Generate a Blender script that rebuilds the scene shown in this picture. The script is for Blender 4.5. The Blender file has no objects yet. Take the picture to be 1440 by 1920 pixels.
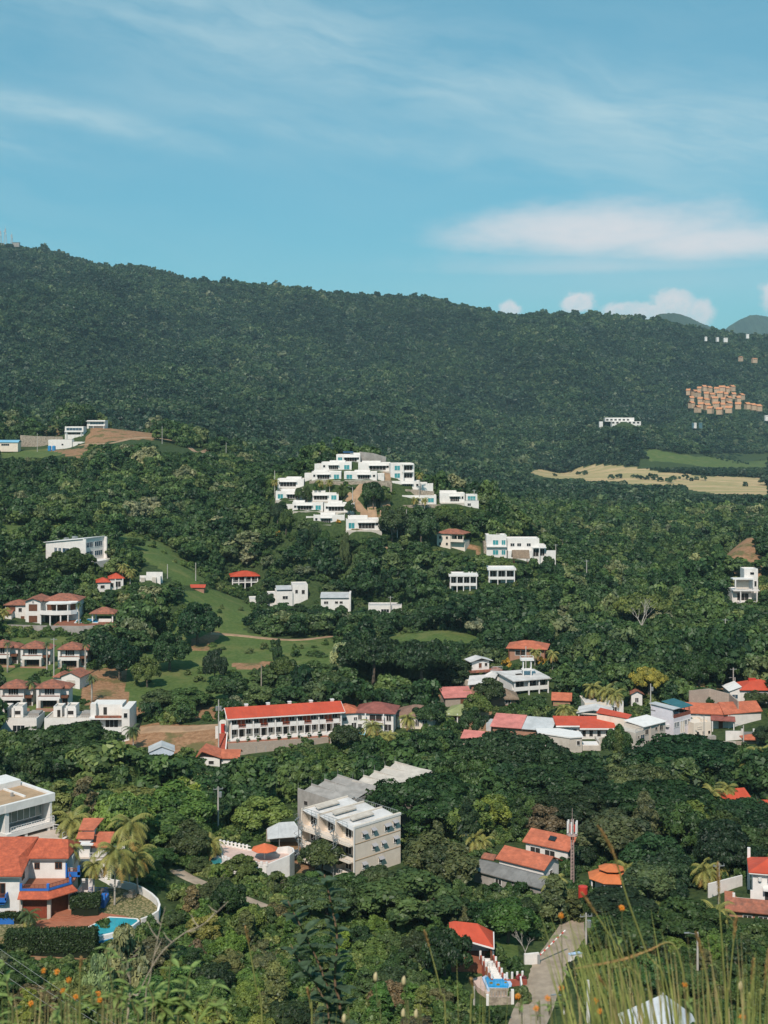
import bpy, math, random
import numpy as np
from mathutils import Vector, Matrix
random.seed(7); RNG = np.random.default_rng(11)
SC = bpy.context.scene; COL = SC.collection
R_ = math.radians

# ------------------------------------------------------------------ camera, sky, sun, exposure
F, U0, V0 = 2400.0, 720.0, 780.0            # focal length and horizon, in pixels of a 1440 x 1920 picture
cam = bpy.data.cameras.new('camera'); cam.lens = F/1920*36; cam.sensor_width = 36; cam.sensor_height = 36
cam.shift_y = -(960-V0)/1920; cam.dof.use_dof = True; cam.dof.focus_distance = 300; cam.dof.aperture_fstop = 7.0; cam.clip_start = 0.05; cam.clip_end = 40000
co = bpy.data.objects.new('camera', cam); co.rotation_euler = (R_(90), 0, 0); COL.objects.link(co); SC.camera = co
SUN_EL, SUN_AZ = 47.0, 13.0                  # the sun stands behind the camera, to its left
SD = Vector((-math.sin(R_(SUN_AZ))*math.cos(R_(SUN_EL)), -math.cos(R_(SUN_AZ))*math.cos(R_(SUN_EL)), math.sin(R_(SUN_EL))))
sl = bpy.data.lights.new('sun', 'SUN'); sl.energy = 4.6; sl.angle = R_(0.5); sl.color = (1.0, 0.90, 0.80)
so = bpy.data.objects.new('sun', sl); so.rotation_euler = SD.to_track_quat('Z', 'Y').to_euler(); so.location = (0, 0, 200); COL.objects.link(so)
SC.view_settings.view_transform = 'Standard'; SC.view_settings.look = 'None'
SC.view_settings.exposure = 0.0; SC.view_settings.gamma = 1.0
SC.cycles.max_bounces = 5; SC.cycles.diffuse_bounces = 2; SC.cycles.glossy_bounces = 2; SC.cycles.transmission_bounces = 3
SC.cycles.transparent_max_bounces = 6; SC.cycles.volume_bounces = 0; SC.cycles.use_denoising = True
SC.cycles.caustics_reflective = False; SC.cycles.caustics_refractive = False

class NT:
    """short way of writing node trees"""
    def __init__(s, tree): s.t = tree; s.n = tree.nodes; s.l = tree.links
    def new(s, kind, **kw):
        n = s.n.new(kind)
        for k, v in kw.items(): setattr(n, k, v)
        return n
    def put(s, sock, v):
        if isinstance(v, bpy.types.NodeSocket): s.l.new(v, sock)
        elif v is not None: sock.default_value = v
    def math(s, op, a, b=None, c=None, clamp=False):
        n = s.new('ShaderNodeMath', operation=op, use_clamp=clamp)
        for i, v in enumerate((a, b, c)): s.put(n.inputs[i], v)
        return n.outputs[0]
    def mix(s, f, a, b, blend='MIX'):
        n = s.new('ShaderNodeMix', data_type='RGBA', blend_type=blend)
        s.put(n.inputs[0], f); s.put(n.inputs[6], a); s.put(n.inputs[7], b)
        return n.outputs[2]
    def noise(s, vec, scale, detail=4, rough=.55, dist=0, dim='3D'):
        n = s.new('ShaderNodeTexNoise', noise_dimensions=dim)
        s.put(n.inputs['Vector'], vec); s.put(n.inputs['Scale'], scale); s.put(n.inputs['Detail'], detail)
        s.put(n.inputs['Roughness'], rough); s.put(n.inputs['Distortion'], dist)
        return n.outputs['Fac']
    def step(s, x, a, b):
        n = s.new('ShaderNodeMapRange', interpolation_type='SMOOTHSTEP')
        for i, v in enumerate((x, a, b, 0., 1.)): s.put(n.inputs[i], v)
        return n.outputs[0]
    def xyz(s, x, y, z=0.):
        n = s.new('ShaderNodeCombineXYZ')
        for i, v in enumerate((x, y, z)): s.put(n.inputs[i], v)
        return n.outputs[0]
    def sep(s, v):
        n = s.new('ShaderNodeSeparateXYZ'); s.put(n.inputs[0], v); return n.outputs

def rgb(*c): return (*c, 1.0)

def make_world():
    w = bpy.data.worlds.new('World'); SC.world = w; w.use_nodes = True; t = NT(w.node_tree); t.n.clear()
    out = t.new('ShaderNodeOutputWorld'); bg = t.new('ShaderNodeBackground'); bg.inputs[1].default_value = 0.10
    sky = t.new('ShaderNodeTexSky', sky_type='NISHITA'); sky.sun_disc = False; sky.sun_elevation = R_(SUN_EL)
    sky.sun_rotation = R_(180+SUN_AZ); sky.altitude = 100; sky.air_density = 1.0; sky.dust_density = 0.6; sky.ozone_density = 1.6
    base = t.mix(.45, t.mix(1.0, sky.outputs[0], rgb(.52, 1.06, 1.06), 'MULTIPLY'), rgb(1.55, 4.7, 6.3))
    tc = t.new('ShaderNodeTexCoord'); x, y, z = t.sep(tc.outputs['Generated'])
    az = t.math('ARCTAN2', x, y); el = t.math('ARCSINE', z)
    # thin cirrus drawn out along the wind
    a2 = t.math('ADD', t.math('MULTIPLY', az, .985), t.math('MULTIPLY', el, -.17)); e2 = t.math('ADD', t.math('MULTIPLY', el, .985), t.math('MULTIPLY', az, .17))
    warp = t.noise(t.xyz(t.math('MULTIPLY', a2, 6.), t.math('MULTIPLY', e2, 9.), 3.1), 1.0, 3)
    n1 = t.noise(t.xyz(t.math('MULTIPLY', a2, 5.5), t.math('ADD', t.math('MULTIPLY', e2, 34.), t.math('MULTIPLY', warp, 3.)), 1.7), 1.0, 7, .56)
    n2 = t.noise(t.xyz(t.math('MULTIPLY', a2, 26.), t.math('MULTIPLY', e2, 90.), 5.2), 1.0, 6, .62)
    n0 = t.noise(t.xyz(t.math('MULTIPLY', a2, 2.4), t.math('MULTIPLY', e2, 8.), 8.3), 1.0, 2)
    def band(c, h, o=e2):
        d = t.math('DIVIDE', t.math('SUBTRACT', o, c), h); return t.math('EXPONENT', t.math('MULTIPLY', t.math('MULTIPLY', d, d), -1.))
    def at(a, h):
        d = t.math('DIVIDE', t.math('SUBTRACT', az, a), h); return t.math('EXPONENT', t.math('MULTIPLY', t.math('MULTIPLY', d, d), -1.))
    sh = t.math('ADD', t.math('MULTIPLY', n1, .75), t.math('MULTIPLY', n2, .25))
    top = t.math('MULTIPLY', band(.266, .040), t.math('ADD', .35, t.math('MULTIPLY', at(-.08, .2), .65)))
    top2 = t.math('MULTIPLY', band(.250, .030), at(.26, .16))
    left = t.math('MULTIPLY', band(.181, .010), at(-.26, .15))
    left2 = t.math('MULTIPLY', band(.152, .011), at(-.33, .09))
    mid = t.math('MULTIPLY', band(.205, .012), at(.02, .20))
    bands = top
    for b_, k in ((top2, .9), (left, 1.15), (left2, 1.1), (mid, .7)): bands = t.math('ADD', bands, t.math('MULTIPLY', b_, k))
    bands = t.math('ADD', t.math('MULTIPLY', bands, 1.), .10)
    cir = t.math('MULTIPLY', t.step(sh, .22, .80), bands)
    cir = t.math('MULTIPLY', t.math('ADD', cir, t.math('MULTIPLY', t.math('MULTIPLY', t.step(n0, .35, .8), t.step(n1, .3, .8)), .22)), .66, clamp=True)
    # the lens shaped cloud low on the right
    wv = t.noise(t.xyz(t.math('MULTIPLY', az, 16.), t.math('MULTIPLY', el, 40.), 2.2), 1.0, 6, .6)
    wv2 = t.noise(t.xyz(t.math('MULTIPLY', az, 45.), t.math('MULTIPLY', el, 130.), 7.), 1.0, 5, .6)
    def lens(ca, ce, ha, hu, hd, soft=.30):
        da = t.math('DIVIDE', t.math('SUBTRACT', az, ca), ha)
        de = t.math('SUBTRACT', el, ce)
        de = t.math('ADD', t.math('DIVIDE', t.math('MAXIMUM', de, 0.), hu), t.math('DIVIDE', t.math('MAXIMUM', t.math('MULTIPLY', de, -1.), 0.), hd))
        r = t.math('SQRT', t.math('ADD', t.math('MULTIPLY', da, da), t.math('MULTIPLY', de, de)))
        r = t.math('ADD', r, t.math('ADD', t.math('MULTIPLY', t.math('SUBTRACT', wv, .5), .9), t.math('MULTIPLY', t.math('SUBTRACT', wv2, .5), .5)))
        return t.math('SUBTRACT', 1., t.step(r, 1.-soft*2.6, 1.+soft*1.3))
    L = lens(.168, .139, .122, .025, .017)
    L = t.math('MAXIMUM', L, lens(.255, .130, .115, .017, .015))
    L = t.math('MAXIMUM', L, t.math('MULTIPLY', lens(.17, .114, .14, .013, .006, .5), .50))
    L = t.math('MAXIMUM', L, t.math('MULTIPLY', lens(.22, .103, .16, .02, .016, .9), .30))
    L = t.math('MULTIPLY', L, t.math('ADD', .72, t.math('MULTIPLY', wv2, .36)))
    # heaped clouds behind the ridge
    cn = t.noise(t.xyz(t.math('MULTIPLY', az, 70.), t.math('MULTIPLY', el, 80.), 4.), 1.0, 10, .66)
    def heap(ca, ce, h):
        da = t.math('DIVIDE', t.math('SUBTRACT', az, ca), h[0]); de = t.math('DIVIDE', t.math('SUBTRACT', el, ce), h[1])
        r = t.math('SQRT', t.math('ADD', t.math('MULTIPLY', da, da), t.math('MULTIPLY', de, de)))
        r = t.math('ADD', r, t.math('MULTIPLY', t.math('SUBTRACT', cn, .5), 1.5))
        return t.math('SUBTRACT', 1., t.step(r, .58, 1.10))
    H = heap(.222, .082, (.020, .016))
    for a_, e_, h_ in ((.206, .078, (.03, .010)), (.243, .078, (.012, .012)), (.150, .087, (.016, .010)), (.184, .080, (.02, .008)), (.098, .083, (.010, .007)), (.305, .091, (.020, .018))):
        H = t.math('MAXIMUM', H, heap(a_, e_, h_))
    H = t.math('MULTIPLY', H, t.math('ADD', .42, t.math('ADD', t.math('MULTIPLY', t.step(cn, .3, .62), .34), t.math('MULTIPLY', t.step(el, .068, .098), .26))))  # cloud shading put into the whiteness: darker hollows, bases darker than tops
    c = t.mix(cir, base, rgb(5.4, 7.2, 7.8))
    c = t.mix(L, c, rgb(8.0, 7.9, 8.2))
    c = t.mix(H, c, rgb(8.4, 8.1, 8.3))
    t.l.new(c, bg.inputs[0]); t.l.new(bg.outputs[0], out.inputs[0])
make_world()

# ------------------------------------------------------------------ where a pixel of the photograph is in the valley
def P(px, py, D): return Vector(((px-U0)/F*D, D, (V0-py)/F*D))
def Gz(px, py, z):                                  # the point at height z that shows at a pixel
    D = F*z/(V0-py); return Vector(((px-U0)/F*D, D, z))
def pix(x, y, z): return U0+F*x/y, V0-F*z/y

# ------------------------------------------------------------------ materials
MATS = {}
def mat(name, c, rough=.8, vary=.12, scale=1.2, c2=None, bump=0., metallic=0., spec=.3, stain=None, kind=None, ks=6.):
    """a procedural surface: base colour with soft mottling, optional stains, optional ribs / tiles / bricks"""
    if name in MATS: return MATS[name]
    m = bpy.data.materials.new(name); m.use_nodes = True; t = NT(m.node_tree); b = t.n['Principled BSDF']
    tc = t.new('ShaderNodeTexCoord'); ob = tc.outputs['Object']
    n = t.noise(ob, scale, 6, .62)
    d = c2 or tuple(max(0, v*(1-2.2*vary)) for v in c)
    u = tuple(min(.95, v*(1+1.0*vary)) for v in c)
    col = t.mix(t.step(n, .25, .75), rgb(*d), rgb(*u))
    if stain:
        n2 = t.noise(t.new('ShaderNodeMapping').outputs[0] if False else ob, scale*.35, 5, .7, .8)
        x, y, z = t.sep(ob); n3 = t.noise(t.xyz(t.math('MULTIPLY', t.math('ADD', x, y), 1.6), t.math('MULTIPLY', z, .12), 0.), 1.0, 4, .65)
        col = t.mix(t.math('MULTIPLY', t.step(t.math('MULTIPLY', t.math('ADD', n2, n3), .5), .52, .68), .75), col, rgb(*stain))
    if kind == 'rib' or kind == 'tile':
        x, y, z = t.sep(ob)
        w = t.math('SINE', t.math('MULTIPLY', x, ks)); w2 = t.math('SINE', t.math('MULTIPLY', y, ks))
        uvn = t.new('ShaderNodeUVMap'); ux, uy, _ = t.sep(uvn.outputs[0])
        w = t.math('SINE', t.math('MULTIPLY', ux, ks)); w = t.math('ADD', t.math('MULTIPLY', w, .5), .5)
        if kind == 'tile':
            w2 = t.math('FRACT', t.math('MULTIPLY', uy, ks*.42)); w = t.math('MULTIPLY', t.math('ADD', w, t.math('MULTIPLY', w2, .7)), .6)
            cell = t.new('ShaderNodeTexVoronoi'); t.put(cell.inputs['Vector'], t.xyz(t.math('MULTIPLY', ux, ks*.16), t.math('MULTIPLY', uy, ks*.42), 0.)); cell.inputs['Scale'].default_value = 1.0
            cc = t.sep(cell.outputs['Color'])[0]
            col = t.mix(t.math('MULTIPLY', t.step(cc, .2, 1.), .4), col, rgb(*(v*.55 for v in c)))
        bn = t.new('ShaderNodeBump'); bn.inputs['Strength'].default_value = .5; bn.inputs['Distance'].default_value = .06
        t.l.new(w, bn.inputs['Height']); t.l.new(bn.outputs[0], b.inputs['Normal'])
    elif kind == 'brick':
        br = t.new('ShaderNodeTexBrick'); x, y, z = t.sep(ob); t.put(br.inputs['Vector'], t.xyz(t.math('ADD', x, y), z, 0.)); br.inputs['Scale'].default_value = 1.0
        br.inputs['Brick Width'].default_value = .42; br.inputs['Row Height'].default_value = .2; br.inputs['Mortar Size'].default_value = .012
        t.l.new(col, br.inputs['Color1']); br.inputs['Mortar'].default_value = rgb(*(v*.6 for v in c))
        t.put(br.inputs['Color2'], rgb(*(v*.82 for v in c))); col = br.outputs[0]
    elif kind == 'flag':
        vo = t.new('ShaderNodeTexVoronoi', feature='DISTANCE_TO_EDGE'); t.put(vo.inputs['Vector'], ob); vo.inputs['Scale'].default_value = ks
        vc = t.new('ShaderNodeTexVoronoi'); t.put(vc.inputs['Vector'], ob); vc.inputs['Scale'].default_value = ks
        col = t.mix(t.math('MULTIPLY', t.sep(vc.outputs['Color'])[0], .7), col, rgb(*(v*.7 for v in c)))
        col = t.mix(t.step(vo.outputs['Distance'], .07, .17), rgb(*c2) if c2 else rgb(.08, .09, .03), col)
    elif kind == 'plank':
        x, y, z = t.sep(ob); p = t.math('FRACT', t.math('MULTIPLY', t.math('ADD', x, y), ks))
        col = t.mix(t.step(p, .0, .10), rgb(*(v*.5 for v in c)), col)
    elif kind == 'thatch':
        x, y, z = t.sep(ob); s_ = t.noise(t.xyz(t.math('MULTIPLY', x, 7.), t.math('MULTIPLY', y, 7.), t.math('MULTIPLY', z, 1.2)), 1.0, 5, .7)
        col = t.mix(t.step(s_, .35, .65), rgb(*(v*.55 for v in c)), col)
        bn = t.new('ShaderNodeBump'); bn.inputs['Strength'].default_value = .8; bn.inputs['Distance'].default_value = .1
        t.l.new(s_, bn.inputs['Height']); t.l.new(bn.outputs[0], b.inputs['Normal'])
    if bump:
        bn = t.new('ShaderNodeBump'); bn.inputs['Strength'].default_value = bump; bn.inputs['Distance'].default_value = .05
        t.l.new(t.noise(ob, scale*6, 4), bn.inputs['Height']); t.l.new(bn.outputs[0], b.inputs['Normal'])
    t.l.new(col, b.inputs['Base Color']); b.inputs['Roughness'].default_value = rough; b.inputs['Metallic'].default_value = metallic
    b.inputs['Specular IOR Level'].default_value = spec
    MATS[name] = m; return m

def leafmat(name, cols, objcol=False, lt_=(2.15, 2.05, 1.7), ps=.012, lo=(.72, .78, .82), hi=(1.28, 1.2, 1.1)):
    """foliage: a tint for every tree (random, or the object's own colour), lighter and yellower clumps, and a little light through the leaf"""
    m = bpy.data.materials.new(name); m.use_nodes = True; t = NT(m.node_tree); t.n.clear(); out = t.new('ShaderNodeOutputMaterial')
    oi = t.new('ShaderNodeObjectInfo'); at = t.new('ShaderNodeAttribute', attribute_name='tone'); tone = at.outputs['Fac']
    if objcol: base = oi.outputs['Color']
    else:
        cr = t.new('ShaderNodeValToRGB'); cr.color_ramp.interpolation = 'LINEAR'; e = cr.color_ramp.elements
        while len(e) < len(cols): e.new(.5)
        for i, (p, c) in enumerate(cols): e[i].position = p; e[i].color = rgb(*c)
        t.l.new(oi.outputs['Random'], cr.inputs[0]); base = cr.outputs[0]
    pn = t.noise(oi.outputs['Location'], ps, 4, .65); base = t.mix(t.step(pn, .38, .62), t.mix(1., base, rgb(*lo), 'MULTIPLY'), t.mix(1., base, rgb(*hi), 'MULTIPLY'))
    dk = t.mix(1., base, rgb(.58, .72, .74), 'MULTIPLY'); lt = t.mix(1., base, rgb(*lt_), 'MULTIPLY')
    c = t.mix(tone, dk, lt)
    df = t.new('ShaderNodeBsdfDiffuse'); t.l.new(c, df.inputs[0])
    tr = t.new('ShaderNodeBsdfTranslucent'); t.put(tr.inputs[0], t.mix(1., c, rgb(1.0, 1.05, .6), 'MULTIPLY'))
    gl = t.new('ShaderNodeBsdfGlossy'); gl.inputs['Roughness'].default_value = .5; gl.inputs[0].default_value = rgb(.9, .92, .9)
    mx = t.new('ShaderNodeMixShader'); mx.inputs[0].default_value = .22; t.l.new(df.outputs[0], mx.inputs[1]); t.l.new(tr.outputs[0], mx.inputs[2])
    m2 = t.new('ShaderNodeMixShader'); m2.inputs[0].default_value = .022; t.l.new(mx.outputs[0], m2.inputs[1]); t.l.new(gl.outputs[0], m2.inputs[2])
    t.l.new(m2.outputs[0], out.inputs[0]); MATS[name] = m; return m

# ------------------------------------------------------------------ mesh helpers
class MB:
    """collects boxes, prisms, tubes and roofs; build() links them as one mesh object"""
    def __init__(s): s.v = []; s.f = []; s.m = []; s.uv = []; s.k = 0
    def face(s, pts, uv=None):
        i = len(s.v); s.v += [tuple(p) for p in pts]; s.f.append(tuple(range(i, i+len(pts)))); s.m.append(s.k)
        s.uv.append(uv or [(0, 0)]*len(pts)); return s
    def box(s, x0, x1, y0, y1, z0, z1):
        if x0 > x1: x0, x1 = x1, x0
        if y0 > y1: y0, y1 = y1, y0
        a = [(x0, y0), (x1, y0), (x1, y1), (x0, y1)]; return s.prism(a, z0, z1)
    def prism(s, a, z0, z1, z1s=None):
        n = len(a); i = len(s.v)
        s.v += [(x, y, z0) for x, y in a]+[(x, y, (z1s[j] if z1s else z1)) for j, (x, y) in enumerate(a)]
        fs = [tuple(range(i+n-1, i-1, -1)), tuple(range(i+n, i+2*n))]+[(i+j, i+(j+1) % n, i+n+(j+1) % n, i+n+j) for j in range(n)]
        for f in fs: s.f.append(f); s.m.append(s.k); s.uv.append([(s.v[q][0], s.v[q][1]) for q in f])
        return s
    def slab(s, pts, th, along=None):
        """a sloping roof sheet of thickness th; uv runs along / down the slope in metres"""
        p = [Vector(q) for q in pts]; nrm = (p[1]-p[0]).cross(p[2]-p[0])
        if nrm.z < 0: p.reverse(); nrm = -nrm
        nrm.normalize(); al = Vector((nrm.y, -nrm.x, 0)); al = al.normalized() if al.length > 1e-3 else Vector((1, 0, 0)); dn = nrm.cross(al)
        uv = [((q-p[0]).dot(al), (q-p[0]).dot(dn)) for q in p]; n = len(p); i = len(s.v)
        s.v += [tuple(q) for q in p]+[tuple(q-Vector((0, 0, th))) for q in p]
        s.f.append(tuple(range(i, i+n))); s.uv.append(uv); s.m.append(s.k)
        s.f.append(tuple(range(i+2*n-1, i+n-1, -1))); s.uv.append(uv[::-1]); s.m.append(s.k)
        for j in range(n):
            k = (j+1) % n; s.f.append((i+j, i+n+j, i+n+k, i+k)); s.uv.append([(0, 0)]*4); s.m.append(s.k)
        return s
    def tube(s, pts, r, n=6, r2=None):
        pts = [Vector(p) for p in pts]; rs = r if isinstance(r, (list, tuple)) else [r+((r2 if r2 is not None else r)-r)*i/max(1, len(pts)-1) for i in range(len(pts))]
        base = len(s.v)
        for i, p in enumerate(pts):
            d = (pts[min(i+1, len(pts)-1)]-pts[max(i-1, 0)]).normalized(); a = d.orthogonal().normalized() if abs(d.z) < .9 else Vector((1, 0, 0)); b = d.cross(a).normalized(); a = b.cross(d)
            for k in range(n):
                w = 2*math.pi*k/n; s.v.append(tuple(p+(a*math.cos(w)+b*math.sin(w))*rs[i]))
        for i in range(len(pts)-1):
            for k in range(n):
                q = base+i*n; s.f.append((q+k, q+(k+1) % n, q+n+(k+1) % n, q+n+k)); s.m.append(s.k); s.uv.append([(0, 0)]*4)
        s.f.append(tuple(base+k for k in range(n-1, -1, -1))); s.m.append(s.k); s.uv.append([(0, 0)]*n)
        s.f.append(tuple(base+(len(pts)-1)*n+k for k in range(n))); s.m.append(s.k); s.uv.append([(0, 0)]*n)
        return s
    def cyl(s, x, y, z0, z1, r, n=12, r2=None): return s.tube([(x, y, z0), (x, y, z1)], r, n, r2)
    def hip(s, x0, x1, y0, y1, z, rise, th=.18, inset=None, oh=.5):
        x0 -= oh; x1 += oh; y0 -= oh; y1 += oh; w, d = x1-x0, y1-y0; i = min(w, d)/2 if inset is None else inset
        if w >= d: a, b = (x0+i, (y0+y1)/2, z+rise), (x1-i, (y0+y1)/2, z+rise)
        else: a, b = ((x0+x1)/2, y0+i, z+rise), ((x0+x1)/2, y1-i, z+rise)
        c = [(x0, y0, z), (x1, y0, z), (x1, y1, z), (x0, y1, z)]
        if w >= d: s.slab([c[0], c[1], b, a], th); s.slab([c[1], c[2], b], th); s.slab([c[2], c[3], a, b], th); s.slab([c[3], c[0], a], th)
        else: s.slab([c[0], c[1], a], th); s.slab([c[1], c[2], b, a], th); s.slab([c[2], c[3], b], th); s.slab([c[3], c[0], a, b], th)
        return s
    def gable(s, x0, x1, y0, y1, z, rise, th=.16, oh=.5, axis='x', split=.5):
        x0 -= oh; x1 += oh; y0 -= oh; y1 += oh
        if axis == 'x':
            m = y0+(y1-y0)*split; s.slab([(x0, y0, z), (x1, y0, z), (x1, m, z+rise), (x0, m, z+rise)], th); s.slab([(x1, y1, z), (x0, y1, z), (x0, m, z+rise), (x1, m, z+rise)], th)
        else:
            m = x0+(x1-x0)*split; s.slab([(x0, y1, z), (x0, y0, z), (m, y0, z+rise), (m, y1, z+rise)], th); s.slab([(x1, y0, z), (x1, y1, z), (m, y1, z+rise), (m, y0, z+rise)], th)
        return s
    def build(s, name, mats, parent=None, smooth=False, at=None):
        me = bpy.data.meshes.new(name); me.from_pydata(s.v, [], s.f)
        for m in (mats if isinstance(mats, (list, tuple)) else [mats]): me.materials.append(m)
        if any(s.m): me.polygons.foreach_set('material_index', s.m)
        uv = me.uv_layers.new(name='UVMap'); uv.data.foreach_set('uv', [c for f in s.uv for p in f for c in p])
        if smooth: me.polygons.foreach_set('use_smooth', [True]*len(s.f))
        me.update(); o = bpy.data.objects.new(name, me); COL.objects.link(o)
        if parent: o.parent = parent
        if at is not None: o.location = at
        return o

def tag(o, label=None, cat=None, group=None, kind=None):
    if label: o['label'] = label
    if cat: o['category'] = cat
    if group: o['group'] = group
    if kind or label: o['kind'] = kind or 'thing'
    return o
def thing(name, label, cat, loc, yaw=0., group=None):
    o = bpy.data.objects.new(name, None); o.empty_display_size = .5; COL.objects.link(o); o.location = loc; o.rotation_euler = (0, 0, R_(yaw))
    return tag(o, label, cat, group)
def copy_tree(o, parent=None):
    c = o.copy(); COL.objects.link(c)
    if parent: c.parent = parent
    for ch in o.children: copy_tree(ch, c)
    return c

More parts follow.
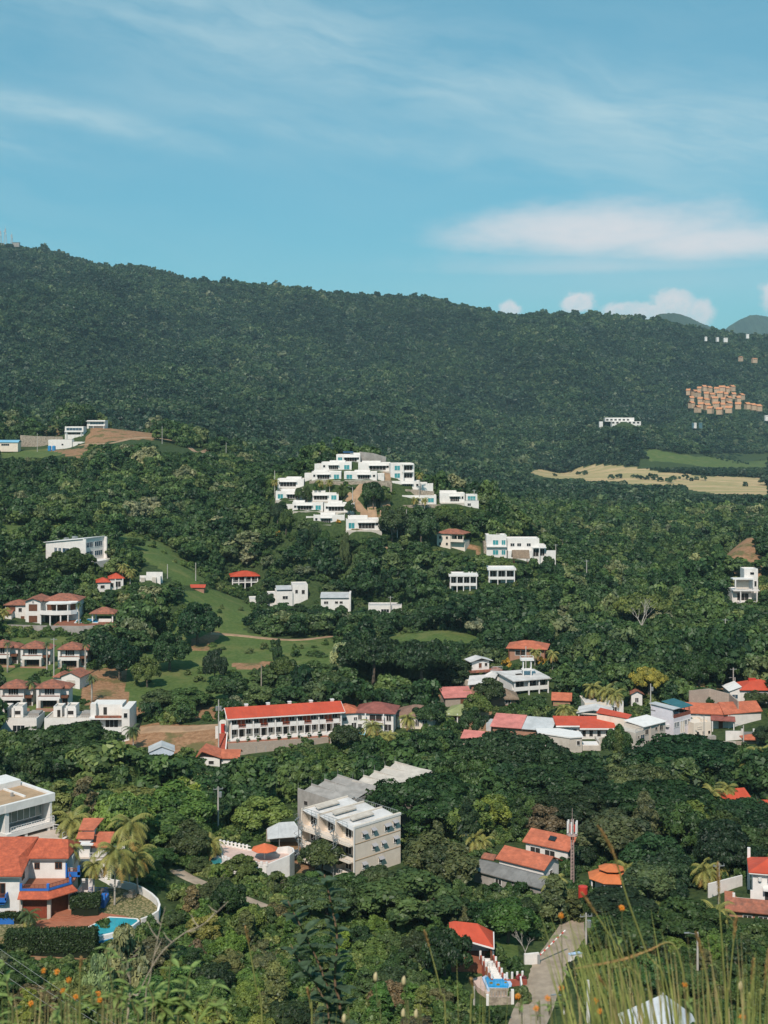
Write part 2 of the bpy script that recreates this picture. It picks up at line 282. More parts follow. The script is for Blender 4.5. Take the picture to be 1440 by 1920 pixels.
# ------------------------------------------------------------------ where the buildings stand: pixel of the base, distance (m), turn, what the photo shows of it, footprint radius
SITES = {
 # far estate on the left hill
 'hill_a': (139, 815, 830, 0, (118, 795, 160, 822), 9), 'hill_b': (180, 803, 850, 0, (160, 788, 200, 806), 9), 'hill_c': (126, 838, 812, 0, (90, 820, 162, 842), 13),
 'hill_blue': (4, 838, 815, 0, (0, 820, 38, 842), 10), 'hill_wall': (72, 832, 835, 0, (40, 806, 120, 836), 10),
 # white houses on the knoll
 'k1': (653, 867, 585, 0, (628, 846, 680, 868), 9), 'k2': (631, 882, 574, 0, (602, 866, 662, 884), 9), 'k3': (702, 883, 574, 0, (670, 864, 734, 886), 9),
 'k4': (754, 898, 570, 8, (732, 868, 777, 900), 8), 'k5': (612, 900, 563, 0, (584, 882, 641, 914), 9), 'k6': (676, 900, 563, 0, (645, 882, 733, 914), 9),
 'k7': (545, 914, 560, 0, (520, 894, 572, 917), 8), 'k8': (758, 917, 566, 0, (726, 898, 815, 926), 9), 'k9': (545, 937, 551, 0, (516, 915, 574, 938), 8),
 'k10': (607, 939, 550, 0, (578, 917, 637, 940), 8), 'k11': (577, 958, 542, 0, (546, 936, 607, 962), 8), 'k12': (636, 960, 542, 0, (606, 939, 667, 962), 8),
 'k13': (617, 983, 535, 0, (586, 960, 648, 986), 8), 'k14': (681, 993, 531, 3, (650, 960, 716, 998), 9), 'k15': (786, 944, 560, 0, (726, 926, 822, 958), 11),
 'k16': (848, 942, 563, 0, (821, 920, 874, 946), 8), 'k17': (884, 951, 562, 0, (870, 926, 900, 953), 5),
 # middle distance
 'yellow': (838, 1026, 532, -22, (816, 996, 874, 1030), 8), 'duplex': (931, 1044, 532, 0, (912, 1003, 951, 1046), 6), 'white_mid': (984, 1050, 533, 0, (951, 1010, 1042, 1054), 10),
 'hut': (976, 1054, 522, 0, (961, 1034, 992, 1056), 4), 'veranda_a': (869, 1106, 496, 0, (844, 1076, 895, 1104), 7), 'veranda_b': (941, 1094, 503, 0, (916, 1064, 967, 1094), 6),
 'red_pillar': (459, 1104, 525, 10, (428, 1066, 490, 1106), 8), 'stepped': (533, 1142, 498, 8, (467, 1093, 600, 1142), 13), 'grey_roof': (629, 1146, 492, 0, (598, 1112, 659, 1144), 7),
 'low_roof': (722, 1152, 490, 0, (690, 1130, 757, 1146), 8), 'slanted': (130, 1052, 475, -28, (76, 1004, 192, 1060), 12), 'red_small': (205, 1106, 452, 15, (180, 1066, 233, 1104), 6),
 'ruin': (283, 1086, 455, 0, (262, 1070, 300, 1090), 5), 'red_low': (366, 1106, 470, 0, (344, 1090, 382, 1106), 4), 'mansion': (75, 1168, 424, 0, (4, 1108, 148, 1180), 14),
 'pavilion_m': (195, 1165, 424, 0, (170, 1128, 220, 1172), 5), 'right_villa': (1404, 1131, 520, 0, (1368, 1064, 1428, 1132), 6),
 # terraced cottages
 'c1': (2, 1248, 378, 0, (0, 1194, 18, 1250), 5), 'c2': (63, 1250, 378, 0, (36, 1196, 90, 1252), 5), 'c3': (133, 1252, 378, 0, (108, 1198, 162, 1254), 5),
 'c4': (27, 1328, 343, 0, (4, 1270, 62, 1330), 5), 'c5': (95, 1328, 343, 0, (70, 1270, 128, 1330), 5), 'c6': (131, 1288, 360, -12, (106, 1255, 155, 1292), 5),
 'm1': (28, 1376, 331, 0, (0, 1330, 76, 1366), 7), 'm2': (128, 1376, 331, 0, (80, 1330, 166, 1358), 7), 'm3': (205, 1394, 327, 0, (164, 1318, 246, 1392), 6),
 'shed': (303, 1424, 306, 10, (277, 1396, 330, 1420), 4), 'hotel': (431, 1386, 320, 15, (408, 1316, 645, 1412), 12), 'red_roofs': (404, 1436, 302, 0, (367, 1398, 442, 1428), 6),
 'orange_w': (655, 1370, 330, 15, (634, 1322, 678, 1368), 5), 'maroon': (703, 1372, 330, -8, (676, 1325, 755, 1372), 7), 'brown_r': (778, 1366, 334, -10, (741, 1322, 815, 1366), 7),
 'green_r': (862, 1354, 338, -14, (840, 1316, 886, 1356), 5), 'pink_n': (860, 1322, 352, 10, (832, 1296, 892, 1322), 6), 'pink_s': (884, 1400, 315, -20, (862, 1372, 903, 1402), 4),
 'cream': (912, 1300, 365, 18, (874, 1228, 962, 1308), 10), 'tank_tower': (988, 1276, 362, 0, (976, 1230, 1000, 1276), 3), 'two_storey': (992, 1305, 358, 20, (958, 1262, 1038, 1304), 8),
 'orange_n': (988, 1232, 385, -12, (946, 1205, 1026, 1236), 8), 'thatch': (944, 1322, 350, 0, (918, 1296, 972, 1324), 5), 'sheds': (970, 1378, 326, -18, (918, 1342, 1042, 1384), 9),
 'tile_small': (1053, 1324, 350, -10, (1034, 1302, 1074, 1324), 4), 'gable_small': (1194, 1322, 352, 0, (1182, 1296, 1206, 1322), 3), 'carport_n': (1112, 1358, 334, -14, (1080, 1326, 1142, 1362), 6),
 'white_deck': (1130, 1350, 342, 0, (1094, 1316, 1172, 1348), 6), 'concrete': (1088, 1412, 314, 0, (1010, 1345, 1186, 1408), 11), 'tower': (1263, 1397, 325, 42, (1180, 1318, 1304, 1394), 8),
 'annex': (1318, 1388, 328, 22, (1300, 1348, 1340, 1390), 5), 'long_orange': (1342, 1372, 334, -12, (1275, 1314, 1440, 1374), 12), 'red_white': (1404, 1318, 352, 0, (1366, 1280, 1440, 1322), 8),
 'yard': (1388, 1396, 322, 0, (1334, 1366, 1440, 1404), 9), 'red_se': (1378, 1510, 268, 14, (1346, 1480, 1412, 1506), 6), 'red_se2': (1438, 1524, 262, 0, (1424, 1502, 1440, 1522), 3),
 # near
 'apart': (664, 1650, 231, 44, (570, 1500, 748, 1630), 13), 'grey_block': (640, 1586, 262, 44, (556, 1440, 792, 1560), 15), 'carport': (545, 1590, 250, 12, (505, 1538, 570, 1606), 6),
 'umbrella': (490, 1640, 236, 0, (386, 1576, 552, 1636), 11), 'modern_bl': (11, 1612, 222, 48, (0, 1470, 75, 1600), 11), 'villa': (37.5, 1724, 200, 0, (0, 1568, 180, 1740), 14),
 'orange_hut': (160, 1612, 216, 0, (66, 1548, 200, 1640), 8), 'patio': (228, 1700, 206.4, 0, (165, 1650, 305, 1760), 8), 'red_p': (936, 1636, 228, -37, (930, 1592, 1032, 1646), 6),
 'red_q': (986, 1612, 238, -35, (978, 1565, 1072, 1612), 7), 'grey_long': (890, 1652, 224, -39, (886, 1618, 1040, 1662), 9), 'orange_oct': (1146, 1666, 222, 0, (1106, 1624, 1188, 1668), 6),
 'tank_red': (1093, 1690, 214, 0, (1085, 1660, 1102, 1690), 2), 'pav': (884, 1800, 187, 0, (850, 1726, 960, 1880), 7), 'gate': (1010, 1795, 190, 0, (975, 1690, 1090, 1800), 5),
 'white_shed': (1230, 1935, 163, 0, (1160, 1868, 1300, 1920), 8), 'gatehouse': (1420, 1710, 206, -14, (1310, 1630, 1440, 1740), 11), 'mast': (1073, 1660, 224, 0, (1062, 1512, 1084, 1640), 2),
 'far_white': (1168, 796, 1850, 0, (1128, 775, 1206, 798), 22),
}
def site(k): s = SITES[k]; return P(s[0], s[1], s[2]), s[3]

# ------------------------------------------------------------------ the land: heights spread between surveyed points
def land_points():
    a = []
    for px in (-2600, -900, 300, 720, 1140, 2300, 4000):
        for D, z in ((-60, 26), (-15, 6.), (-3, .1), (0, -1.55), (3.0, -2.85), (6, -4.05), (9, -5.4), (20, -11.2), (50, -27), (100, -53), (150, -77.3)):
            a.append(((px-U0)/F*max(D, 40)*1., D, z))
    for D, row in ((168, ((-500, -78), (0, -79), (400, -80), (800, -79.6), (1030, -79.4), (1440, -79), (2000, -78))), (181, ((905, -81.2), (930, -81.2), (960, -80.8))), (184.5, ((905, -80.6), (945, -80.6))), (187, ((940, -79.6), (960, -79.8))), (199, ((-60, -79.6), (60, -79.6), (150, -80.), (200, -80.2), (250, -80.4))), (207, ((80, -79.5), (180, -79.5), (250, -79.7), (300, -80.2))), (212, ((120, -79.3), (200, -79.5), (260, -80))), (194, ((60, -79.9), (180, -80.6), (240, -80.8))), (200, ((-500, -76), (400, -82), (800, -82), (1100, -81), (1700, -80))),
                   (228, ((-500, -72), (300, -81), (480, -82), (800, -83), (1200, -82.5), (1800, -81))), (260, ((-300, -78), (100, -79), (400, -82), (900, -83.5), (1700, -82))),
                   (300, ((-400, -78), (40, -81), (280, -82.5), (520, -84), (800, -84), (1100, -83.5), (1700, -81))), (313.5, ((330, -84.2), (445, -84.8), (520, -84.6), (600, -84.4))), (317.5, ((440, -84.4), (520, -84.3), (590, -84.2))), (331, ((-300, -76), (300, -80.3), (560, -80))), (345, ((240, -79.4), (180, -79))),
                   (360, ((200, -77.8), (450, -78.5), (620, -79))), (380, ((-300, -70), (240, -76), (400, -77), (600, -78), (800, -79.5), (1250, -81), (1700, -80))), (410, ((250, -74), (380, -74.6), (560, -75.3))),
                   (425, ((300, -72), (480, -74.4), (640, -75.), (700, -75.), (950, -78))), (433, ((770, -73.2), (840, -72.2), (890, -73.4))), (455, ((330, -63), (400, -68), (480, -71), (830, -77), (1100, -79), (1700, -77))),
                   (480, ((-300, -50), (300, -55), (360, -60))), (520, ((-200, -44), (60, -48), (230, -49.5), (300, -53), (400, -64), (640, -69), (1150, -78.5), (1300, -78.5), (1700, -74))),
                   (500, ((600, -71), (740, -72), (1250, -79))), (548, ((1392, -69.5), (1300, -77))), (575, ((1370, -62), (1425, -62), (1330, -73))), (600, ((1405, -56.5), (1330, -72))), (555, ((1180, -78), (1240, -78))), (600, ((-300, -40), (0, -45), (200, -48), (360, -56), (450, -48), (760, -40), (900, -46), (1100, -75), (1600, -76))),
                   (660, ((0, -36), (270, -40), (430, -48), (560, -44), (660, -44), (780, -52), (1000, -74), (1440, -78))), (760, ((-300, -18), (120, -24), (270, -20), (400, -28), (520, -48), (760, -62), (1100, -77), (1600, -78))),
                   (810, ((-300, -10), (60, -19.5), (270, -13.2), (350, -16.5), (430, -23), (520, -44))), (860, ((0, -15), (100, -9.5), (200, -9), (300, -13))), (1000, ((-300, -6), (0, -18), (300, -24), (560, -54), (800, -66), (1100, -78), (1700, -78))),
                   (1290, ((1020, -80), (1440, -80.5), (1900, -80))), (1350, ((-300, 20), (0, 4), (300, -8), (600, -40), (860, -66))), (1750, ((-300, 95), (0, 70), (360, 36), (720, -4), (950, -55), (1060, -78.5), (1440, -79), (2000, -78))),
                   (2150, ((0, 175), (360, 120), (720, 70), (960, 2), (1130, -22), (1300, -58), (1440, -72), (2000, -70))), (2500, ((0, 265), (360, 195), (720, 145), (1080, 78), (1300, 30), (1440, 5), (2000, 0))),
                   (3500, ((-300, 350), (0, 300), (720, 200), (1440, 150), (2000, 120))), (5200, ((-600, 100), (360, 60), (1080, 40), (2000, 20)))):
        for px, z in row: a.append(((px-U0)/F*D, D, z))
    for px, py, D in ((-400, 430, 2850), (0, 462, 2850), (80, 474, 2870), (150, 493, 2900), (205, 503, 2920), (250, 500, 2900), (300, 510, 2880), (370, 532, 2920), (440, 535, 2940), (500, 538, 2940), (560, 545, 2960), (650, 553, 2960), (740, 556, 2980),
                      (800, 562, 2990), (870, 575, 2990), (930, 593, 3000), (1000, 597, 3000), (1080, 592, 3000), (1170, 598, 3020), (1240, 606, 3050), (1300, 616, 3080), (1380, 630, 3120), (1440, 634, 3150), (1800, 660, 3200)):
        a.append(((px-U0)/F*D, D, (V0-py-4)/F*D))
    for k, (px, py, D, yaw, r, rad) in SITES.items():
        q = P(px, py, D); a.append((q.x, q.y, q.z-.1))
        if k[0] == 'k' and D < 600: a.append((q.x, q.y-3.5, q.z-.9)); a.append((q.x-4, q.y-3, q.z-.8)); a.append((q.x+4, q.y-3, q.z-.8))
        if rad > 5 and D < 1000:
            up = 2.0 if k in ('k1', 'k2', 'k3', 'k5', 'k6') else .3
            a.append((q.x, q.y+rad*.8, q.z+up))
    return np.array(a)
def warpc(x, y): s = y+70.; return np.stack([x/(np.abs(s)*.5+25.)*2.2, np.log(np.maximum(s, 4.))*2.6], -1)
LP = land_points(); LC = warpc(LP[:, 0], LP[:, 1])
def _phi(a, b): return np.sqrt(((a[:, None]-b[None])**2).sum(-1)+1e-4)
LW = np.linalg.solve(np.block([[_phi(LC, LC)-np.eye(len(LC))*.004, np.ones((len(LC), 1))], [np.ones((1, len(LC))), np.zeros((1, 1))]]), np.concatenate([LP[:, 2], [0.]]))
def rawh(x, y):
    x = np.asarray(x, float).ravel(); y = np.asarray(y, float).ravel(); o = np.empty(len(x))
    for i in range(0, len(x), 20000): o[i:i+20000] = _phi(warpc(x[i:i+20000], y[i:i+20000]), LC)@LW[:-1]+LW[-1]
    return o
TR = np.concatenate([np.linspace(-60, -2, 20), np.linspace(-1, 14, 31), np.exp(np.linspace(math.log(15), math.log(150), 50)), np.exp(np.linspace(math.log(152), math.log(700), 240)), np.exp(np.linspace(math.log(703), math.log(5200), 200))])
TC = np.linspace(-1, 1, 261)
def half(y): return 30+.40*np.maximum(y, 0)
TX = TC[None]*half(TR)[:, None]; TZ = rawh(TX, np.repeat(TR[:, None], len(TC), 1)).reshape(TX.shape)
def _fold(x, y, cx, cy, seed):
    t = np.random.default_rng(seed).random((64, 64)); u, v = x/cx, y/cy; i, j = np.floor(u).astype(int), np.floor(v).astype(int); a, b = u-i, v-j; a = a*a*(3-2*a); b = b*b*(3-2*b)
    q = lambda m, n: t[m % 64, n % 64]
    return (q(i, j)*(1-a)+q(i+1, j)*a)*(1-b)+(q(i, j+1)*(1-a)+q(i+1, j+1)*a)*b
_Y = np.repeat(TR[:, None], len(TC), 1); _w = np.clip((_Y-1500)/700, 0, 1)*np.clip((TZ+50)/90, 0, 1)*(.10+.90*np.clip((2850-_Y)/350, 0, 1))
_wx = TX+160*_fold(TX, _Y, 420., 520., 4); TZ = TZ+_w*(80*(np.abs(2*_fold(_wx, _Y, 250., 1100., 5)-1)-.45)+34*(np.abs(2*_fold(_wx, _Y, 105., 420., 6)-1)-.45)+12*(_fold(TX, _Y, 60., 120., 8)-.5))
_w2 = np.clip((_Y-560)/200, 0, 1)*np.clip((1400-_Y)/400, 0, 1)*np.clip((TZ+70)/40, 0, 1); TZ = TZ+_w2*9*(_fold(TX, _Y, 60., 90., 9)-.5)
def H(x, y):
    """height of the land sheet (read off the very mesh that is built)"""
    x = np.asarray(x, float); y = np.asarray(y, float)
    i = np.clip(np.searchsorted(TR, y)-1, 0, len(TR)-2); fy = np.clip((y-TR[i])/(TR[i+1]-TR[i]), 0, 1)
    t = np.clip((x/half(y)+1)/2*(len(TC)-1), 0, len(TC)-1.001); j = t.astype(int); fx = t-j
    return (TZ[i, j]*(1-fx)+TZ[i, j+1]*fx)*(1-fy)+(TZ[i+1, j]*(1-fx)+TZ[i+1, j+1]*fx)*fy
def Hs(x, y): return float(H(np.array([x]), np.array([y]))[0])
_DS = np.exp(np.linspace(math.log(150), math.log(5200), 3000))
def hit(px, py):
    """where the line of sight through a pixel meets the land"""
    z = (V0-py)/F*_DS; h = H((px-U0)/F*_DS, _DS); k = np.nonzero(h >= z)[0]
    D = _DS[k[0]] if len(k) else 5000.
    return Vector(((px-U0)/F*D, D, Hs((px-U0)/F*D, D)))
def inpoly(x, y, poly):
    x = np.asarray(x); y = np.asarray(y); r = np.zeros(x.shape, bool); n = len(poly)
    for i in range(n):
        (x0, y0), (x1, y1) = poly[i], poly[(i+1) % n]
        if y0 == y1: continue
        r ^= ((y0 > y) != (y1 > y)) & (x < (x1-x0)*(y-y0)/(y1-y0)+x0)
    return r
def ground_poly(pp): return [tuple(hit(*p)[:2]) for p in pp]

# clearings: outline on the photo of grass, bare earth and fields; all on the land itself
MEADOWS = [[(237, 1255), (300, 1195), (330, 1165), (420, 1168), (520, 1200), (640, 1196), (660, 1208), (620, 1245), (480, 1252), (470, 1290), (560, 1290), (560, 1310), (440, 1312), (330, 1312), (240, 1330), (225, 1290)],
           [(345, 1110), (400, 1105), (470, 1130), (480, 1170), (430, 1195), (350, 1140)], [(713, 1194), (760, 1184), (850, 1184), (905, 1199), (860, 1210), (720, 1205)],
           [(240, 1000), (300, 1015), (360, 1060), (400, 1098), (330, 1100), (290, 1060), (215, 1040), (190, 1000)], [(0, 842), (100, 842), (130, 850), (60, 862), (0, 862)], [(0, 985), (200, 990), (190, 1010), (60, 1010), (0, 1040)],
           [(1180, 848), (1300, 856), (1440, 860), (1440, 880), (1330, 878), (1230, 866)], [(0, 1195), (150, 1195), (165, 1260), (150, 1330), (0, 1335)], [(930, 1770), (958, 1740), (975, 1790), (955, 1812)]]
DIRTS = [[(232, 1362), (420, 1362), (420, 1420), (330, 1420), (240, 1400)], [(160, 1255), (235, 1250), (240, 1325), (168, 1328), (150, 1300)], [(400, 1182), (415, 1190), (385, 1222), (352, 1222), (360, 1200)],
         [(165, 812), (250, 806), (300, 818), (290, 826), (200, 830), (155, 842)], [(90, 842), (165, 842), (150, 860), (128, 856)], [(40, 800), (122, 800), (118, 815), (50, 812)],
         [(1338, 1066), (1372, 1030), (1400, 1002), (1428, 1018), (1434, 1060), (1424, 1088), (1356, 1088)], [(860, 1345), (925, 1330), (930, 1372), (880, 1392), (850, 1360)], [(590, 1316), (760, 1300), (860, 1300), (800, 1320), (660, 1325)],
         [(700, 970), (760, 975), (755, 1000), (655, 1000), (650, 985)], [(520, 1570), (620, 1570), (640, 1612), (560, 1640), (520, 1600)], [(430, 1245), (520, 1240), (520, 1256), (440, 1254)], [(180, 1322), (410, 1325), (410, 1350), (240, 1350)],
         [(60, 1755), (180, 1745), (170, 1800), (60, 1800)], [(490, 920), (512, 900), (520, 915), (500, 925)], [(1270, 1290), (1360, 1280), (1400, 1320), (1330, 1330), (1270, 1318)], [(868, 1012), (905, 1030), (905, 1040), (868, 1030)]]
FIELDS = [[(996, 884), (1010, 879), (1080, 878), (1245, 886), (1330, 893), (1440, 897), (1440, 938), (1345, 926), (1280, 916), (1170, 907), (1060, 901), (1000, 889)]]
MEADOW_W = [ground_poly(p) for p in MEADOWS]; DIRT_W = [ground_poly(p) for p in DIRTS]; FIELD_W = [ground_poly(p) for p in FIELDS]
# tracks: pixel runs and half width in metres
TRACKS = {'road': ([(955, 1990), (985, 1930), (1005, 1880), (1022, 1840), (1040, 1800), (1060, 1768), (1076, 1748), (1086, 1722)], 2.8),
          'dirt_track': ([(180, 1362), (300, 1366), (420, 1362)], 2.2), 'field_path': ([(395, 1188), (470, 1194), (560, 1200), (640, 1192), (690, 1190)], 1.3),
          'hill_track': ([(150, 835), (200, 832), (250, 822), (300, 822), (345, 832), (385, 846), (440, 850)], 2.0), 'estate_road': ([(660, 940), (690, 905), (725, 905), (745, 890)], 2.0),
          'estate_lane': ([(690, 975), (668, 945), (650, 930)], 2.0), 'villa_track': ([(330, 1632), (362, 1650), (440, 1680), (520, 1712), (560, 1735)], 1.5)}
TRACK_W = {k: ([hit(*p) for p in pts], w) for k, (pts, w) in TRACKS.items()}
def near_track(x, y, pad):
    r = np.zeros(x.shape, bool)
    for pts, w in TRACK_W.values():
        for a, b in zip(pts, pts[1:]):
            dx, dy = b.x-a.x, b.y-a.y; t = np.clip(((x-a.x)*dx+(y-a.y)*dy)/(dx*dx+dy*dy+1e-9), 0, 1)
            r |= np.hypot(x-a.x-t*dx, y-a.y-t*dy) < w+pad
    return r

def make_land():
    nr, nc = TX.shape; v = np.stack([TX, np.repeat(TR[:, None], nc, 1), TZ], -1).reshape(-1, 3)
    i = (np.arange(nr-1)[:, None]*nc+np.arange(nc-1)[None]).ravel(); f = np.stack([i, i+1, i+nc+1, i+nc], -1)
    me = bpy.data.meshes.new('terrain'); me.vertices.add(len(v)); me.vertices.foreach_set('co', v.ravel()); me.loops.add(f.size); me.loops.foreach_set('vertex_index', f.ravel())
    me.polygons.add(len(f)); me.polygons.foreach_set('loop_start', np.arange(0, f.size, 4)); me.polygons.foreach_set('use_smooth', np.ones(len(f), bool)); me.update(calc_edges=True)
    col = np.zeros((len(v), 4), np.float32); col[:, 3] = 1
    for w, ch in ((MEADOW_W, 0), (DIRT_W, 1), (FIELD_W, 2)):
        for p in w: col[inpoly(v[:, 0], v[:, 1], p), ch] = 1
    a = me.color_attributes.new('cover', 'FLOAT_COLOR', 'POINT'); a.data.foreach_set('color', col.ravel())
    m = bpy.data.materials.new('land'); m.use_nodes = True; t = NT(m.node_tree); b = t.n['Principled BSDF']; b.inputs['Roughness'].default_value = .95; b.inputs['Specular IOR Level'].default_value = .1
    ob = t.new('ShaderNodeTexCoord').outputs['Object']; at = t.new('ShaderNodeAttribute', attribute_name='cover'); r, g, bl = t.sep(at.outputs['Color'])
    n = t.noise(ob, .12, 8, .65); n2 = t.noise(ob, .9, 6, .65); n3 = t.noise(ob, .02, 5, .6)
    nn = t.math('MULTIPLY', t.math('SUBTRACT', n, .5), .9)
    scrub = t.mix(t.step(n2, .3, .7), rgb(.024, .042, .016), rgb(.062, .088, .030))
    grass = t.mix(t.step(n2, .25, .75), rgb(.054, .092, .024), rgb(.108, .146, .044)); grass = t.mix(t.step(n, .45, .75), grass, rgb(.150, .155, .055))
    dirt = t.mix(t.step(n2, .25, .8), rgb(.21, .11, .058), rgb(.38, .22, .125)); dirt = t.mix(t.math('MULTIPLY', t.step(n, .5, .62), .8), dirt, rgb(.10, .105, .04))
    fx, fy, fz = t.sep(ob); fn = t.noise(t.xyz(t.math('MULTIPLY', fx, .012), t.math('MULTIPLY', fy, .03), 0.), 1., 5, .6)
    field = t.mix(t.step(fn, .42, .58), rgb(.52, .36, .20), rgb(.36, .29, .14)); field = t.mix(t.step(n, .3, .7), field, t.mix(1., field, rgb(.8, .85, .8), 'MULTIPLY'))
    c = t.mix(t.step(t.math('ADD', r, nn), .35, .65), scrub, grass); c = t.mix(t.step(t.math('ADD', g, nn), .35, .65), c, dirt); c = t.mix(t.step(bl, .3, .7), c, field)
    t.l.new(c, b.inputs['Base Color']); bn = t.new('ShaderNodeBump'); bn.inputs['Strength'].default_value = .6; bn.inputs['Distance'].default_value = .35
    t.l.new(n2, bn.inputs['Height']); t.l.new(bn.outputs[0], b.inputs['Normal'])
    me.materials.append(m); o = bpy.data.objects.new('terrain', me); COL.objects.link(o); tag(o, kind='structure')
make_land()

def ribbon(name, pts, w, m, lift=.12, edge=.5):
    """a track laid over the land along a smoothed run of points"""
    p = [Vector((q.x, q.y, 0)) for q in pts]; s = []
    for i in range(len(p)-1):
        a, b, c, d = p[max(i-1, 0)], p[i], p[i+1], p[min(i+2, len(p)-1)]; n = max(4, int((c-b).length/1.5))
        for k in range(n):
            u = k/n; s.append(.5*((2*b)+(c-a)*u+(2*a-5*b+4*c-d)*u*u+(3*b-a-3*c+d)*u**3))
    s.append(p[-1]); mb = MB(); rows = []
    for i, q in enumerate(s):
        d = (s[min(i+1, len(s)-1)]-s[max(i-1, 0)]).normalized(); nrm = Vector((d.y, -d.x, 0)); row = []
        for k in range(7):
            e = (k/3-1); ww = w*(1+.10*math.sin(i*.7+k)*edge*(abs(e) > .9)); r = q+nrm*ww*e; row.append((r.x, r.y, Hs(r.x, r.y)+lift*(1 if abs(e) < .9 else -.3)))
        rows.append(row)
    for a, b in zip(rows, rows[1:]):
        for k in range(6): mb.face([a[k], a[k+1], b[k+1], b[k]])
    o = mb.build(name, m, smooth=True); tag(o, kind='structure'); return o
M_ROAD = mat('road_dust', (.36, .285, .215), .95, .14, .45, stain=(.25, .20, .15), bump=.3); M_TRACK = mat('track_earth', (.36, .23, .14), .95, .14, .3, bump=.3)
for k, (pts, w) in TRACK_W.items(): ribbon(k, pts, w, M_ROAD if k in ('road', 'villa_track') else M_TRACK)

def make_far_hills():
    for name, prof, D in (('far_hill', [(1150, 640), (1200, 612), (1238, 588), (1262, 589), (1290, 596), (1312, 603), (1340, 611), (1400, 640)], 6500), ('far_mountain', [(1330, 640), (1366, 612), (1384, 600), (1402, 592), (1420, 591), (1445, 593), (1500, 585), (1560, 600), (1650, 640)], 8200)):
        xs = np.linspace(prof[0][0], prof[-1][0], 90); ys = np.interp(xs, [p[0] for p in prof], [p[1] for p in prof]); mb = MB(); rows = []
        rn = np.random.default_rng(3); jit = rn.normal(0, 1, len(xs))*.7; ys = ys+jit*.5
        for k, (dd, fr) in enumerate(((-1500, -.25), (-900, .2), (-500, .55), (-200, .85), (0, 1.), (300, .8), (900, .3), (1500, -.1))):
            rows.append([((x-U0)/F*D, D+dd+60*math.sin(x*.05+k), ((V0-y)/F*D*fr if fr > 0 else -80)+(rn.normal(0, 6) if 0 < fr < 1 else 0)) for x, y in zip(xs, ys)])
        for a, b in zip(rows, rows[1:]):
            for i in range(len(xs)-1): mb.face([a[i], a[i+1], b[i+1], b[i]])
        tag(mb.build(name, mat('far_wood', (.028, .045, .022), 1., .2, .01), smooth=True), kind='structure')
make_far_hills()

# ------------------------------------------------------------------ trees
CLEAR = [(s[4], s[2]+s[5]*.9) for s in SITES.values()]; NSITE = len(CLEAR)
CLEAR += [((1284, 722, 1430, 776), 2300), ((1384, 660, 1428, 678), 2600), ((1294, 786, 1320, 798), 2150), ((996, 876, 1100, 897), 1700), ((1100, 878, 1180, 901), 1650), ((1180, 880, 1290, 908), 1600), ((1290, 890, 1440, 926), 1500),
          ((985, 1740, 1085, 1915), 178), ((232, 1350, 420, 1400), 330), ((240, 1190, 640, 1245), 400), ((240, 1262, 480, 1300), 365), ((713, 1184, 900, 1200), 428), ((165, 1262, 235, 1325), 350),
          ((345, 1106, 440, 1165), 440), ((270, 1018, 380, 1085), 490), ((165, 806, 300, 832), 815), ((90, 842, 160, 856), 800), ((40, 800, 120, 812), 840), ((300, 822, 440, 848), 815), ((655, 990, 760, 998), 529), ((700, 905, 745, 950), 548),
          ((1348, 1010, 1428, 1080), 546), ((655, 900, 700, 945), 545), ((868, 1012, 905, 1040), 553), ((1290, 1288, 1370, 1318), 345), ((860, 1350, 920, 1385), 322), ((1220, 850, 1440, 862), 2400), ((1200, 860, 1440, 876), 2100), ((312, 1630, 366, 1652), 226),
          ((0, 842, 110, 858), 800), ((490, 905, 520, 925), 556), ((60, 1762, 175, 1790), 192)]
CLEAR += [((240, 1180, 345, 1262), 376), ((400, 1105, 470, 1165), 436), ((285, 1165, 400, 1200), 396)]
CLEAR += [((886, 1800, 962, 1876), 182)]
FOOT = [(P(*s[:3]), s[5]) for s in SITES.values()]+[(P(930, 1846, 180.5), 4.6), (P(925, 1870, 177), 3.5)]

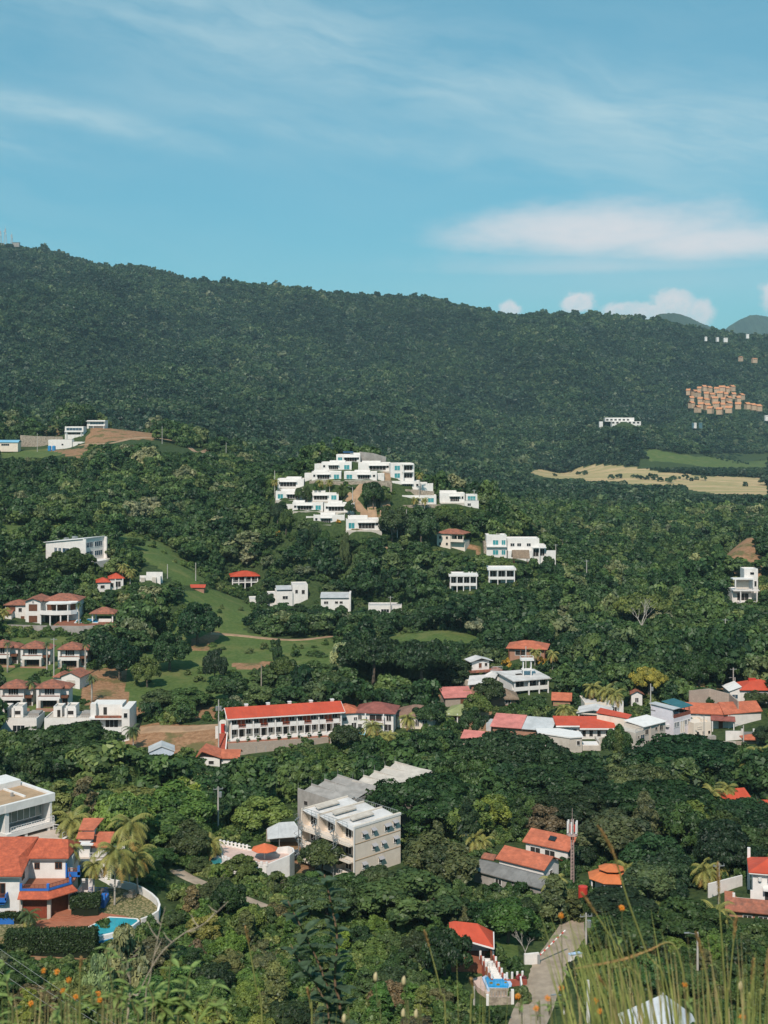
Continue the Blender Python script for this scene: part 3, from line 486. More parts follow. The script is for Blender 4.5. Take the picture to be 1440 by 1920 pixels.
def crown_mesh(name, m, seed, R=4.5, Ht=6.5, z0=2.2, clumps=40, per=150, leaf=.45, shape='round', tone=(.1, .75)):
    """a crown of leaf-sized faces gathered in clumps through an uneven dome"""
    g = np.random.default_rng(seed); cs = []
    while len(cs) < clumps:
        d = g.normal(size=3); d /= np.linalg.norm(d)
        if shape == 'flat': r = g.uniform(.15, 1.0)**.6; p = np.array([d[0]*R*r*1.1, d[1]*R*r*1.1, z0+Ht*(.45+.42*(1-r*r)+g.normal()*.07)]); cr = R*g.uniform(.16, .26)
        elif shape == 'tall': p = np.array([d[0]*R*.6*g.uniform(.4, 1), d[1]*R*.6*g.uniform(.4, 1), z0+Ht*g.uniform(.0, .92)]); k = (p[2]-z0)/Ht; p[:2] *= (1.15-.8*k); cr = R*g.uniform(.25, .42)*(1.1-.5*k)
        elif shape == 'bush':
            if d[2] < -.1: continue
            r = g.uniform(.45, .85); p = np.array([d[0]*R*r, d[1]*R*r, z0+d[2]*Ht*r]); cr = R*g.uniform(.22, .36)
        else:
            if d[2] < -.45: continue
            r = g.uniform(.5, .86)*(1+.18*math.sin(3*math.atan2(d[1], d[0])+seed)); p = np.array([d[0]*R*r, d[1]*R*r, z0+Ht*.45+d[2]*Ht*.52*r]); cr = R*g.uniform(.2, .36)
        cs.append((p, cr, g.uniform(*tone)))
    n = per*clumps; C = np.repeat(np.array([c[0] for c in cs]), per, 0); CR = np.repeat(np.array([c[1] for c in cs]), per); TN = np.repeat(np.array([c[2] for c in cs]), per)
    d = g.normal(size=(n, 3)); d[:, 2] = d[:, 2]*.8+.35
    cen = np.array([0, 0, z0+Ht*.35]); out = C-cen; out /= (np.linalg.norm(out, axis=1, keepdims=True)+1e-6); d += out*.7; d /= np.linalg.norm(d, axis=1, keepdims=True)
    fl = np.array([1, 1, .55 if shape == 'flat' else .85]); pos = C+d*fl*(CR*g.uniform(.55, 1.12, n)**.6)[:, None]
    nr = d+g.normal(size=(n, 3))*.55; nr[:, 2] += .25; nr /= np.linalg.norm(nr, axis=1, keepdims=True)
    a = np.cross(nr, g.normal(size=(n, 3))); a /= np.linalg.norm(a, axis=1, keepdims=True); b = np.cross(nr, a)
    L = (leaf*g.uniform(.6, 1.35, n))[:, None]; W = L*g.uniform(.45, .75, n)[:, None]; dr = np.array([0, 0, -.12])*L
    q = np.stack([pos-a*L+dr, pos-b*W, pos+a*L+dr, pos+b*W], 1).reshape(-1, 3)
    me = bpy.data.meshes.new(name); me.vertices.add(4*n); me.vertices.foreach_set('co', q.ravel()); me.loops.add(4*n); me.loops.foreach_set('vertex_index', np.arange(4*n)); me.polygons.add(n)
    me.polygons.foreach_set('loop_start', np.arange(0, 4*n, 4)); me.update(calc_edges=True)
    t = np.clip(TN+g.normal(0, .16, n), 0, 1); at = me.attributes.new('tone', 'FLOAT', 'FACE'); at.data.foreach_set('value', t.astype(np.float32)); me.materials.append(m); return me
def trunk_mesh(seed, R, z0, Ht, m, flat=False):
    g = random.Random(seed); mb = MB(); r = .05*R+.06; lean = (g.uniform(-.3, .3), g.uniform(-.3, .3)); top = z0+Ht*(.25 if not flat else .3)
    mb.tube([(0, 0, -1.2), (lean[0]*.3, lean[1]*.3, top*.5), (lean[0], lean[1], top)], [r*1.35, r, r*.75], 7)
    for k in range(6):
        w = k*1.05+g.uniform(-.3, .3); e = (math.cos(w)*R*.55, math.sin(w)*R*.55, top+Ht*g.uniform(.15, .4))
        mb.tube([(lean[0], lean[1], top-.2), (lean[0]+e[0]*.45, lean[1]+e[1]*.45, top+(e[2]-top)*.6), e], [r*.6, r*.4, r*.15], 5)
    o = mb.build('trunk', m, smooth=True); me = o.data; bpy.data.objects.remove(o); return me

M_BARK = mat('bark', (.16, .125, .095), .95, .2, 3., bump=.4); M_PALEBARK = mat('pale_bark', (.42, .38, .33), .95, .15, 3.)
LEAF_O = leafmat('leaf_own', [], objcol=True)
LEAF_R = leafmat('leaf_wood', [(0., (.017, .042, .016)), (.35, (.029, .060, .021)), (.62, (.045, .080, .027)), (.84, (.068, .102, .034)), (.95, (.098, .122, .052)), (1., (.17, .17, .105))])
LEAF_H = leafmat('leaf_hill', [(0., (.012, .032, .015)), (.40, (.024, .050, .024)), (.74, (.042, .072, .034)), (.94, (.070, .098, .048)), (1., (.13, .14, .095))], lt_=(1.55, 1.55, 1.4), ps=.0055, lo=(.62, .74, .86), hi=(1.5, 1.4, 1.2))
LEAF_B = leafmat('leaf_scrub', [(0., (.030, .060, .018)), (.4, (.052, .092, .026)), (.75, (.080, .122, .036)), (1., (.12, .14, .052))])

NEAR = {}                                        # shapes shared by the trees one can tell apart
for sh, n in (('round', 4), ('flat', 3), ('tall', 2), ('bush', 2)):
    for i in range(n):
        k = dict(round=dict(R=4.6, Ht=7., z0=1.6, clumps=46, per=190, leaf=.34), flat=dict(R=7.2, Ht=5.6, z0=3.2, clumps=95, per=150, leaf=.30), tall=dict(R=3.6, Ht=9.5, z0=1.2, clumps=46, per=170, leaf=.34), bush=dict(R=2.8, Ht=3.1, z0=.2, clumps=30, per=150, leaf=.26))[sh]
        NEAR[sh, i] = (crown_mesh(f'crown_{sh}', LEAF_O, 40+i*7+len(sh), shape=sh, **k), trunk_mesh(i, k['R'], k['z0'], k['Ht'], M_BARK, sh == 'flat'), k['R'], k['z0']+k['Ht'])

def scatter(D0, D1, sp, half_px=(-150, 1590), seed=1):
    g = np.random.default_rng(seed); out = []; D = D0
    while D < D1:
        s = sp(D) if callable(sp) else sp; x0, x1 = (half_px[0]-U0)/F*D-s*2, (half_px[1]-U0)/F*D+s*2; n = int((x1-x0)/s)
        x = x0+(np.arange(n)+g.uniform(-.45, .45, n)+(.5 if int(D/s) % 2 else 0))*s; out.append(np.stack([x, D+g.uniform(-.45, .45, n)*s, np.full(n, s)], 1)); D += s*.9
    return np.concatenate(out)
def allowed(x, y, R, Ht, tight=1.0, use_tracks=True, low=0.):
    """keeps what the photo shows in the open: no crown stands on a building, a track or a clearing, or between them and the camera"""
    z = H(x, y); s = F/y; ux, _ = pix(x, y, z); top = V0-F*(z+Ht)/y; base = V0-F*(z+Ht*.1)/y; ok = np.ones(x.shape, bool)
    for i_, ((a, b, c, d), D) in enumerate(CLEAR):
        if i_ < NSITE: d = d-low*(d-b)
        ok &= ~((y < D+3) & (ux+R*s*.85*tight > a) & (ux-R*s*.85*tight < c) & (top < d-2) & (base > b))
    for q, rad in FOOT: ok &= np.hypot(x-q.x, y-q.y-rad*.35) > rad*.95+R*.5
    for p in FIELD_W+DIRT_W: ok &= ~inpoly(x, y, p)
    if use_tracks: ok &= ~near_track(x, y, R*.6)
    return ok
def in_meadow(x, y):
    r = np.zeros(x.shape, bool)
    for p in MEADOW_W: r |= inpoly(x, y, p)
    return r
def stuff_points(name, pts, protos, label=None):
    """one object: leaves instanced over points (x, y, z, size, stretch, shape)"""
    me = bpy.data.meshes.new(name); n = len(pts); me.vertices.add(n); me.vertices.foreach_set('co', np.ascontiguousarray(pts[:, :3], np.float64).ravel())
    g = np.random.default_rng(n)
    sc = np.stack([pts[:, 3], pts[:, 3]*g.uniform(.85, 1.15, n), pts[:, 3]*pts[:, 4]], 1).astype(np.float32); rot = np.stack([g.normal(0, .07, n), g.normal(0, .07, n), g.uniform(0, 6.28, n)], 1).astype(np.float32)
    a = me.attributes.new('sc', 'FLOAT_VECTOR', 'POINT'); a.data.foreach_set('vector', sc.ravel()); a = me.attributes.new('rt', 'FLOAT_VECTOR', 'POINT'); a.data.foreach_set('vector', rot.ravel())
    a = me.attributes.new('shape', 'INT', 'POINT'); a.data.foreach_set('value', pts[:, 5].astype(np.int32))
    o = bpy.data.objects.new(name, me); COL.objects.link(o); tag(o, label, kind='stuff')
    ng = bpy.data.node_groups.new(name, 'GeometryNodeTree'); ng.interface.new_socket('Geometry', in_out='INPUT', socket_type='NodeSocketGeometry'); ng.interface.new_socket('Geometry', in_out='OUTPUT', socket_type='NodeSocketGeometry')
    N, L = ng.nodes, ng.links; gi = N.new('NodeGroupInput'); go = N.new('NodeGroupOutput'); jn = N.new('GeometryNodeJoinGeometry')
    def named(nm, ty): q = N.new('GeometryNodeInputNamedAttribute'); q.data_type = ty; q.inputs[0].default_value = nm; return q.outputs[0]
    s_, r_, k_ = named('sc', 'FLOAT_VECTOR'), named('rt', 'FLOAT_VECTOR'), named('shape', 'INT')
    for i, pm in enumerate(protos):
        po = bpy.data.objects.new(f'{name}_shape', pm); oi = N.new('GeometryNodeObjectInfo'); oi.inputs[0].default_value = po; oi.inputs['As Instance'].default_value = True
        ip = N.new('GeometryNodeInstanceOnPoints'); cm = N.new('FunctionNodeCompare'); cm.data_type = 'INT'; cm.operation = 'EQUAL'
        ins = [q for q in cm.inputs if q.type == 'INT']; L.new(k_, ins[0]); ins[1].default_value = i
        L.new(gi.outputs[0], ip.inputs['Points']); L.new(cm.outputs[0], ip.inputs['Selection']); L.new(oi.outputs['Geometry'], ip.inputs['Instance'])
        er = N.new('FunctionNodeEulerToRotation'); L.new(r_, er.inputs[0]); L.new(er.outputs[0], ip.inputs['Rotation']); L.new(s_, ip.inputs['Scale']); L.new(ip.outputs[0], jn.inputs[0])
    L.new(jn.outputs[0], go.inputs[0]); md = o.modifiers.new('leaves', 'NODES'); md.node_group = ng; return o

# far and middle woods: each one mass
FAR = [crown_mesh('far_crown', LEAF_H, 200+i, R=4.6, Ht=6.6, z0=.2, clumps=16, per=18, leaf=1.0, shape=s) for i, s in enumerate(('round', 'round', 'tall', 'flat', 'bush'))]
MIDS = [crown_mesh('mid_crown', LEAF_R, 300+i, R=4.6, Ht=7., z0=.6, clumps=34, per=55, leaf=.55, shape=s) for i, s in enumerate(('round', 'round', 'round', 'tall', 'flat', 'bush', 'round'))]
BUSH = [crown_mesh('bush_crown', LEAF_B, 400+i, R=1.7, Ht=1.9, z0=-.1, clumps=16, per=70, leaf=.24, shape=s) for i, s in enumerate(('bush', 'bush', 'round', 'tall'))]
def rs(g, n, lo, hi): return g.uniform(lo, hi, n)
def wood(D0, D1, sp, seed, size, ns, base=4.6, hk=1.):
    p = scatter(D0, D1, sp, seed=seed); g = np.random.default_rng(seed+50); n = len(p); clus = rawnoise(p[:, 0], p[:, 1], 45., seed); s = p[:, 2]/base*size*g.uniform(.55, 1.3, n)*(.8+.4*clus)
    if D0 >= 1000: s *= np.exp(g.normal(0, .22, n))
    st = g.uniform(.75, 1.25, n)*hk; k = g.integers(0, ns, n); x, y = p[:, 0], p[:, 1]
    for f in (1., .7, .45):
        R = base*s*f; Ht = 7.4*s*st*f; ok = allowed(x, y, R, Ht)
        if f == 1.: keep = ok.copy(); S = np.where(ok, s, 0)
        else:
            nk = ok & ~keep; S[nk] = s[nk]*f; keep |= ok
    keep &= ~in_meadow(x, y); return np.stack([x, y, H(x, y)-.3, S, st, k], 1)[keep]
def rawnoise(x, y, cell, seed):
    g = np.random.default_rng(seed+900); t = g.random((128, 128)); u, v = x/cell, y/cell; i, j = np.floor(u).astype(int), np.floor(v).astype(int); fu, fv = u-i, v-j; fu = fu*fu*(3-2*fu); fv = fv*fv*(3-2*fv)
    q = lambda a, b: t[a % 128, b % 128]
    return (q(i, j)*(1-fu)+q(i+1, j)*fu)*(1-fv)+(q(i, j+1)*(1-fu)+q(i+1, j+1)*fu)*fv
far = wood(1000, 3300, lambda D: 5.0+D*.0009, 21, .88, 5)
_g = np.random.default_rng(5); _q = []
for _py, _a, _b in ((734, 1300, 1384), (745, 1296, 1380), (755, 1292, 1392), (764, 1296, 1400), (739, 1364, 1380), (772, 1304, 1390), (766, 1386, 1404)):
    for _k in range(int((_b-_a)/5)): _D = 2150-(_py-730)*7+_g.uniform(-3, 3)-9; _x = (_g.uniform(_a, _b)-U0)/F*_D; _q.append((_x, _D, Hs(_x, _D)-.5, _g.uniform(.35, .62), _g.uniform(.7, 1.1), _g.integers(0, 5)))
for _px, _py in ((1084, 890), (1092, 891), (1098, 890), (1186, 895), (1196, 897), (1204, 899), (1212, 900), (1220, 897), (1228, 900), (1238, 903), (1250, 902), (1256, 906), (1264, 900), (1274, 898), (1284, 899), (1296, 902), (1306, 900), (1318, 901), (1040, 893), (1146, 899), (1160, 897), (1398, 912)):
    _h = hit(_px, _py); _q.append((_h.x, _h.y, _h.z-.4, _g.uniform(.7, 1.15), _g.uniform(.8, 1.1), _g.integers(0, 4)))
far = np.concatenate([far, np.array(_q)])
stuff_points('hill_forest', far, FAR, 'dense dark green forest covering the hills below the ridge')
LAST_NEAR = 262.
mid = wood(LAST_NEAR, 1000, lambda D: 5.4+D*.0016, 31, .92, 7)
# ------------------------------------------------------------------ the trees one can tell apart
TINT = dict(dark=((.022, .042, .016), 'dark green'), deep=((.034, .058, .021), 'deep green'), mid=((.056, .092, .028), 'mid green'), bright=((.090, .128, .034), 'bright green'),
            olive=((.100, .112, .042), 'olive green'), lime=((.125, .155, .034), 'yellow green'), brown=((.098, .092, .046), 'brownish green'), pale=((.27, .245, .15), 'cream blossomed'), gold=((.24, .18, .05), 'golden yellow'), ash=((.17, .175, .115), 'ash grey'), rust=((.10, .03, .018), 'rust red'))
KIND = dict(round=('broadleaf_tree', 'round tree', 'tree'), flat=('umbrella_tree', 'wide flat tree', 'tree'), tall=('slender_tree', 'slim tall tree', 'tree'), bush=('shrub', 'leafy shrub', 'shrub'))
TREES = []                                        # (shape, x, y, z, R scale, height scale, tint, named label or None)
def tree_at(shape, px, ptop, D, hw, tint, label=None, sink=0., var=None):
    x = (px-U0)/F*D; z = Hs(x, D)-sink; k = [q for q in NEAR if q[0] == shape]; v = k[(int(px*7+ptop) if var is None else var) % len(k)]; me = NEAR[v]
    TREES.append((v, x, D, z, hw/F*D/me[2], max(.3, ((V0-ptop)/F*D-z)/me[3]), tint, label))
for a in [('flat', 120, 1366, 290, 100, 'dark'), ('flat', 300, 1428, 280, 85, 'deep'), ('flat', 60, 1420, 268, 70, 'dark'), ('flat', 800, 1466, 257, 108, 'dark'), ('flat', 958, 1382, 288, 92, 'dark'), ('flat', 1066, 1432, 272, 100, 'dark'),
          ('flat', 1296, 1392, 290, 96, 'dark'), ('flat', 1090, 1488, 258, 85, 'dark'), ('flat', 1236, 1476, 254, 98, 'dark'), ('flat', 1400, 1506, 250, 60, 'deep'), ('flat', 880, 1420, 274, 60, 'deep'), ('flat', 1190, 1440, 270, 70, 'olive'),
          ('round', 1150, 1524, 236, 66, 'olive'), ('round', 1226, 1566, 228, 56, 'deep'), ('round', 488, 1496, 258, 52, 'olive'), ('round', 815, 1572, 222, 72, 'olive'), ('round', 775, 1640, 206, 92, 'mid'), ('round', 603, 1577, 234, 40, 'mid'), ('round', 652, 1640, 218, 40, 'deep'),
          ('round', 706, 1628, 222, 40, 'mid'), ('tall', 1040, 1640, 204, 40, 'olive'), ('round', 952, 1690, 194, 50, 'mid'), ('tall', 1070, 1668, 206, 30, 'olive'), ('round', 1096, 1694, 208, 26, 'deep'), ('round', 452, 1604, 226, 30, 'mid'), ('bush', 410, 1622, 222, 26, 'bright'), ('round', 372, 1612, 230, 22, 'deep'), ('bush', 520, 1636, 222, 28, 'mid'), ('round', 836, 1742, 180, 44, 'dark'), ('round', 1216, 1622, 212, 54, 'olive'), ('round', 1160, 1668, 206, 60, 'dark'),
          ('round', 1290, 1690, 196, 60, 'deep'), ('round', 1180, 1730, 188, 70, 'deep'), ('round', 330, 1475, 250, 66, 'mid'), ('round', 240, 1480, 252, 62, 'bright'), ('round', 175, 1455, 256, 58, 'mid'), ('round', 95, 1470, 250, 52, 'mid'), ('bush', 236, 1738, 182, 48, 'ash', 'ash grey dusty shrub below the villa pool'), ('bush', 186, 1790, 176, 30, 'ash', 'smaller ash grey shrub under the long hedge'), ('round', 300, 1530, 238, 58, 'mid'),
          ('round', 352, 1545, 236, 44, 'deep'), ('round', 650, 1360, 318, 30, 'deep'), ('round', 804, 1322, 335, 28, 'deep'), ('round', 895, 1302, 338, 26, 'mid'), ('round', 885, 1330, 322, 25, 'dark'), ('round', 1158, 1362, 306, 26, 'mid'), ('tall', 1160, 1366, 303, 16, 'bright'),
          ('round', 1418, 1297, 349, 24, 'deep'), ('round', 1434, 1362, 320, 22, 'dark'), ('round', 855, 1238, 372, 40, 'dark'), ('round', 920, 1272, 350, 26, 'deep'), ('flat', 1310, 1232, 362, 44, 'dark', 'dark spreading tree with a pale forked trunk above the earth yard'),
          ('round', 862, 1136, 440, 30, 'pale', 'tree covered in cream blossom at the end of the green mound'), ('round', 890, 1160, 430, 20, 'pale', 'smaller cream blossomed tree in front of the larger one beside the mound'), ('round', 638, 1204, 380, 22, 'pale', 'cream blossomed tree at the right edge of the green meadow'),
          ('flat', 1216, 1254, 356, 30, 'gold', 'golden yellow tree behind the pole with the white tower'), ('round', 318, 1186, 385, 35, 'deep', 'wide dark shrub tree beside the bare earth bank'), ('round', 402, 1218, 372, 22, 'dark', 'small dark tree alone in the middle of the meadow'),
          ('round', 224, 1200, 372, 36, 'dark'), ('round', 276, 1232, 366, 24, 'mid'), ('round', 370, 1130, 415, 40, 'dark'), ('round', 250, 1010, 500, 20, 'dark', 'single dark tree on the grass slope right of the slanted white house'), ('round', 430, 1265, 352, 40, 'deep'), ('round', 350, 1290, 345, 40, 'mid'),
          ('round', 300, 1295, 345, 34, 'mid'), ('round', 490, 1285, 346, 34, 'olive'), ('round', 560, 1262, 352, 38, 'mid'), ('round', 620, 1262, 350, 40, 'mid'), ('round', 530, 1232, 372, 26, 'mid'), ('round', 592, 1240, 366, 30, 'deep'), ('bush', 520, 1200, 400, 12, 'deep'),
          ('flat', 700, 1198, 372, 60, 'dark'), ('flat', 790, 1204, 366, 56, 'dark'), ('round', 30, 1400, 290, 26, 'rust', 'rust red tree poking out of the dark canopy at the left edge'), ('flat', 1205, 1116, 470, 50, 'olive', 'wide brownish tree above the bare forked branches'),
          ('round', 700, 902, 546, 20, 'dark', 'round dark tree in the middle of the white estate'), ('round', 735, 950, 528, 30, 'deep'), ('round', 790, 950, 530, 30, 'deep'), ('round', 130, 1030, 462, 42, 'deep'), ('round', 60, 1040, 455, 50, 'deep'), ('round', 576, 912, 548, 9, 'deep'), ('round', 596, 902, 554, 10, 'mid'), ('round', 640, 912, 552, 10, 'deep'), ('round', 560, 914, 548, 8, 'mid'), ('round', 655, 938, 538, 9, 'deep'), ('round', 720, 920, 550, 12, 'mid'), ('round', 608, 994, 524, 12, 'mid'), ('round', 590, 982, 526, 12, 'deep'), ('round', 648, 1000, 520, 10, 'mid'), ('round', 520, 942, 540, 12, 'deep'), ('round', 536, 958, 534, 14, 'mid'), ('round', 835, 955, 548, 16, 'mid'), ('round', 862, 962, 545, 16, 'deep'), ('round', 900, 958, 550, 14, 'deep'), ('round', 812, 962, 546, 14, 'deep'), ('round', 884, 985, 540, 14, 'mid'), ('round', 790, 985, 532, 16, 'mid'), ('round', 497, 1112, 488, 19, 'deep'), ('round', 530, 1130, 482, 18, 'mid'), ('round', 560, 1132, 482, 15, 'deep'), ('round', 640, 1136, 482, 15, 'mid'), ('round', 610, 1138, 480, 12, 'deep'), ('round', 700, 1142, 478, 12, 'mid'), ('round', 745, 1140, 478, 12, 'deep'), ('round', 1028, 1042, 520, 12, 'deep'), ('round', 1000, 1046, 518, 10, 'mid')]: tree_at(*a[:6], label=(a[6] if len(a) > 6 else None))
def fill(D0, D1, sp, seed, shapes, tints, size, hmul=1., cap=999):
    p = scatter(D0, D1, sp, (-40, 1480), seed); g = np.random.default_rng(seed); n = 0
    for x, y, s in p[np.argsort(p[:, 1])]:
        sh = shapes[g.integers(len(shapes))]; v = [q for q in NEAR if q[0] == sh]; v = v[g.integers(len(v))]; me = NEAR[v]; q = size*g.uniform(.75, 1.25)*(4.6/me[2])**.6; h = q*g.uniform(.8, 1.15)*hmul
        if any((x-t[1])**2+(y-t[2])**2 < (NEAR[t[0]][2]*t[4]*.62+me[2]*q*.5)**2 for t in TREES): continue
        for f in (1., .75, .55):
            if allowed(np.array([x]), np.array([y]), me[2]*q*f, me[3]*h*f)[0] and not in_meadow(np.array([x]), np.array([y]))[0]:
                TREES.append((v, x, y, Hs(x, y)-.2, q*f, h*f, tints[g.integers(len(tints))], None)); n += 1; break
fill(210, 262, 6.6, 61, ('round', 'round', 'round', 'tall', 'flat'), ('dark', 'deep', 'deep', 'mid', 'mid', 'bright', 'olive', 'lime', 'brown'), .92)
fill(162, 210, 4.9, 62, ('round', 'bush', 'round', 'tall'), ('deep', 'mid', 'mid', 'bright', 'dark', 'olive', 'lime', 'brown'), .56, .82)
rr = np.array([[t[1], t[2], NEAR[t[0]][2]*t[4]] for t in TREES])
keep_ = np.array([not np.any(np.hypot(rr[:, 0]-q[0], rr[:, 1]-q[1]) < rr[:, 2]*.6+2.2*q[3]) for q in mid]); mid = mid[keep_]
stuff_points('valley_wood', mid, MIDS, 'dark green wood filling the valley floor')
# scrub between the trees and along the clearings: nobody could count it
def scrub(D0, D1, sp, seed, size, meadow=.0, pxr=(-150, 1590)):
    p = scatter(D0, D1, sp, pxr, seed=seed); g = np.random.default_rng(seed+1); n = len(p); s = g.uniform(.5, 1.3, n)*size; x, y = p[:, 0], p[:, 1]; ok = allowed(x, y, 1.7*s, 1.9*s, .6, low=.35)
    for q, rad in FOOT: ok &= np.hypot(x-q.x, y-q.y-rad*.35) > rad*.9
    ok &= (~in_meadow(x, y)) | (g.random(n) < meadow)
    return np.stack([x, y, H(x, y), s, g.uniform(.6, 1.2, n), g.integers(0, 4, n)], 1)[ok]
stuff_points('undergrowth', np.concatenate([scrub(158, 262, 1.75, 71, 1.05, .03), scrub(262, 420, 2.5, 72, 1.15, .09), scrub(420, 620, 3.6, 73, 1.3, .05), scrub(500, 600, 2.3, 74, .8, .0, (470, 1060))]), BUSH, 'leafy scrub covering the ground between the trees')

LANDMARK = dict(hotel='the red roofed terrace hotel', apart='the cream apartment block', grey_block='the grey concrete block', villa='the blue trimmed villa', umbrella='the orange parasol terrace', modern_bl='the white flat roofed villa', red_p='the twin orange roofs',
                orange_oct='the orange octagonal roof', pav='the red pavilion', gatehouse='the white gatehouse', tower='the white tower house', concrete='the pale concrete house', long_orange='the long orange roof', mansion='the tiled mansion', slanted='the slanted white house',
                cream='the cream house', m3='the white stacked house', patio='the round stone patio', white_shed='the corrugated white roof', gate='the white road gate', red_se='the red roof far right', k14='the white estate', grey_long='the long grey roof', mast='the cell mast', maroon='the maroon roof', stepped='the stepped white house', c5='the tiled cottages')
def place_trees():
    rows = {}; vis = []
    for t in TREES:
        v, x, y, z, q, h, tint, label = t; sh = v[0]; px, py = pix(x, y, z+NEAR[v][3]*h*.6)
        if label: rows.setdefault(('own', label), []).append((px, t)); continue
        k, (dx, dy) = min(((k, (px-(SITES[k][4][0]+SITES[k][4][2])/2, py-(SITES[k][4][1]+SITES[k][4][3])/2)) for k in LANDMARK), key=lambda r: math.hypot(r[1][0]*.8, r[1][1]))
        w = (SITES[k][4][2]-SITES[k][4][0])/2; rel = ('left of' if dx < 0 else 'right of') if abs(dx) > w else ('above' if dy < 0 else 'below'); rows.setdefault((sh, tint, rel, k), []).append((px, t))
    ORD = 'leftmost second third fourth fifth sixth seventh eighth ninth tenth eleventh twelfth'.split(); NUM = 'one two three four five six seven eight nine ten eleven twelve'.split(); first = {}
    for key, l in rows.items():
        l.sort(key=lambda r: r[0])
        for i, (px, t) in enumerate(l):
            v, x, y, z, q, h, tint, label = t; name, noun, cat = KIND[v[0]]; col, word = TINT[tint]; n = len(l)
            if label is None:
                rel = f'{key[2]} {LANDMARK[key[3]]}'
                if n == 1: label = f'{word} {noun} {rel}'
                elif n <= 12: label = f'{"leftmost" if i == 0 else "rightmost" if i == n-1 else ORD[i]+" from left"} of {NUM[n-1] if n > 2 else "two"} {word} {noun.rsplit(" ", 1)[0]} {cat}s {rel}'
                else: label = f'{word} {noun} among the many {rel}'
            r = thing(name, label, cat, (x, y, z), (x*37+y*91) % 360, f'{noun}s in the valley')
            g = random.Random(int(x*10+y)); c = [min(1, a*g.uniform(.85, 1.18)) for a in col]
            for part, me in (('trunk', NEAR[v][1]), ('crown', NEAR[v][0])):
                o = bpy.data.objects.new(part, me); COL.objects.link(o); o.parent = r; o.color = (*c, 1)
            r.scale = (q, q, h)
place_trees(); print('trees', len(TREES), 'mid', len(mid), 'far', len(far))

def palm_mesh(seed, h=7., n=20, L=3.2, royal=False):
    g = random.Random(seed); tr = MB(); bend = g.uniform(-.6, .6); pts = [(bend*(k/6)**2, .3*bend*(k/6)**2, h*k/6-(.8 if k == 0 else 0)) for k in range(7)]; tr.tube(pts, [.24, .17, .15, .14, .13, .12, .11] if not royal else [.26, .24, .24, .25, .22, .18, .14], 7)
    cr = MB(); top = Vector(pts[-1])
    for k in range(n):
        w = k*2.399+g.uniform(-.2, .2); up = 1.15-1.75*k/n+g.uniform(-.1, .1); ln = L*g.uniform(.8, 1.12); p = top.copy(); d = Vector((math.cos(w)*math.cos(up), math.sin(w)*math.cos(up), math.sin(up))); side = Vector((-math.sin(w), math.cos(w), 0)); st = ln/9
        sp = [p.copy()]; cr.k = 0 if k < n*.72 else 1
        for j in range(9):
            d = (d+Vector((0, 0, -.17-.02*j))).normalized(); p = p+d*st; sp.append(p.copy())
            wl = .75*math.sin(math.pi*(.12+.86*(j+1)/10))*L/3.2; dr = Vector((0, 0, -.55*wl))+d*wl*.45
            for sgn in (-1, 1):
                for fr in (0, .5):
                    a = sp[-2].lerp(p, fr); b = sp[-2].lerp(p, fr+.5); q = a+side*sgn*wl*g.uniform(.85, 1.1)+dr; cr.face([a, b, q.lerp(b, .1)+side*sgn*.02, q])
        cr.tube([sp[0], sp[3], sp[6], sp[9]], [.045, .035, .02, .008], 3)
    return tr, cr
M_FROND = mat('palm_frond', (.25, .22, .055), .55, .2, .8, c2=(.13, .145, .035)); M_FROND_Y = mat('palm_frond_old', (.36, .235, .065), .6, .2, .8); M_FROND_G = mat('palm_frond_green', (.070, .105, .032), .55, .2, .8)
PALMS = {}
for i, (h, roy) in enumerate(((7.5, False), (6., False), (2.6, False), (8.5, True))):
    a, b = palm_mesh(80+i, h, 28 if not roy else 14, 3.4 if i < 2 else 2.3, roy); gm = [M_FROND, M_FROND_Y] if i < 2 else [M_FROND_G, M_FROND]
    oa = a.build('trunk', M_PALEBARK, smooth=True); ob_ = b.build('crown', gm); PALMS[i] = (oa.data, ob_.data, h); bpy.data.objects.remove(oa); bpy.data.objects.remove(ob_)
def palm(px, pc, D, kind, label, sc=None, grp='palms in the valley'):
    """pc: pixel row of the heart of the crown; the trunk reaches down to the land"""
    x = (px-U0)/F*D; z = Hs(x, D); top = (V0-pc)/F*D; h = PALMS[kind][2]; k = max(.35, (top-z)/h); s = sc or 1.
    r = thing('palm_tree', label, 'palm', (x, D, z), (px*53) % 360, grp)
    t = bpy.data.objects.new('trunk', PALMS[kind][0]); COL.objects.link(t); t.parent = r; t.scale = (1, 1, k)
    c = bpy.data.objects.new('crown', PALMS[kind][1]); COL.objects.link(c); c.parent = r; c.scale = (s, s, s); c.location = (PALMS[kind][1].get('ox', 0), 0, h*(k-s)); return r
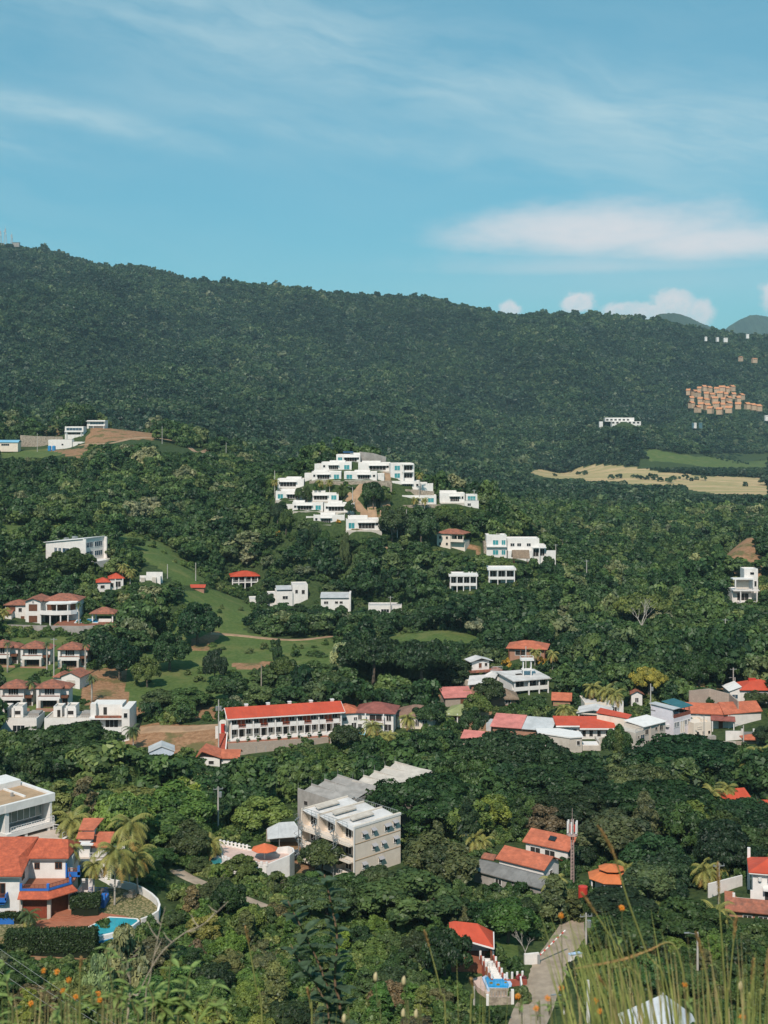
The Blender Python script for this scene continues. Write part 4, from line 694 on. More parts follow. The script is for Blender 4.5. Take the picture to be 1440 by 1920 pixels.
for a in ((215, 1600, 206, 0, 'tallest yellowing coconut palm at the edge of the stone patio', 1.4), (242, 1548, 213, 0, 'coconut palm behind the tallest one beside the stone patio', 1.4), (258, 1604, 211, 0, 'coconut palm right of the tall pair beside the patio', 1.25), (137, 1538, 226, 0, 'bushy yellow coconut palm behind the white railed deck', 1.35), (163, 1556, 223, 1, 'low yellow coconut palm at the end of the white railed deck', .95),
          (128, 1590, 209, 1, 'green palm beside the tower roof of the villa', .9), (176, 1622, 206, 1, 'dark low palm behind the patio wall', .8), (52, 1718, 195, 2, 'small palm in front of the red garage doors', .95), (396, 1580, 237, 0, 'coconut palm beside the teal terrace pool', .95), (888, 1580, 240, 0, 'yellow coconut palm left of the twin orange roofs', 1.), (905, 1592, 240, 1, 'lower coconut palm against the twin orange roofs', .8),
          (696, 1362, 318, 0, 'left tall coconut palm in front of the maroon roof', 1.1), (712, 1388, 312, 1, 'short coconut palm at the foot of the tall left one', 1.), (766, 1348, 326, 0, 'coconut palm between the maroon and brown roofs', 1.), (728, 1380, 314, 1, 'coconut palm below the maroon roofed house', .9),
          (1112, 1290, 348, 0, 'leftmost coconut palm in the row left of the golden tree', 1.1), (1135, 1296, 346, 0, 'middle coconut palm in the row left of the golden tree', 1.2), (1152, 1302, 343, 0, 'lowest hanging coconut palm left of the golden tree', 1.1), (1056, 1330, 335, 0, 'coconut palm left of the grey carport roof', 1.), (1070, 1336, 336, 1, 'coconut palm with drooping fronds beside the carport roof', .95),
          (1424, 1412, 282, 0, 'yellow coconut palm at the right edge below the walled yard', 1.15), (1408, 1430, 280, 1, 'lower coconut palm beside the yellow one right of the yard', 1.), (1322, 1634, 218, 0, 'coconut palm behind the pole left of the gatehouse', 1.), (1342, 1628, 222, 0, 'green coconut palm right of the streetlight pole', 1.), (1366, 1622, 226, 1, 'coconut palm behind the white garden wall', 1.), (1345, 1722, 200, 0, 'coconut palm in front of the tiled long roof', 1.05),
          (1040, 1654, 212, 1, 'palm beside the cell mast', .9), (1335, 1486, 268, 1, 'palm left of the far right red roof', 1.1), (1362, 1478, 270, 0, 'taller palm behind the far right red roof', .9), (88, 1206, 372, 3, 'tall pale trunked palm right of the second cottage', .8), (160, 1208, 372, 3, 'tall pale trunked palm right of the third cottage', .8), (172, 1270, 350, 3, 'slim palm between the lower cottages', 1.), (14, 1206, 372, 3, 'palm beside the leftmost cottage', .8), (148, 1132, 418, 3, 'palm with a pale trunk beside the tiled mansion', .8),
          (8, 1146, 418, 1, 'yellow palm at the left end of the mansion', .9), (58, 1280, 346, 3, 'dark palm between the two lower cottages', 1.2), (230, 1062, 455, 1, 'palm beside the red roofed cottage', .9), (244, 1072, 452, 1, 'second palm right of the red roofed cottage', .9), (515, 902, 556, 1, 'palm at the left end of the white estate', .8), (600, 904, 553, 1, 'left palm under the upper white houses', .8), (618, 903, 556, 1, 'right palm under the upper white houses', .8),
          (778, 936, 553, 1, 'left palm before the long white house', .8), (796, 937, 553, 1, 'right palm before the long white house', .8), (786, 890, 560, 1, 'palm right of the two storey white house', .8), (1003, 1222, 380, 1, 'palm behind the orange roof with the yellow flowers', .8), (1036, 1226, 375, 1, 'palm right of the orange roof with the yellow flowers', .8), (250, 1370, 318, 2, 'dark young palm right of the white stacked house', 1.3), (1432, 1102, 515, 1, 'palm beside the white tall villa', .9), (1175, 1628, 224, 1, 'palm right of the orange octagonal roof', .9)): palm(*a[:5], sc=a[5])

def dead_tree(px, py, D, h, label, seed, m=None):
    g = random.Random(seed); mb = MB(); x = (px-U0)/F*D; z = Hs(x, D)
    def grow(p, d, L, r, n):
        q = p+d*L; mb.tube([p, p.lerp(q, .5)+Vector((g.uniform(-.1, .1), 0, .05))*L*.5, q], [r, r*.8, r*.55], 5)
        if n:
            for k in range(2+(n > 2)): grow(q, (d+Vector((g.uniform(-.7, .7), g.uniform(-.6, .6), g.uniform(-.1, .5)))).normalized(), L*g.uniform(.55, .8), r*.55, n-1)
    grow(Vector((0, 0, -.5)), Vector((g.uniform(-.15, .15), 0, 1)), h*.38, .028*h, 4); o = mb.build('bare_tree', m or M_PALEBARK, at=(x, D, z)); tag(o, label, 'tree')
dead_tree(1202, 1160, 455, 14., 'bare tree with pale forked branches under the brownish canopy', 5); dead_tree(985, 1752, 188, 5., 'bare pale shrub left of the road gate', 9)

# ------------------------------------------------------------------ building materials
WHITE = mat('white_render', (.72, .675, .635), .85, .05, .7, stain=(.50, .46, .42)); WHITE2 = mat('white_paint', (.73, .695, .665), .75, .05, .8); CREAM = mat('cream_render', (.72, .62, .52), .85, .04, .6, stain=(.58, .48, .39))
LILAC = mat('pale_lilac_render', (.66, .62, .66), .85, .05, .5, stain=(.50, .46, .47)); CONC = mat('bare_concrete', (.33, .30, .275), .92, .13, .5, stain=(.20, .18, .16)); CONC_L = mat('pale_concrete', (.52, .46, .40), .9, .09, .5, stain=(.34, .29, .24))
BLOCKW = mat('block_wall', (.42, .34, .28), .92, .10, .6, kind='brick'); STONE = mat('rubble_stone', (.34, .28, .22), .95, .3, 1.6, c2=(.17, .14, .11), bump=.5); BRICK = mat('red_brick', (.42, .22, .15), .92, .12, .8, kind='brick')
ROOF_F = mat('roof_felt', (.60, .57, .55), .9, .12, .35, stain=(.36, .33, .30)); ROOF_B = mat('roof_brown_felt', (.42, .28, .17), .9, .12, .4, stain=(.28, .19, .12)); RED_M = mat('red_sheet_roof', (.52, .078, .038), .6, .10, .25, stain=(.40, .075, .05), kind='rib', ks=6.)
ORANGE = mat('orange_tile_roof', (.52, .15, .08), .75, .14, .6, stain=(.34, .12, .075), kind='tile', ks=9.); TERRA = mat('old_tile_roof', (.36, .125, .075), .85, .20, 1.1, c2=(.15, .075, .055), kind='tile', ks=9.); MAROON = mat('maroon_tile_roof', (.29, .095, .075), .75, .14, .7, kind='tile', ks=9.)
BROWNR = mat('brown_tile_roof', (.26, .155, .115), .8, .14, .7, kind='tile', ks=9.); PINKR = mat('faded_red_sheet', (.58, .20, .17), .6, .14, .4, stain=(.42, .14, .11), kind='rib', ks=8.); GREYR = mat('grey_sheet_roof', (.50, .50, .50), .5, .09, .4, stain=(.34, .32, .30), kind='rib', ks=7.)
GREENR = mat('green_sheet_roof', (.27, .29, .13), .65, .12, .4, stain=(.36, .34, .22), kind='rib', ks=8.); TEALR = mat('teal_sheet_roof', (.035, .13, .15), .5, .1, .4, kind='rib', ks=9.); DKGREY = mat('weathered_grey_roof', (.20, .19, .18), .8, .15, .4, stain=(.12, .11, .10), kind='rib', ks=7.)
VILLA_R = mat('villa_tile_roof', (.50, .115, .055), .75, .16, 1.2, c2=(.33, .075, .04), stain=(.20, .06, .04), kind='tile', ks=13.); THATCH = mat('palm_thatch', (.30, .215, .15), .95, .18, 1., kind='thatch'); GLASS = mat('dark_glass', (.018, .022, .026), .08, .1, .5, spec=.6)
TEALG = mat('teal_glass', (.06, .29, .31), .2, .15, .8, spec=.5); BLUEG = mat('blue_glass', (.05, .09, .13), .12, .2, .6, spec=.6); WOOD = mat('brown_wood', (.16, .062, .032), .6, .15, 2., kind='plank', ks=3.); REDW = mat('red_plank', (.24, .055, .03), .6, .12, 2., kind='plank', ks=2.4); REDDOOR = mat('orange_red_door', (.40, .085, .04), .55, .1, 2.)
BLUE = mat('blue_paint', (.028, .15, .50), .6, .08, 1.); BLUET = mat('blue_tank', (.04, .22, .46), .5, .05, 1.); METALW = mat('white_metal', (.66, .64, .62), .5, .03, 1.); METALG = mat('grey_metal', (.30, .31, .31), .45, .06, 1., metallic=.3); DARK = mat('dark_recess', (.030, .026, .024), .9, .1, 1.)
TILEF = mat('red_floor_tile', (.40, .15, .085), .75, .10, .9, kind='brick'); PAVE = mat('flagstone', (.40, .31, .17), .9, .15, 3., c2=(.095, .10, .035), kind='flag', ks=1.5); DECK = mat('pale_deck', (.52, .43, .36), .9, .08, .5); PINKD = mat('pinkish_paving', (.58, .42, .36), .9, .08, .6)
WATER = mat('pool_water', (.035, .33, .40), .12, .10, .35, spec=.5); WATERB = mat('pool_water_blue', (.02, .26, .50), .12, .12, .5, spec=.5); WATERT = mat('teal_pool_water', (.03, .20, .21), .12, .12, .5, spec=.5); PARASOL = mat('orange_canvas', (.62, .15, .06), .75, .06, .6); REDT = mat('red_tank_paint', (.52, .05, .035), .5, .05, 1.)
SOLAR = mat('solar_panel', (.02, .05, .11), .15, .1, 1., spec=.7); RAILB = mat('brown_rail', (.22, .07, .05), .6, .08, 1.); ASPH = mat('yard_asphalt', (.20, .175, .155), .95, .12, .4)

# ------------------------------------------------------------------ building kit
def root(key, name, label, cat='house', group=None): p, yaw = site(key); return thing(name, label, cat, p, yaw, group)
def part(p, name, m, f, smooth=False):
    mb = MB(); f(mb); return mb.build(name, m, p, smooth)
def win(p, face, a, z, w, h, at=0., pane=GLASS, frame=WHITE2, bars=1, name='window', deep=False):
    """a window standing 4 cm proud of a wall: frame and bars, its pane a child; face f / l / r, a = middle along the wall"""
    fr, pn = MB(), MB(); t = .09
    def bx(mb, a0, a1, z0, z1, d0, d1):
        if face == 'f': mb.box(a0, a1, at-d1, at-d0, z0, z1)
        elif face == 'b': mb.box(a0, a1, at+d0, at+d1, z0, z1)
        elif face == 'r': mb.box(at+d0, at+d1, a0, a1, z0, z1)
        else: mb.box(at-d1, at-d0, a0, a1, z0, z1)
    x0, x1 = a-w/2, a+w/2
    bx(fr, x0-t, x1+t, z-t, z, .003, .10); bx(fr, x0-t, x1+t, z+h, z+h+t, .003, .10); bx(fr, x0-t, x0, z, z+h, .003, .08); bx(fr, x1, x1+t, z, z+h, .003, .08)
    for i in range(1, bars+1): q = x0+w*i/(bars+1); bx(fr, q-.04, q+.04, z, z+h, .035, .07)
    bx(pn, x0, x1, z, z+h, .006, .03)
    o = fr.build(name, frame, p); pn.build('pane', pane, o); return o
def door(p, face, a, z, w, h, at=0., m=WOOD, name='door'):
    mb = MB()
    if face == 'f': mb.box(a-w/2, a+w/2, at-.07, at-.004, z, z+h)
    elif face == 'r': mb.box(at+.004, at+.07, a-w/2, a+w/2, z, z+h)
    else: mb.box(at-.07, at-.004, a-w/2, a+w/2, z, z+h)
    return mb.build(name, m, p)
def rail(p, pts, z, h=.95, m=METALW, step=.45, bars=True, name='railing', solid=None, r=.04):
    mb = MB()
    for a, b in zip(pts, pts[1:]):
        a, b = Vector(a), Vector(b); L = (b-a).length; d = (b-a)/L
        za = a.z if len(a) > 2 else 0; q = [Vector((v.x, v.y, z+(v.z if len(v) > 2 else 0))) for v in (a, b)]
        up = Vector((0, 0, h)); mb.tube([q[0]+up, q[1]+up], r*1.3, 4)
        if solid: mb.tube([q[0]+up*.5, q[1]+up*.5], r, 4); mb.tube([q[0]+up*.2, q[1]+up*.2], r, 4)
        elif bars: mb.tube([q[0]+up*.1, q[1]+up*.1], r, 4)
        n = max(1, int(L/step))
        for i in range(n+1): s = q[0].lerp(q[1], i/n); mb.tube([s, s+up], r*(1.3 if i % 4 == 0 else .7), 4)
    return mb.build(name, m, p)
def parapet(mb, x0, x1, y0, y1, z, h=.45, t=.2):
    mb.box(x0, x1, y0, y0+t, z, z+h); mb.box(x0, x1, y1-t, y1, z, z+h); mb.box(x0, x0+t, y0+t, y1-t, z, z+h); mb.box(x1-t, x1, y0+t, y1-t, z, z+h)
def blocks(p, bl, wall=WHITE, roof=ROOF_F, down=3.):
    """flat roofed boxes (x0, x1, y0, y1, z0, z1) with parapets; the felt roofs are one part"""
    w, r = MB(), MB()
    for (x0, x1, y0, y1, z0, z1) in bl:
        w.box(x0, x1, y0, y1, (-down if z0 == 0 else z0), z1); parapet(w, x0, x1, y0, y1, z1+.001, .4, .22); r.box(x0+.23, x1-.23, y0+.23, y1-.23, z1+.002, z1+.06)
    return w.build('wall', wall, p), r.build('roof', roof, p)
def col(p, x, y, z0, z1, w=.3, m=WHITE2, name='column', rnd=False):
    mb = MB()
    if rnd: mb.cyl(x, y, z0, z1, w/2, 10)
    else: mb.box(x-w/2, x+w/2, y-w/2, y+w/2, z0, z1)
    return mb.build(name, m, p)
def wallthing(name, label, pts, z1, z0, t=.3, m=STONE, cap=None, cat='wall', group=None, grp_parts=None):
    """a free standing wall along world points; its top at z1 (one value or one per point), its foot at z0 below"""
    o = Vector(pts[0]); mb = MB(); cp = MB()
    zs = z1 if isinstance(z1, (list, tuple)) else [z1]*len(pts)
    for i in range(len(pts)-1):
        a, b = Vector(pts[i]).to_2d()-o.to_2d(), Vector(pts[i+1]).to_2d()-o.to_2d(); d = (b-a).normalized(); n = Vector((-d.y, d.x))*t/2; a2 = a-d*(.0 if i == 0 else t*.3)
        ring = [a2-n, b-n, b+n, a2+n]; mb.prism([tuple(q) for q in ring], z0, 0, [zs[i], zs[i+1], zs[i+1], zs[i]])
        if cap: n2 = n*1.35; cp.prism([tuple(q) for q in (a2-n2, b-n2, b+n2, a2+n2)], max(zs[i], zs[i+1])+.002, max(zs[i], zs[i+1])+.12)
    w = mb.build(name, m, None, at=(o.x, o.y, 0)); tag(w, label, cat, group)
    if cap: c = cp.build('coping', cap, w)
    return w

# ------------------------------------------------------------------ the white estate on the knoll
def estate(key, label, w, h=3.5, side=1, porch=.42, up=(.0, .55, 1.0), d=8., low=True, teal=True, two=False):
    p = root(key, 'flat_roofed_house', label, group='white houses of the estate on the knoll'); x = w/2; bl = [(-x, x, 0, d, 0, h)]
    if up: a = -x+w*up[0]+.15; bl.append((a, a+w*up[1]-.3, 3.4, d-.4, h+.07, h+up[2]*.7))
    if w > 12.5: a = (x+.02, x+3.2) if side < 0 else (-x-3.2, -x-.02); bl.append((a[0], a[1], 1.6, 6.5, 0, h-.8))
    blocks(p, bl, WHITE, WHITE2); pw = w*porch
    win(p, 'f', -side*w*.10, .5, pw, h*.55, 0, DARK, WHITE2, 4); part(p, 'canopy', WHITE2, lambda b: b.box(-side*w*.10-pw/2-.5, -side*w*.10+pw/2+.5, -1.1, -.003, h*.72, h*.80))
    if teal: win(p, 'f', side*w*.34, .5, w*.17, h*.58, 0, TEALG, WHITE2, 1)
    win(p, 'f', -side*w*.41, h*.42, w*.07, h*.3, 0, GLASS, WHITE2, 0)
    if low: part(p, 'terrace', CONC_L, lambda b: b.box(-x+.3, x-.3, -1.6, -.004, -1.6, -.1))
    if two:
        for a in (-.25, .22): win(p, 'f', a*w, h*.57, w*.3, h*.28, -.0, GLASS if a > 0 else TEALG, WHITE2, 2)
    return p
p = estate('k1', 'topmost white house of the hill estate, blue panels on its roof', 11., 3.2, -1, .5, (.55, .45, .9)); part(p, 'solar_panel', SOLAR, lambda b: b.slab([(-2.5, 2.6, 4.3), (2.2, 2.6, 4.3), (2.2, 4.6, 5.), (-2.5, 4.6, 5.)], .06))
estate('k2', 'long white house left of the red lane, just below the topmost one', 13.5, 3.3, 1, .3, (.25, .55, .8), teal=True); estate('k3', 'wide white house with two dark porches beside the two storey one', 14.5, 3.3, -1, .5, (.1, .6, .9), teal=False)
p = root('k4', 'flat_roofed_house', 'two storey white cube house at the upper right of the hill estate', group='white houses of the estate on the knoll'); blocks(p, [(-5.2, 5.2, 0, 8, 0, 6.6)], WHITE, WHITE2); col(p, 5.0, -1.6, -2, 6.3, .3); col(p, .3, -1.6, -2, 6.3, .3); part(p, 'balcony', WHITE2, lambda b: (b.box(0, 5.2, -1.8, -.004, 3.0, 3.3), b.box(0, 5.2, -1.8, -.005, 6.3, 6.58)))
for z in (.5, 3.9): win(p, 'f', 2.7, z, 3.6, 2., 0, DARK, WHITE2, 2); win(p, 'f', -2.2, z, 2.4, 2., 0, TEALG, WHITE2, 1)
estate('k5', 'white house above the long stone wall, second from its left', 13., 3.3, 1, .4, (.05, .5, .8)); estate('k6', 'white house with a turquoise window above the stone wall, below the red lane', 14.5, 3.2, -1, .35, (.3, .5, .8))
estate('k7', 'white house at the left end of the estate beside a palm', 11.5, 3.4, 1, .6, (.3, .6, .9), teal=False); estate('k8', 'white house right of the red lane with a low curved garden wall', 14., 3.2, -1, .3, (.0, .5, .9)); estate('k9', 'leftmost white house of the middle row, turquoise window on its left', 13., 3.3, -1, .42, (.15, .6, .9))
estate('k10', 'right hand white house of the middle row, turquoise window on its right', 12.8, 3.2, 1, .45, (.1, .45, .9)); estate('k11', 'white house one row below, set left, with a pale wall in front', 13., 3.2, 1, .45, (.0, .4, 1.)); estate('k12', 'white house one row below, beside the earth lane, wide dark windows', 12.8, 3.3, 1, .5, (.1, .5, .9))
estate('k13', 'white house at the bottom left of the estate with an orange bush', 13., 3.6, 1, .3, (.2, .5, 1.), teal=False); estate('k14', 'largest lowest white house of the estate with a pinkish porch', 14.2, 4.0, -1, .46, (.05, .6, 1.5)); estate('k15', 'long low white house on the right terrace behind two palms', 15., 3.2, 1, .2, (.1, .35, .6), d=7.)
estate('k16', 'white house with a dark porch on the right terrace', 11., 3.7, -1, .35, (.0, .7, 1.1), teal=False)
p = root('k17', 'flat_roofed_house', 'small white pavilion house with a glass upper floor at the estate right end', group='white houses of the estate on the knoll'); blocks(p, [(-3.2, 3.2, 0, 5, 0, 2.4), (-2.4, 2.6, .6, 5, 2.47, 5.2)], WHITE, WHITE2); win(p, 'f', .1, 2.9, 3.4, 1.9, .6, TEALG, WHITE2, 2); win(p, 'f', -1., .6, 1.4, 1.1, 0, GLASS, WHITE2, 1); rail(p, [(-3., -.05), (3., -.05)], 2.85, .8)
def pw(*pp): return [P(*q) for q in pp]
for nm, lb, a, top, dn, m in (('retaining_wall', 'long stone wall under the upper houses of the white estate', pw((580, 901, 561), (641, 903, 559), (735, 901, 559)), 0, 3.0, STONE), ('retaining_wall', 'stepped grey wall climbing behind the topmost estate house', pw((674, 850, 590), (700, 853, 589), (724, 860, 586)), .8, 2.5, CONC),
    ('retaining_wall', 'stone terrace wall below the two palms and the long low house', pw((727, 946, 556), (760, 947, 555), (826, 946, 557)), 0, 3.0, STONE), ('retaining_wall', 'short dark stone wall under the two storey estate house', pw((714, 886, 572), (733, 888, 572)), .3, 2.8, STONE), ('garden_wall', 'white garden wall with an arch right of the red lane', pw((790, 912, 566), (812, 911, 566)), 1.2, 2., WHITE),
    ('retaining_wall', 'stone wall under the white house with the curved garden wall', pw((760, 918, 563), (814, 922, 562)), .2, 2.6, STONE), ('retaining_wall', 'stone wall between the middle rows of the white estate', pw((516, 939, 550), (552, 940, 549)), 0, 2., STONE), ('retaining_wall', 'pale wall under the lowest large estate house', pw((648, 996, 529), (716, 996, 529)), .1, 1.6, CONC_L)):
    z = a[0].z; wallthing(nm, lb, a, [q.z+top for q in a], z-dn-2, .5, m, group='walls of the estate')

# ------------------------------------------------------------------ far left estate
p = root('hill_a', 'flat_roofed_house', 'left of the two white balconied houses above the red earth bank', group='white houses on the left hill'); blocks(p, [(-6, 6, 0, 9, 0, 4.9)], WHITE, WHITE2); win(p, 'f', 0, 2.7, 10, 1.7, 0, BLUEG, WHITE2, 4); rail(p, [(-6, -1.2), (6, -1.2)], 2.0, .8); part(p, 'balcony', WHITE2, lambda b: b.box(-6, 6, -1.3, -.004, 1.7, 2.0)); col(p, 4.8, -1., -2, 1.7); col(p, -4.8, -1., -2, 1.7); win(p, 'f', 0, .1, 8, 1.2, 0, DARK, WHITE2, 2)
p = root('hill_b', 'flat_roofed_house', 'right of the two white balconied houses above the red earth bank', group='white houses on the left hill'); blocks(p, [(-6, 6, 0, 9, 0, 4.9)], WHITE, WHITE2); win(p, 'f', .6, 2.6, 9, 1.5, 0, BLUEG, WHITE2, 4); part(p, 'roof_edge', WHITE2, lambda b: b.box(-6.4, 6.4, -1.6, -.004, 4.55, 4.85)); part(p, 'balcony', WHITE2, lambda b: b.box(-5, 6, -1.5, -.004, 1.6, 2.0)); col(p, 5.5, -1.2, -2, 1.6); col(p, -1.5, -1.2, -2, 1.6)
p = root('hill_c', 'garden_house', 'long white walled house below the two balconied ones, blue tanks before it'); blocks(p, [(-12, 3, 0, 6, 0, 4.2), (3.02, 11, 1, 6, 0, 2.8)], WHITE, WHITE2); win(p, 'f', 8.2, .5, 3.5, 1.6, 1, DARK, WHITE2, 1); win(p, 'f', -3, 1., 1.2, 1., 0, GLASS, WHITE2, 0)
p = root('hill_blue', 'long_house', 'low house with a pale blue roof at the far left edge'); part(p, 'wall', CREAM, lambda b: b.box(-8, 10, 0, 7, -3, 2.9)); part(p, 'roof', mat('pale_blue_roof', (.20, .42, .56), .5, .06, .5, kind='rib', ks=6.), lambda b: b.gable(-8, 10, 0, 7, 3., 1.4)); win(p, 'f', 2, .8, 5, 1.2, 0, GLASS, WHITE2, 3)
a = pw((38, 829, 836), (70, 831, 836), (118, 832, 834)); wallthing('retaining_wall', 'long grey brown wall behind the blue tanks on the left hill', a, [q.z+4.6 for q in a], a[0].z-3, .6, STONE)
for px, lb in ((93, 'left blue water tank on the far left hill'), (101, 'right blue water tank on the far left hill')): tag(MB().cyl(0, 0, -.8, 2.1, 1.15, 14).cyl(0, 0, 2.1, 2.5, 1.15, 14, .4).build('water_tank', BLUET, at=P(px, 843, 803)), lb, 'water tank', 'blue tanks on the left hill')

# ------------------------------------------------------------------ middle distance houses
def gable_ends(b, x0, x1, y0, y1, z, rise, axis='x', split=.5):
    if axis == 'x':
        m = y0+(y1-y0)*split
        for x in (x0, x1): b.face([(x, y0, z), (x, y1, z), (x, m, z+rise)])
    else:
        m = x0+(x1-x0)*split
        for y in (y0, y1): b.face([(x0, y, z), (x1, y, z), (m, y, z+rise)])
p = root('yellow', 'yellow_house', 'pale yellow house with a dark red roof above the earth track'); part(p, 'wall', CREAM, lambda b: (b.box(-4.4, 1.5, 0, 8, -3, 5.6), b.box(1.5, 7.2, 2, 8, -3, 2.7))); part(p, 'roof', TERRA, lambda b: b.hip(-4.6, 7.2, -.2, 8, 5.75, 1.7)); part(p, 'balcony', CREAM, lambda b: (b.box(1.5, 7.2, -.1, 1.99, 2.3, 2.7), b.box(1.6, 7.2, -.1, .05, 2.7, 3.5)))
for x in (1.8, 4.5, 7.0): col(p, x, 0.2, 2.7, 5.5, .28, CREAM)
win(p, 'f', -3, 3.4, .9, 1.1, 0, GLASS, CREAM, 0); win(p, 'f', -3, .8, .9, 1.1, 0, GLASS, CREAM, 0); win(p, 'f', 0, 3.4, .9, 1.1, 0, GLASS, CREAM, 0); win(p, 'f', 0, .8, .9, 1.1, 0, GLASS, CREAM, 0); win(p, 'f', 4.5, 3., 3.6, 1.8, 2, DARK, CREAM, 2)
p = root('duplex', 'flat_roofed_house', 'narrow two storey white house with teal windows right of the yellow one'); blocks(p, [(-4.2, 4.2, 0, 8, 0, 8.6)], WHITE, WHITE2)
for z in (.9, 5.): win(p, 'f', -.4, z, 2.2, 1.9, 0, TEALG, WHITE2, 1); win(p, 'f', 2.9, z, 1.5, 1.9, 0, TEALG, WHITE2, 1)
part(p, 'balcony', WHITE2, lambda b: b.box(-4.2, 4.2, -1.1, -.004, 4.1, 4.5)); part(p, 'side_wall', STONE, lambda b: b.box(-5.2, -4.22, 1, 7, -3, 6.))
p = root('white_mid', 'flat_roofed_house', 'wide two level white house behind the thatched hut'); blocks(p, [(-7.2, 6.2, 1.5, 10, 0, 8.4), (6.22, 9, 2, 9, 0, 5.6), (-7.2, 3, -1.5, 1.48, 0, 3.6), (9.02, 13, 1, 2, 0, 3.4)], WHITE, WHITE2)
for x in (-5, -2.2, 1.8): win(p, 'f', x, 5.6, 1.6, 1.2, 1.5, GLASS, WHITE2, 1)
win(p, 'f', 1, 2.4 if False else 4.1, .1, .1, 1.5); win(p, 'f', 4.7, 1.4, 2.4, 3.0, 1.5, DARK, WHITE2, 1); win(p, 'f', 7.5, 1.6, 1.8, 2.8, 2, DARK, WHITE2, 1); part(p, 'canopy', WHITE2, lambda b: b.box(3.1, 9., -.4, 1.49, 5.0, 5.3)); col(p, 6.1, -.2, -2, 5.); col(p, 3.3, -.2, -2, 5.)
p = root('hut', 'thatched_hut', 'steep thatched hut in front of the wide white house', 'hut'); part(p, 'roof', THATCH, lambda b: b.gable(-3.2, 3.2, -2.5, 2.5, 2., 3.0, .3, .3)); [col(p, x, y, -3, 2.3, .22, WOOD, 'post') for x in (-2.8, 2.8) for y in (-2, 2)]; part(p, 'gable_panel', THATCH, lambda b: gable_ends(b, -3., 3., -2.3, 2.3, 2.1, 2.6))
def veranda(key, label, w, n, h=3., up=True):
    p = root(key, 'veranda_house', label); part(p, 'wall', WHITE, lambda b: b.box(-w/2, w/2, 2, 9, -4, h*1.0+2.2)); part(p, 'roof', WHITE2, lambda b: (b.box(-w/2-.5, w/2+.5, -.6, 9.4, h+2.21, h+2.6), parapet(b, -w/2-.5, w/2+.5, -.6, 9.4, h+2.6, .3))); part(p, 'balcony', WHITE2, lambda b: (b.box(-w/2, w/2, -.4, 1.99, 1.6, 1.95), b.box(-w/2, w/2, -.4, -.25, 1.95, 2.7)))
    for i in range(n+1): col(p, -w/2+.2+(w-.4)*i/n, -.3, -4, h+2.2, .32)
    for i in range(n): win(p, 'f', -w/2+w*(i+.5)/n, 2.4, w/n*.75, h*.75, 2, DARK, WHITE2, 1)
    win(p, 'f', -w*.2, -.6, w*.35, 1.6, 2, DARK, WHITE2, 1); return p
veranda('veranda_a', 'white flat roofed veranda house, left of the pair below the yellow house', 10.4, 4); veranda('veranda_b', 'white flat roofed veranda house, right of the pair below the duplex', 10.2, 3)
p = root('red_pillar', 'pillared_house', 'two storey open house with white pillars under a bright red hip roof'); part(p, 'wall', WHITE, lambda b: b.box(-4.6, 4.8, 2.6, 8, -3, 5.2)); part(p, 'roof', RED_M, lambda b: b.hip(-5.4, 5.6, -.4, 8.4, 5.3, 1.7, oh=.6)); part(p, 'floor_slab', WHITE2, lambda b: b.box(-5.2, 5.4, -.2, 2.58, 2.45, 2.75))
for i in range(5): col(p, -5.+i*2.55, 0, -3, 5.25, .42)
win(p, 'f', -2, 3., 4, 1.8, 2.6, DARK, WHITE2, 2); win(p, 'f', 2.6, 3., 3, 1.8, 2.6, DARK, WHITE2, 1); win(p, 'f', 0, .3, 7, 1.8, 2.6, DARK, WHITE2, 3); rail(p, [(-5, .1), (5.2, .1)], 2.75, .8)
p = root('stepped', 'stepped_house', 'big white house of stepped cubes in the dark trees'); blocks(p, [(-3, 3.4, 2, 12, 0, 6.2), (3.42, 9.4, 3, 12, 0, 8.6), (-13.4, -6.2, 1, 9, 0, 3.6), (9.42, 15, 4, 10, 0, 2.6), (-6.18, -3.02, 3, 11, 0, 5.2)], WHITE, ROOF_F); part(p, 'roof_sheet', GREYR, lambda b: (b.slab([(-3, 2.3, 7.3), (3.2, 2.3, 7.3), (3.2, 8, 8.2), (-3, 8, 8.2)], .1), b.slab([(10, 4.2, 3.3), (15, 4.2, 3.3), (15, 9, 4.2), (10, 9, 4.2)], .1)))
win(p, 'r', 6, 5.4, 3.4, 2.6, 9.4, DARK, WHITE2, 1); win(p, 'f', 7.6, 5.3, 1.2, 1.6, 3, DARK, WHITE2, 0); win(p, 'f', .5, 3.6, 2, 1.2, 2, GLASS, WHITE2, 1); win(p, 'f', 5., 5.6, 1.0, 1.4, 3, DARK, WHITE2, 0)
p = root('grey_roof', 'white_house', 'white house with a grey tilted roof right of the stepped cubes'); part(p, 'wall', WHITE, lambda b: (b.box(-5.6, 5.2, 0, 8, -3, 5.2), b.box(5.2, 5.9, -.4, 8.2, -3, 6.7), b.box(-5.6, 5.18, 6.8, 8, 5.2, 6.3))); part(p, 'roof', GREYR, lambda b: b.slab([(-5.9, -.6, 5.3), (5.18, -.6, 5.3), (5.18, 6.7, 6.4), (-5.9, 6.7, 6.4)], .14)); win(p, 'f', -3.6, 2.8, 1.6, 1., 0, DARK, WHITE2, 1); win(p, 'f', .4, 2.9, 1.2, .9, 0, DARK, WHITE2, 0); win(p, 'f', 2.2, 2.9, 1.2, .9, 0, DARK, WHITE2, 0)
p = root('low_roof', 'low_house', 'low white flat roof just showing above the trees'); blocks(p, [(-6.4, 6.4, 0, 8, 0, 3.)], WHITE, GREYR); win(p, 'f', 0, .8, 3, 1.2, 0, GLASS, WHITE2, 2)
p = root('slanted', 'modern_house', 'large white house with a slanting window front on the left slope'); H0 = 8.6
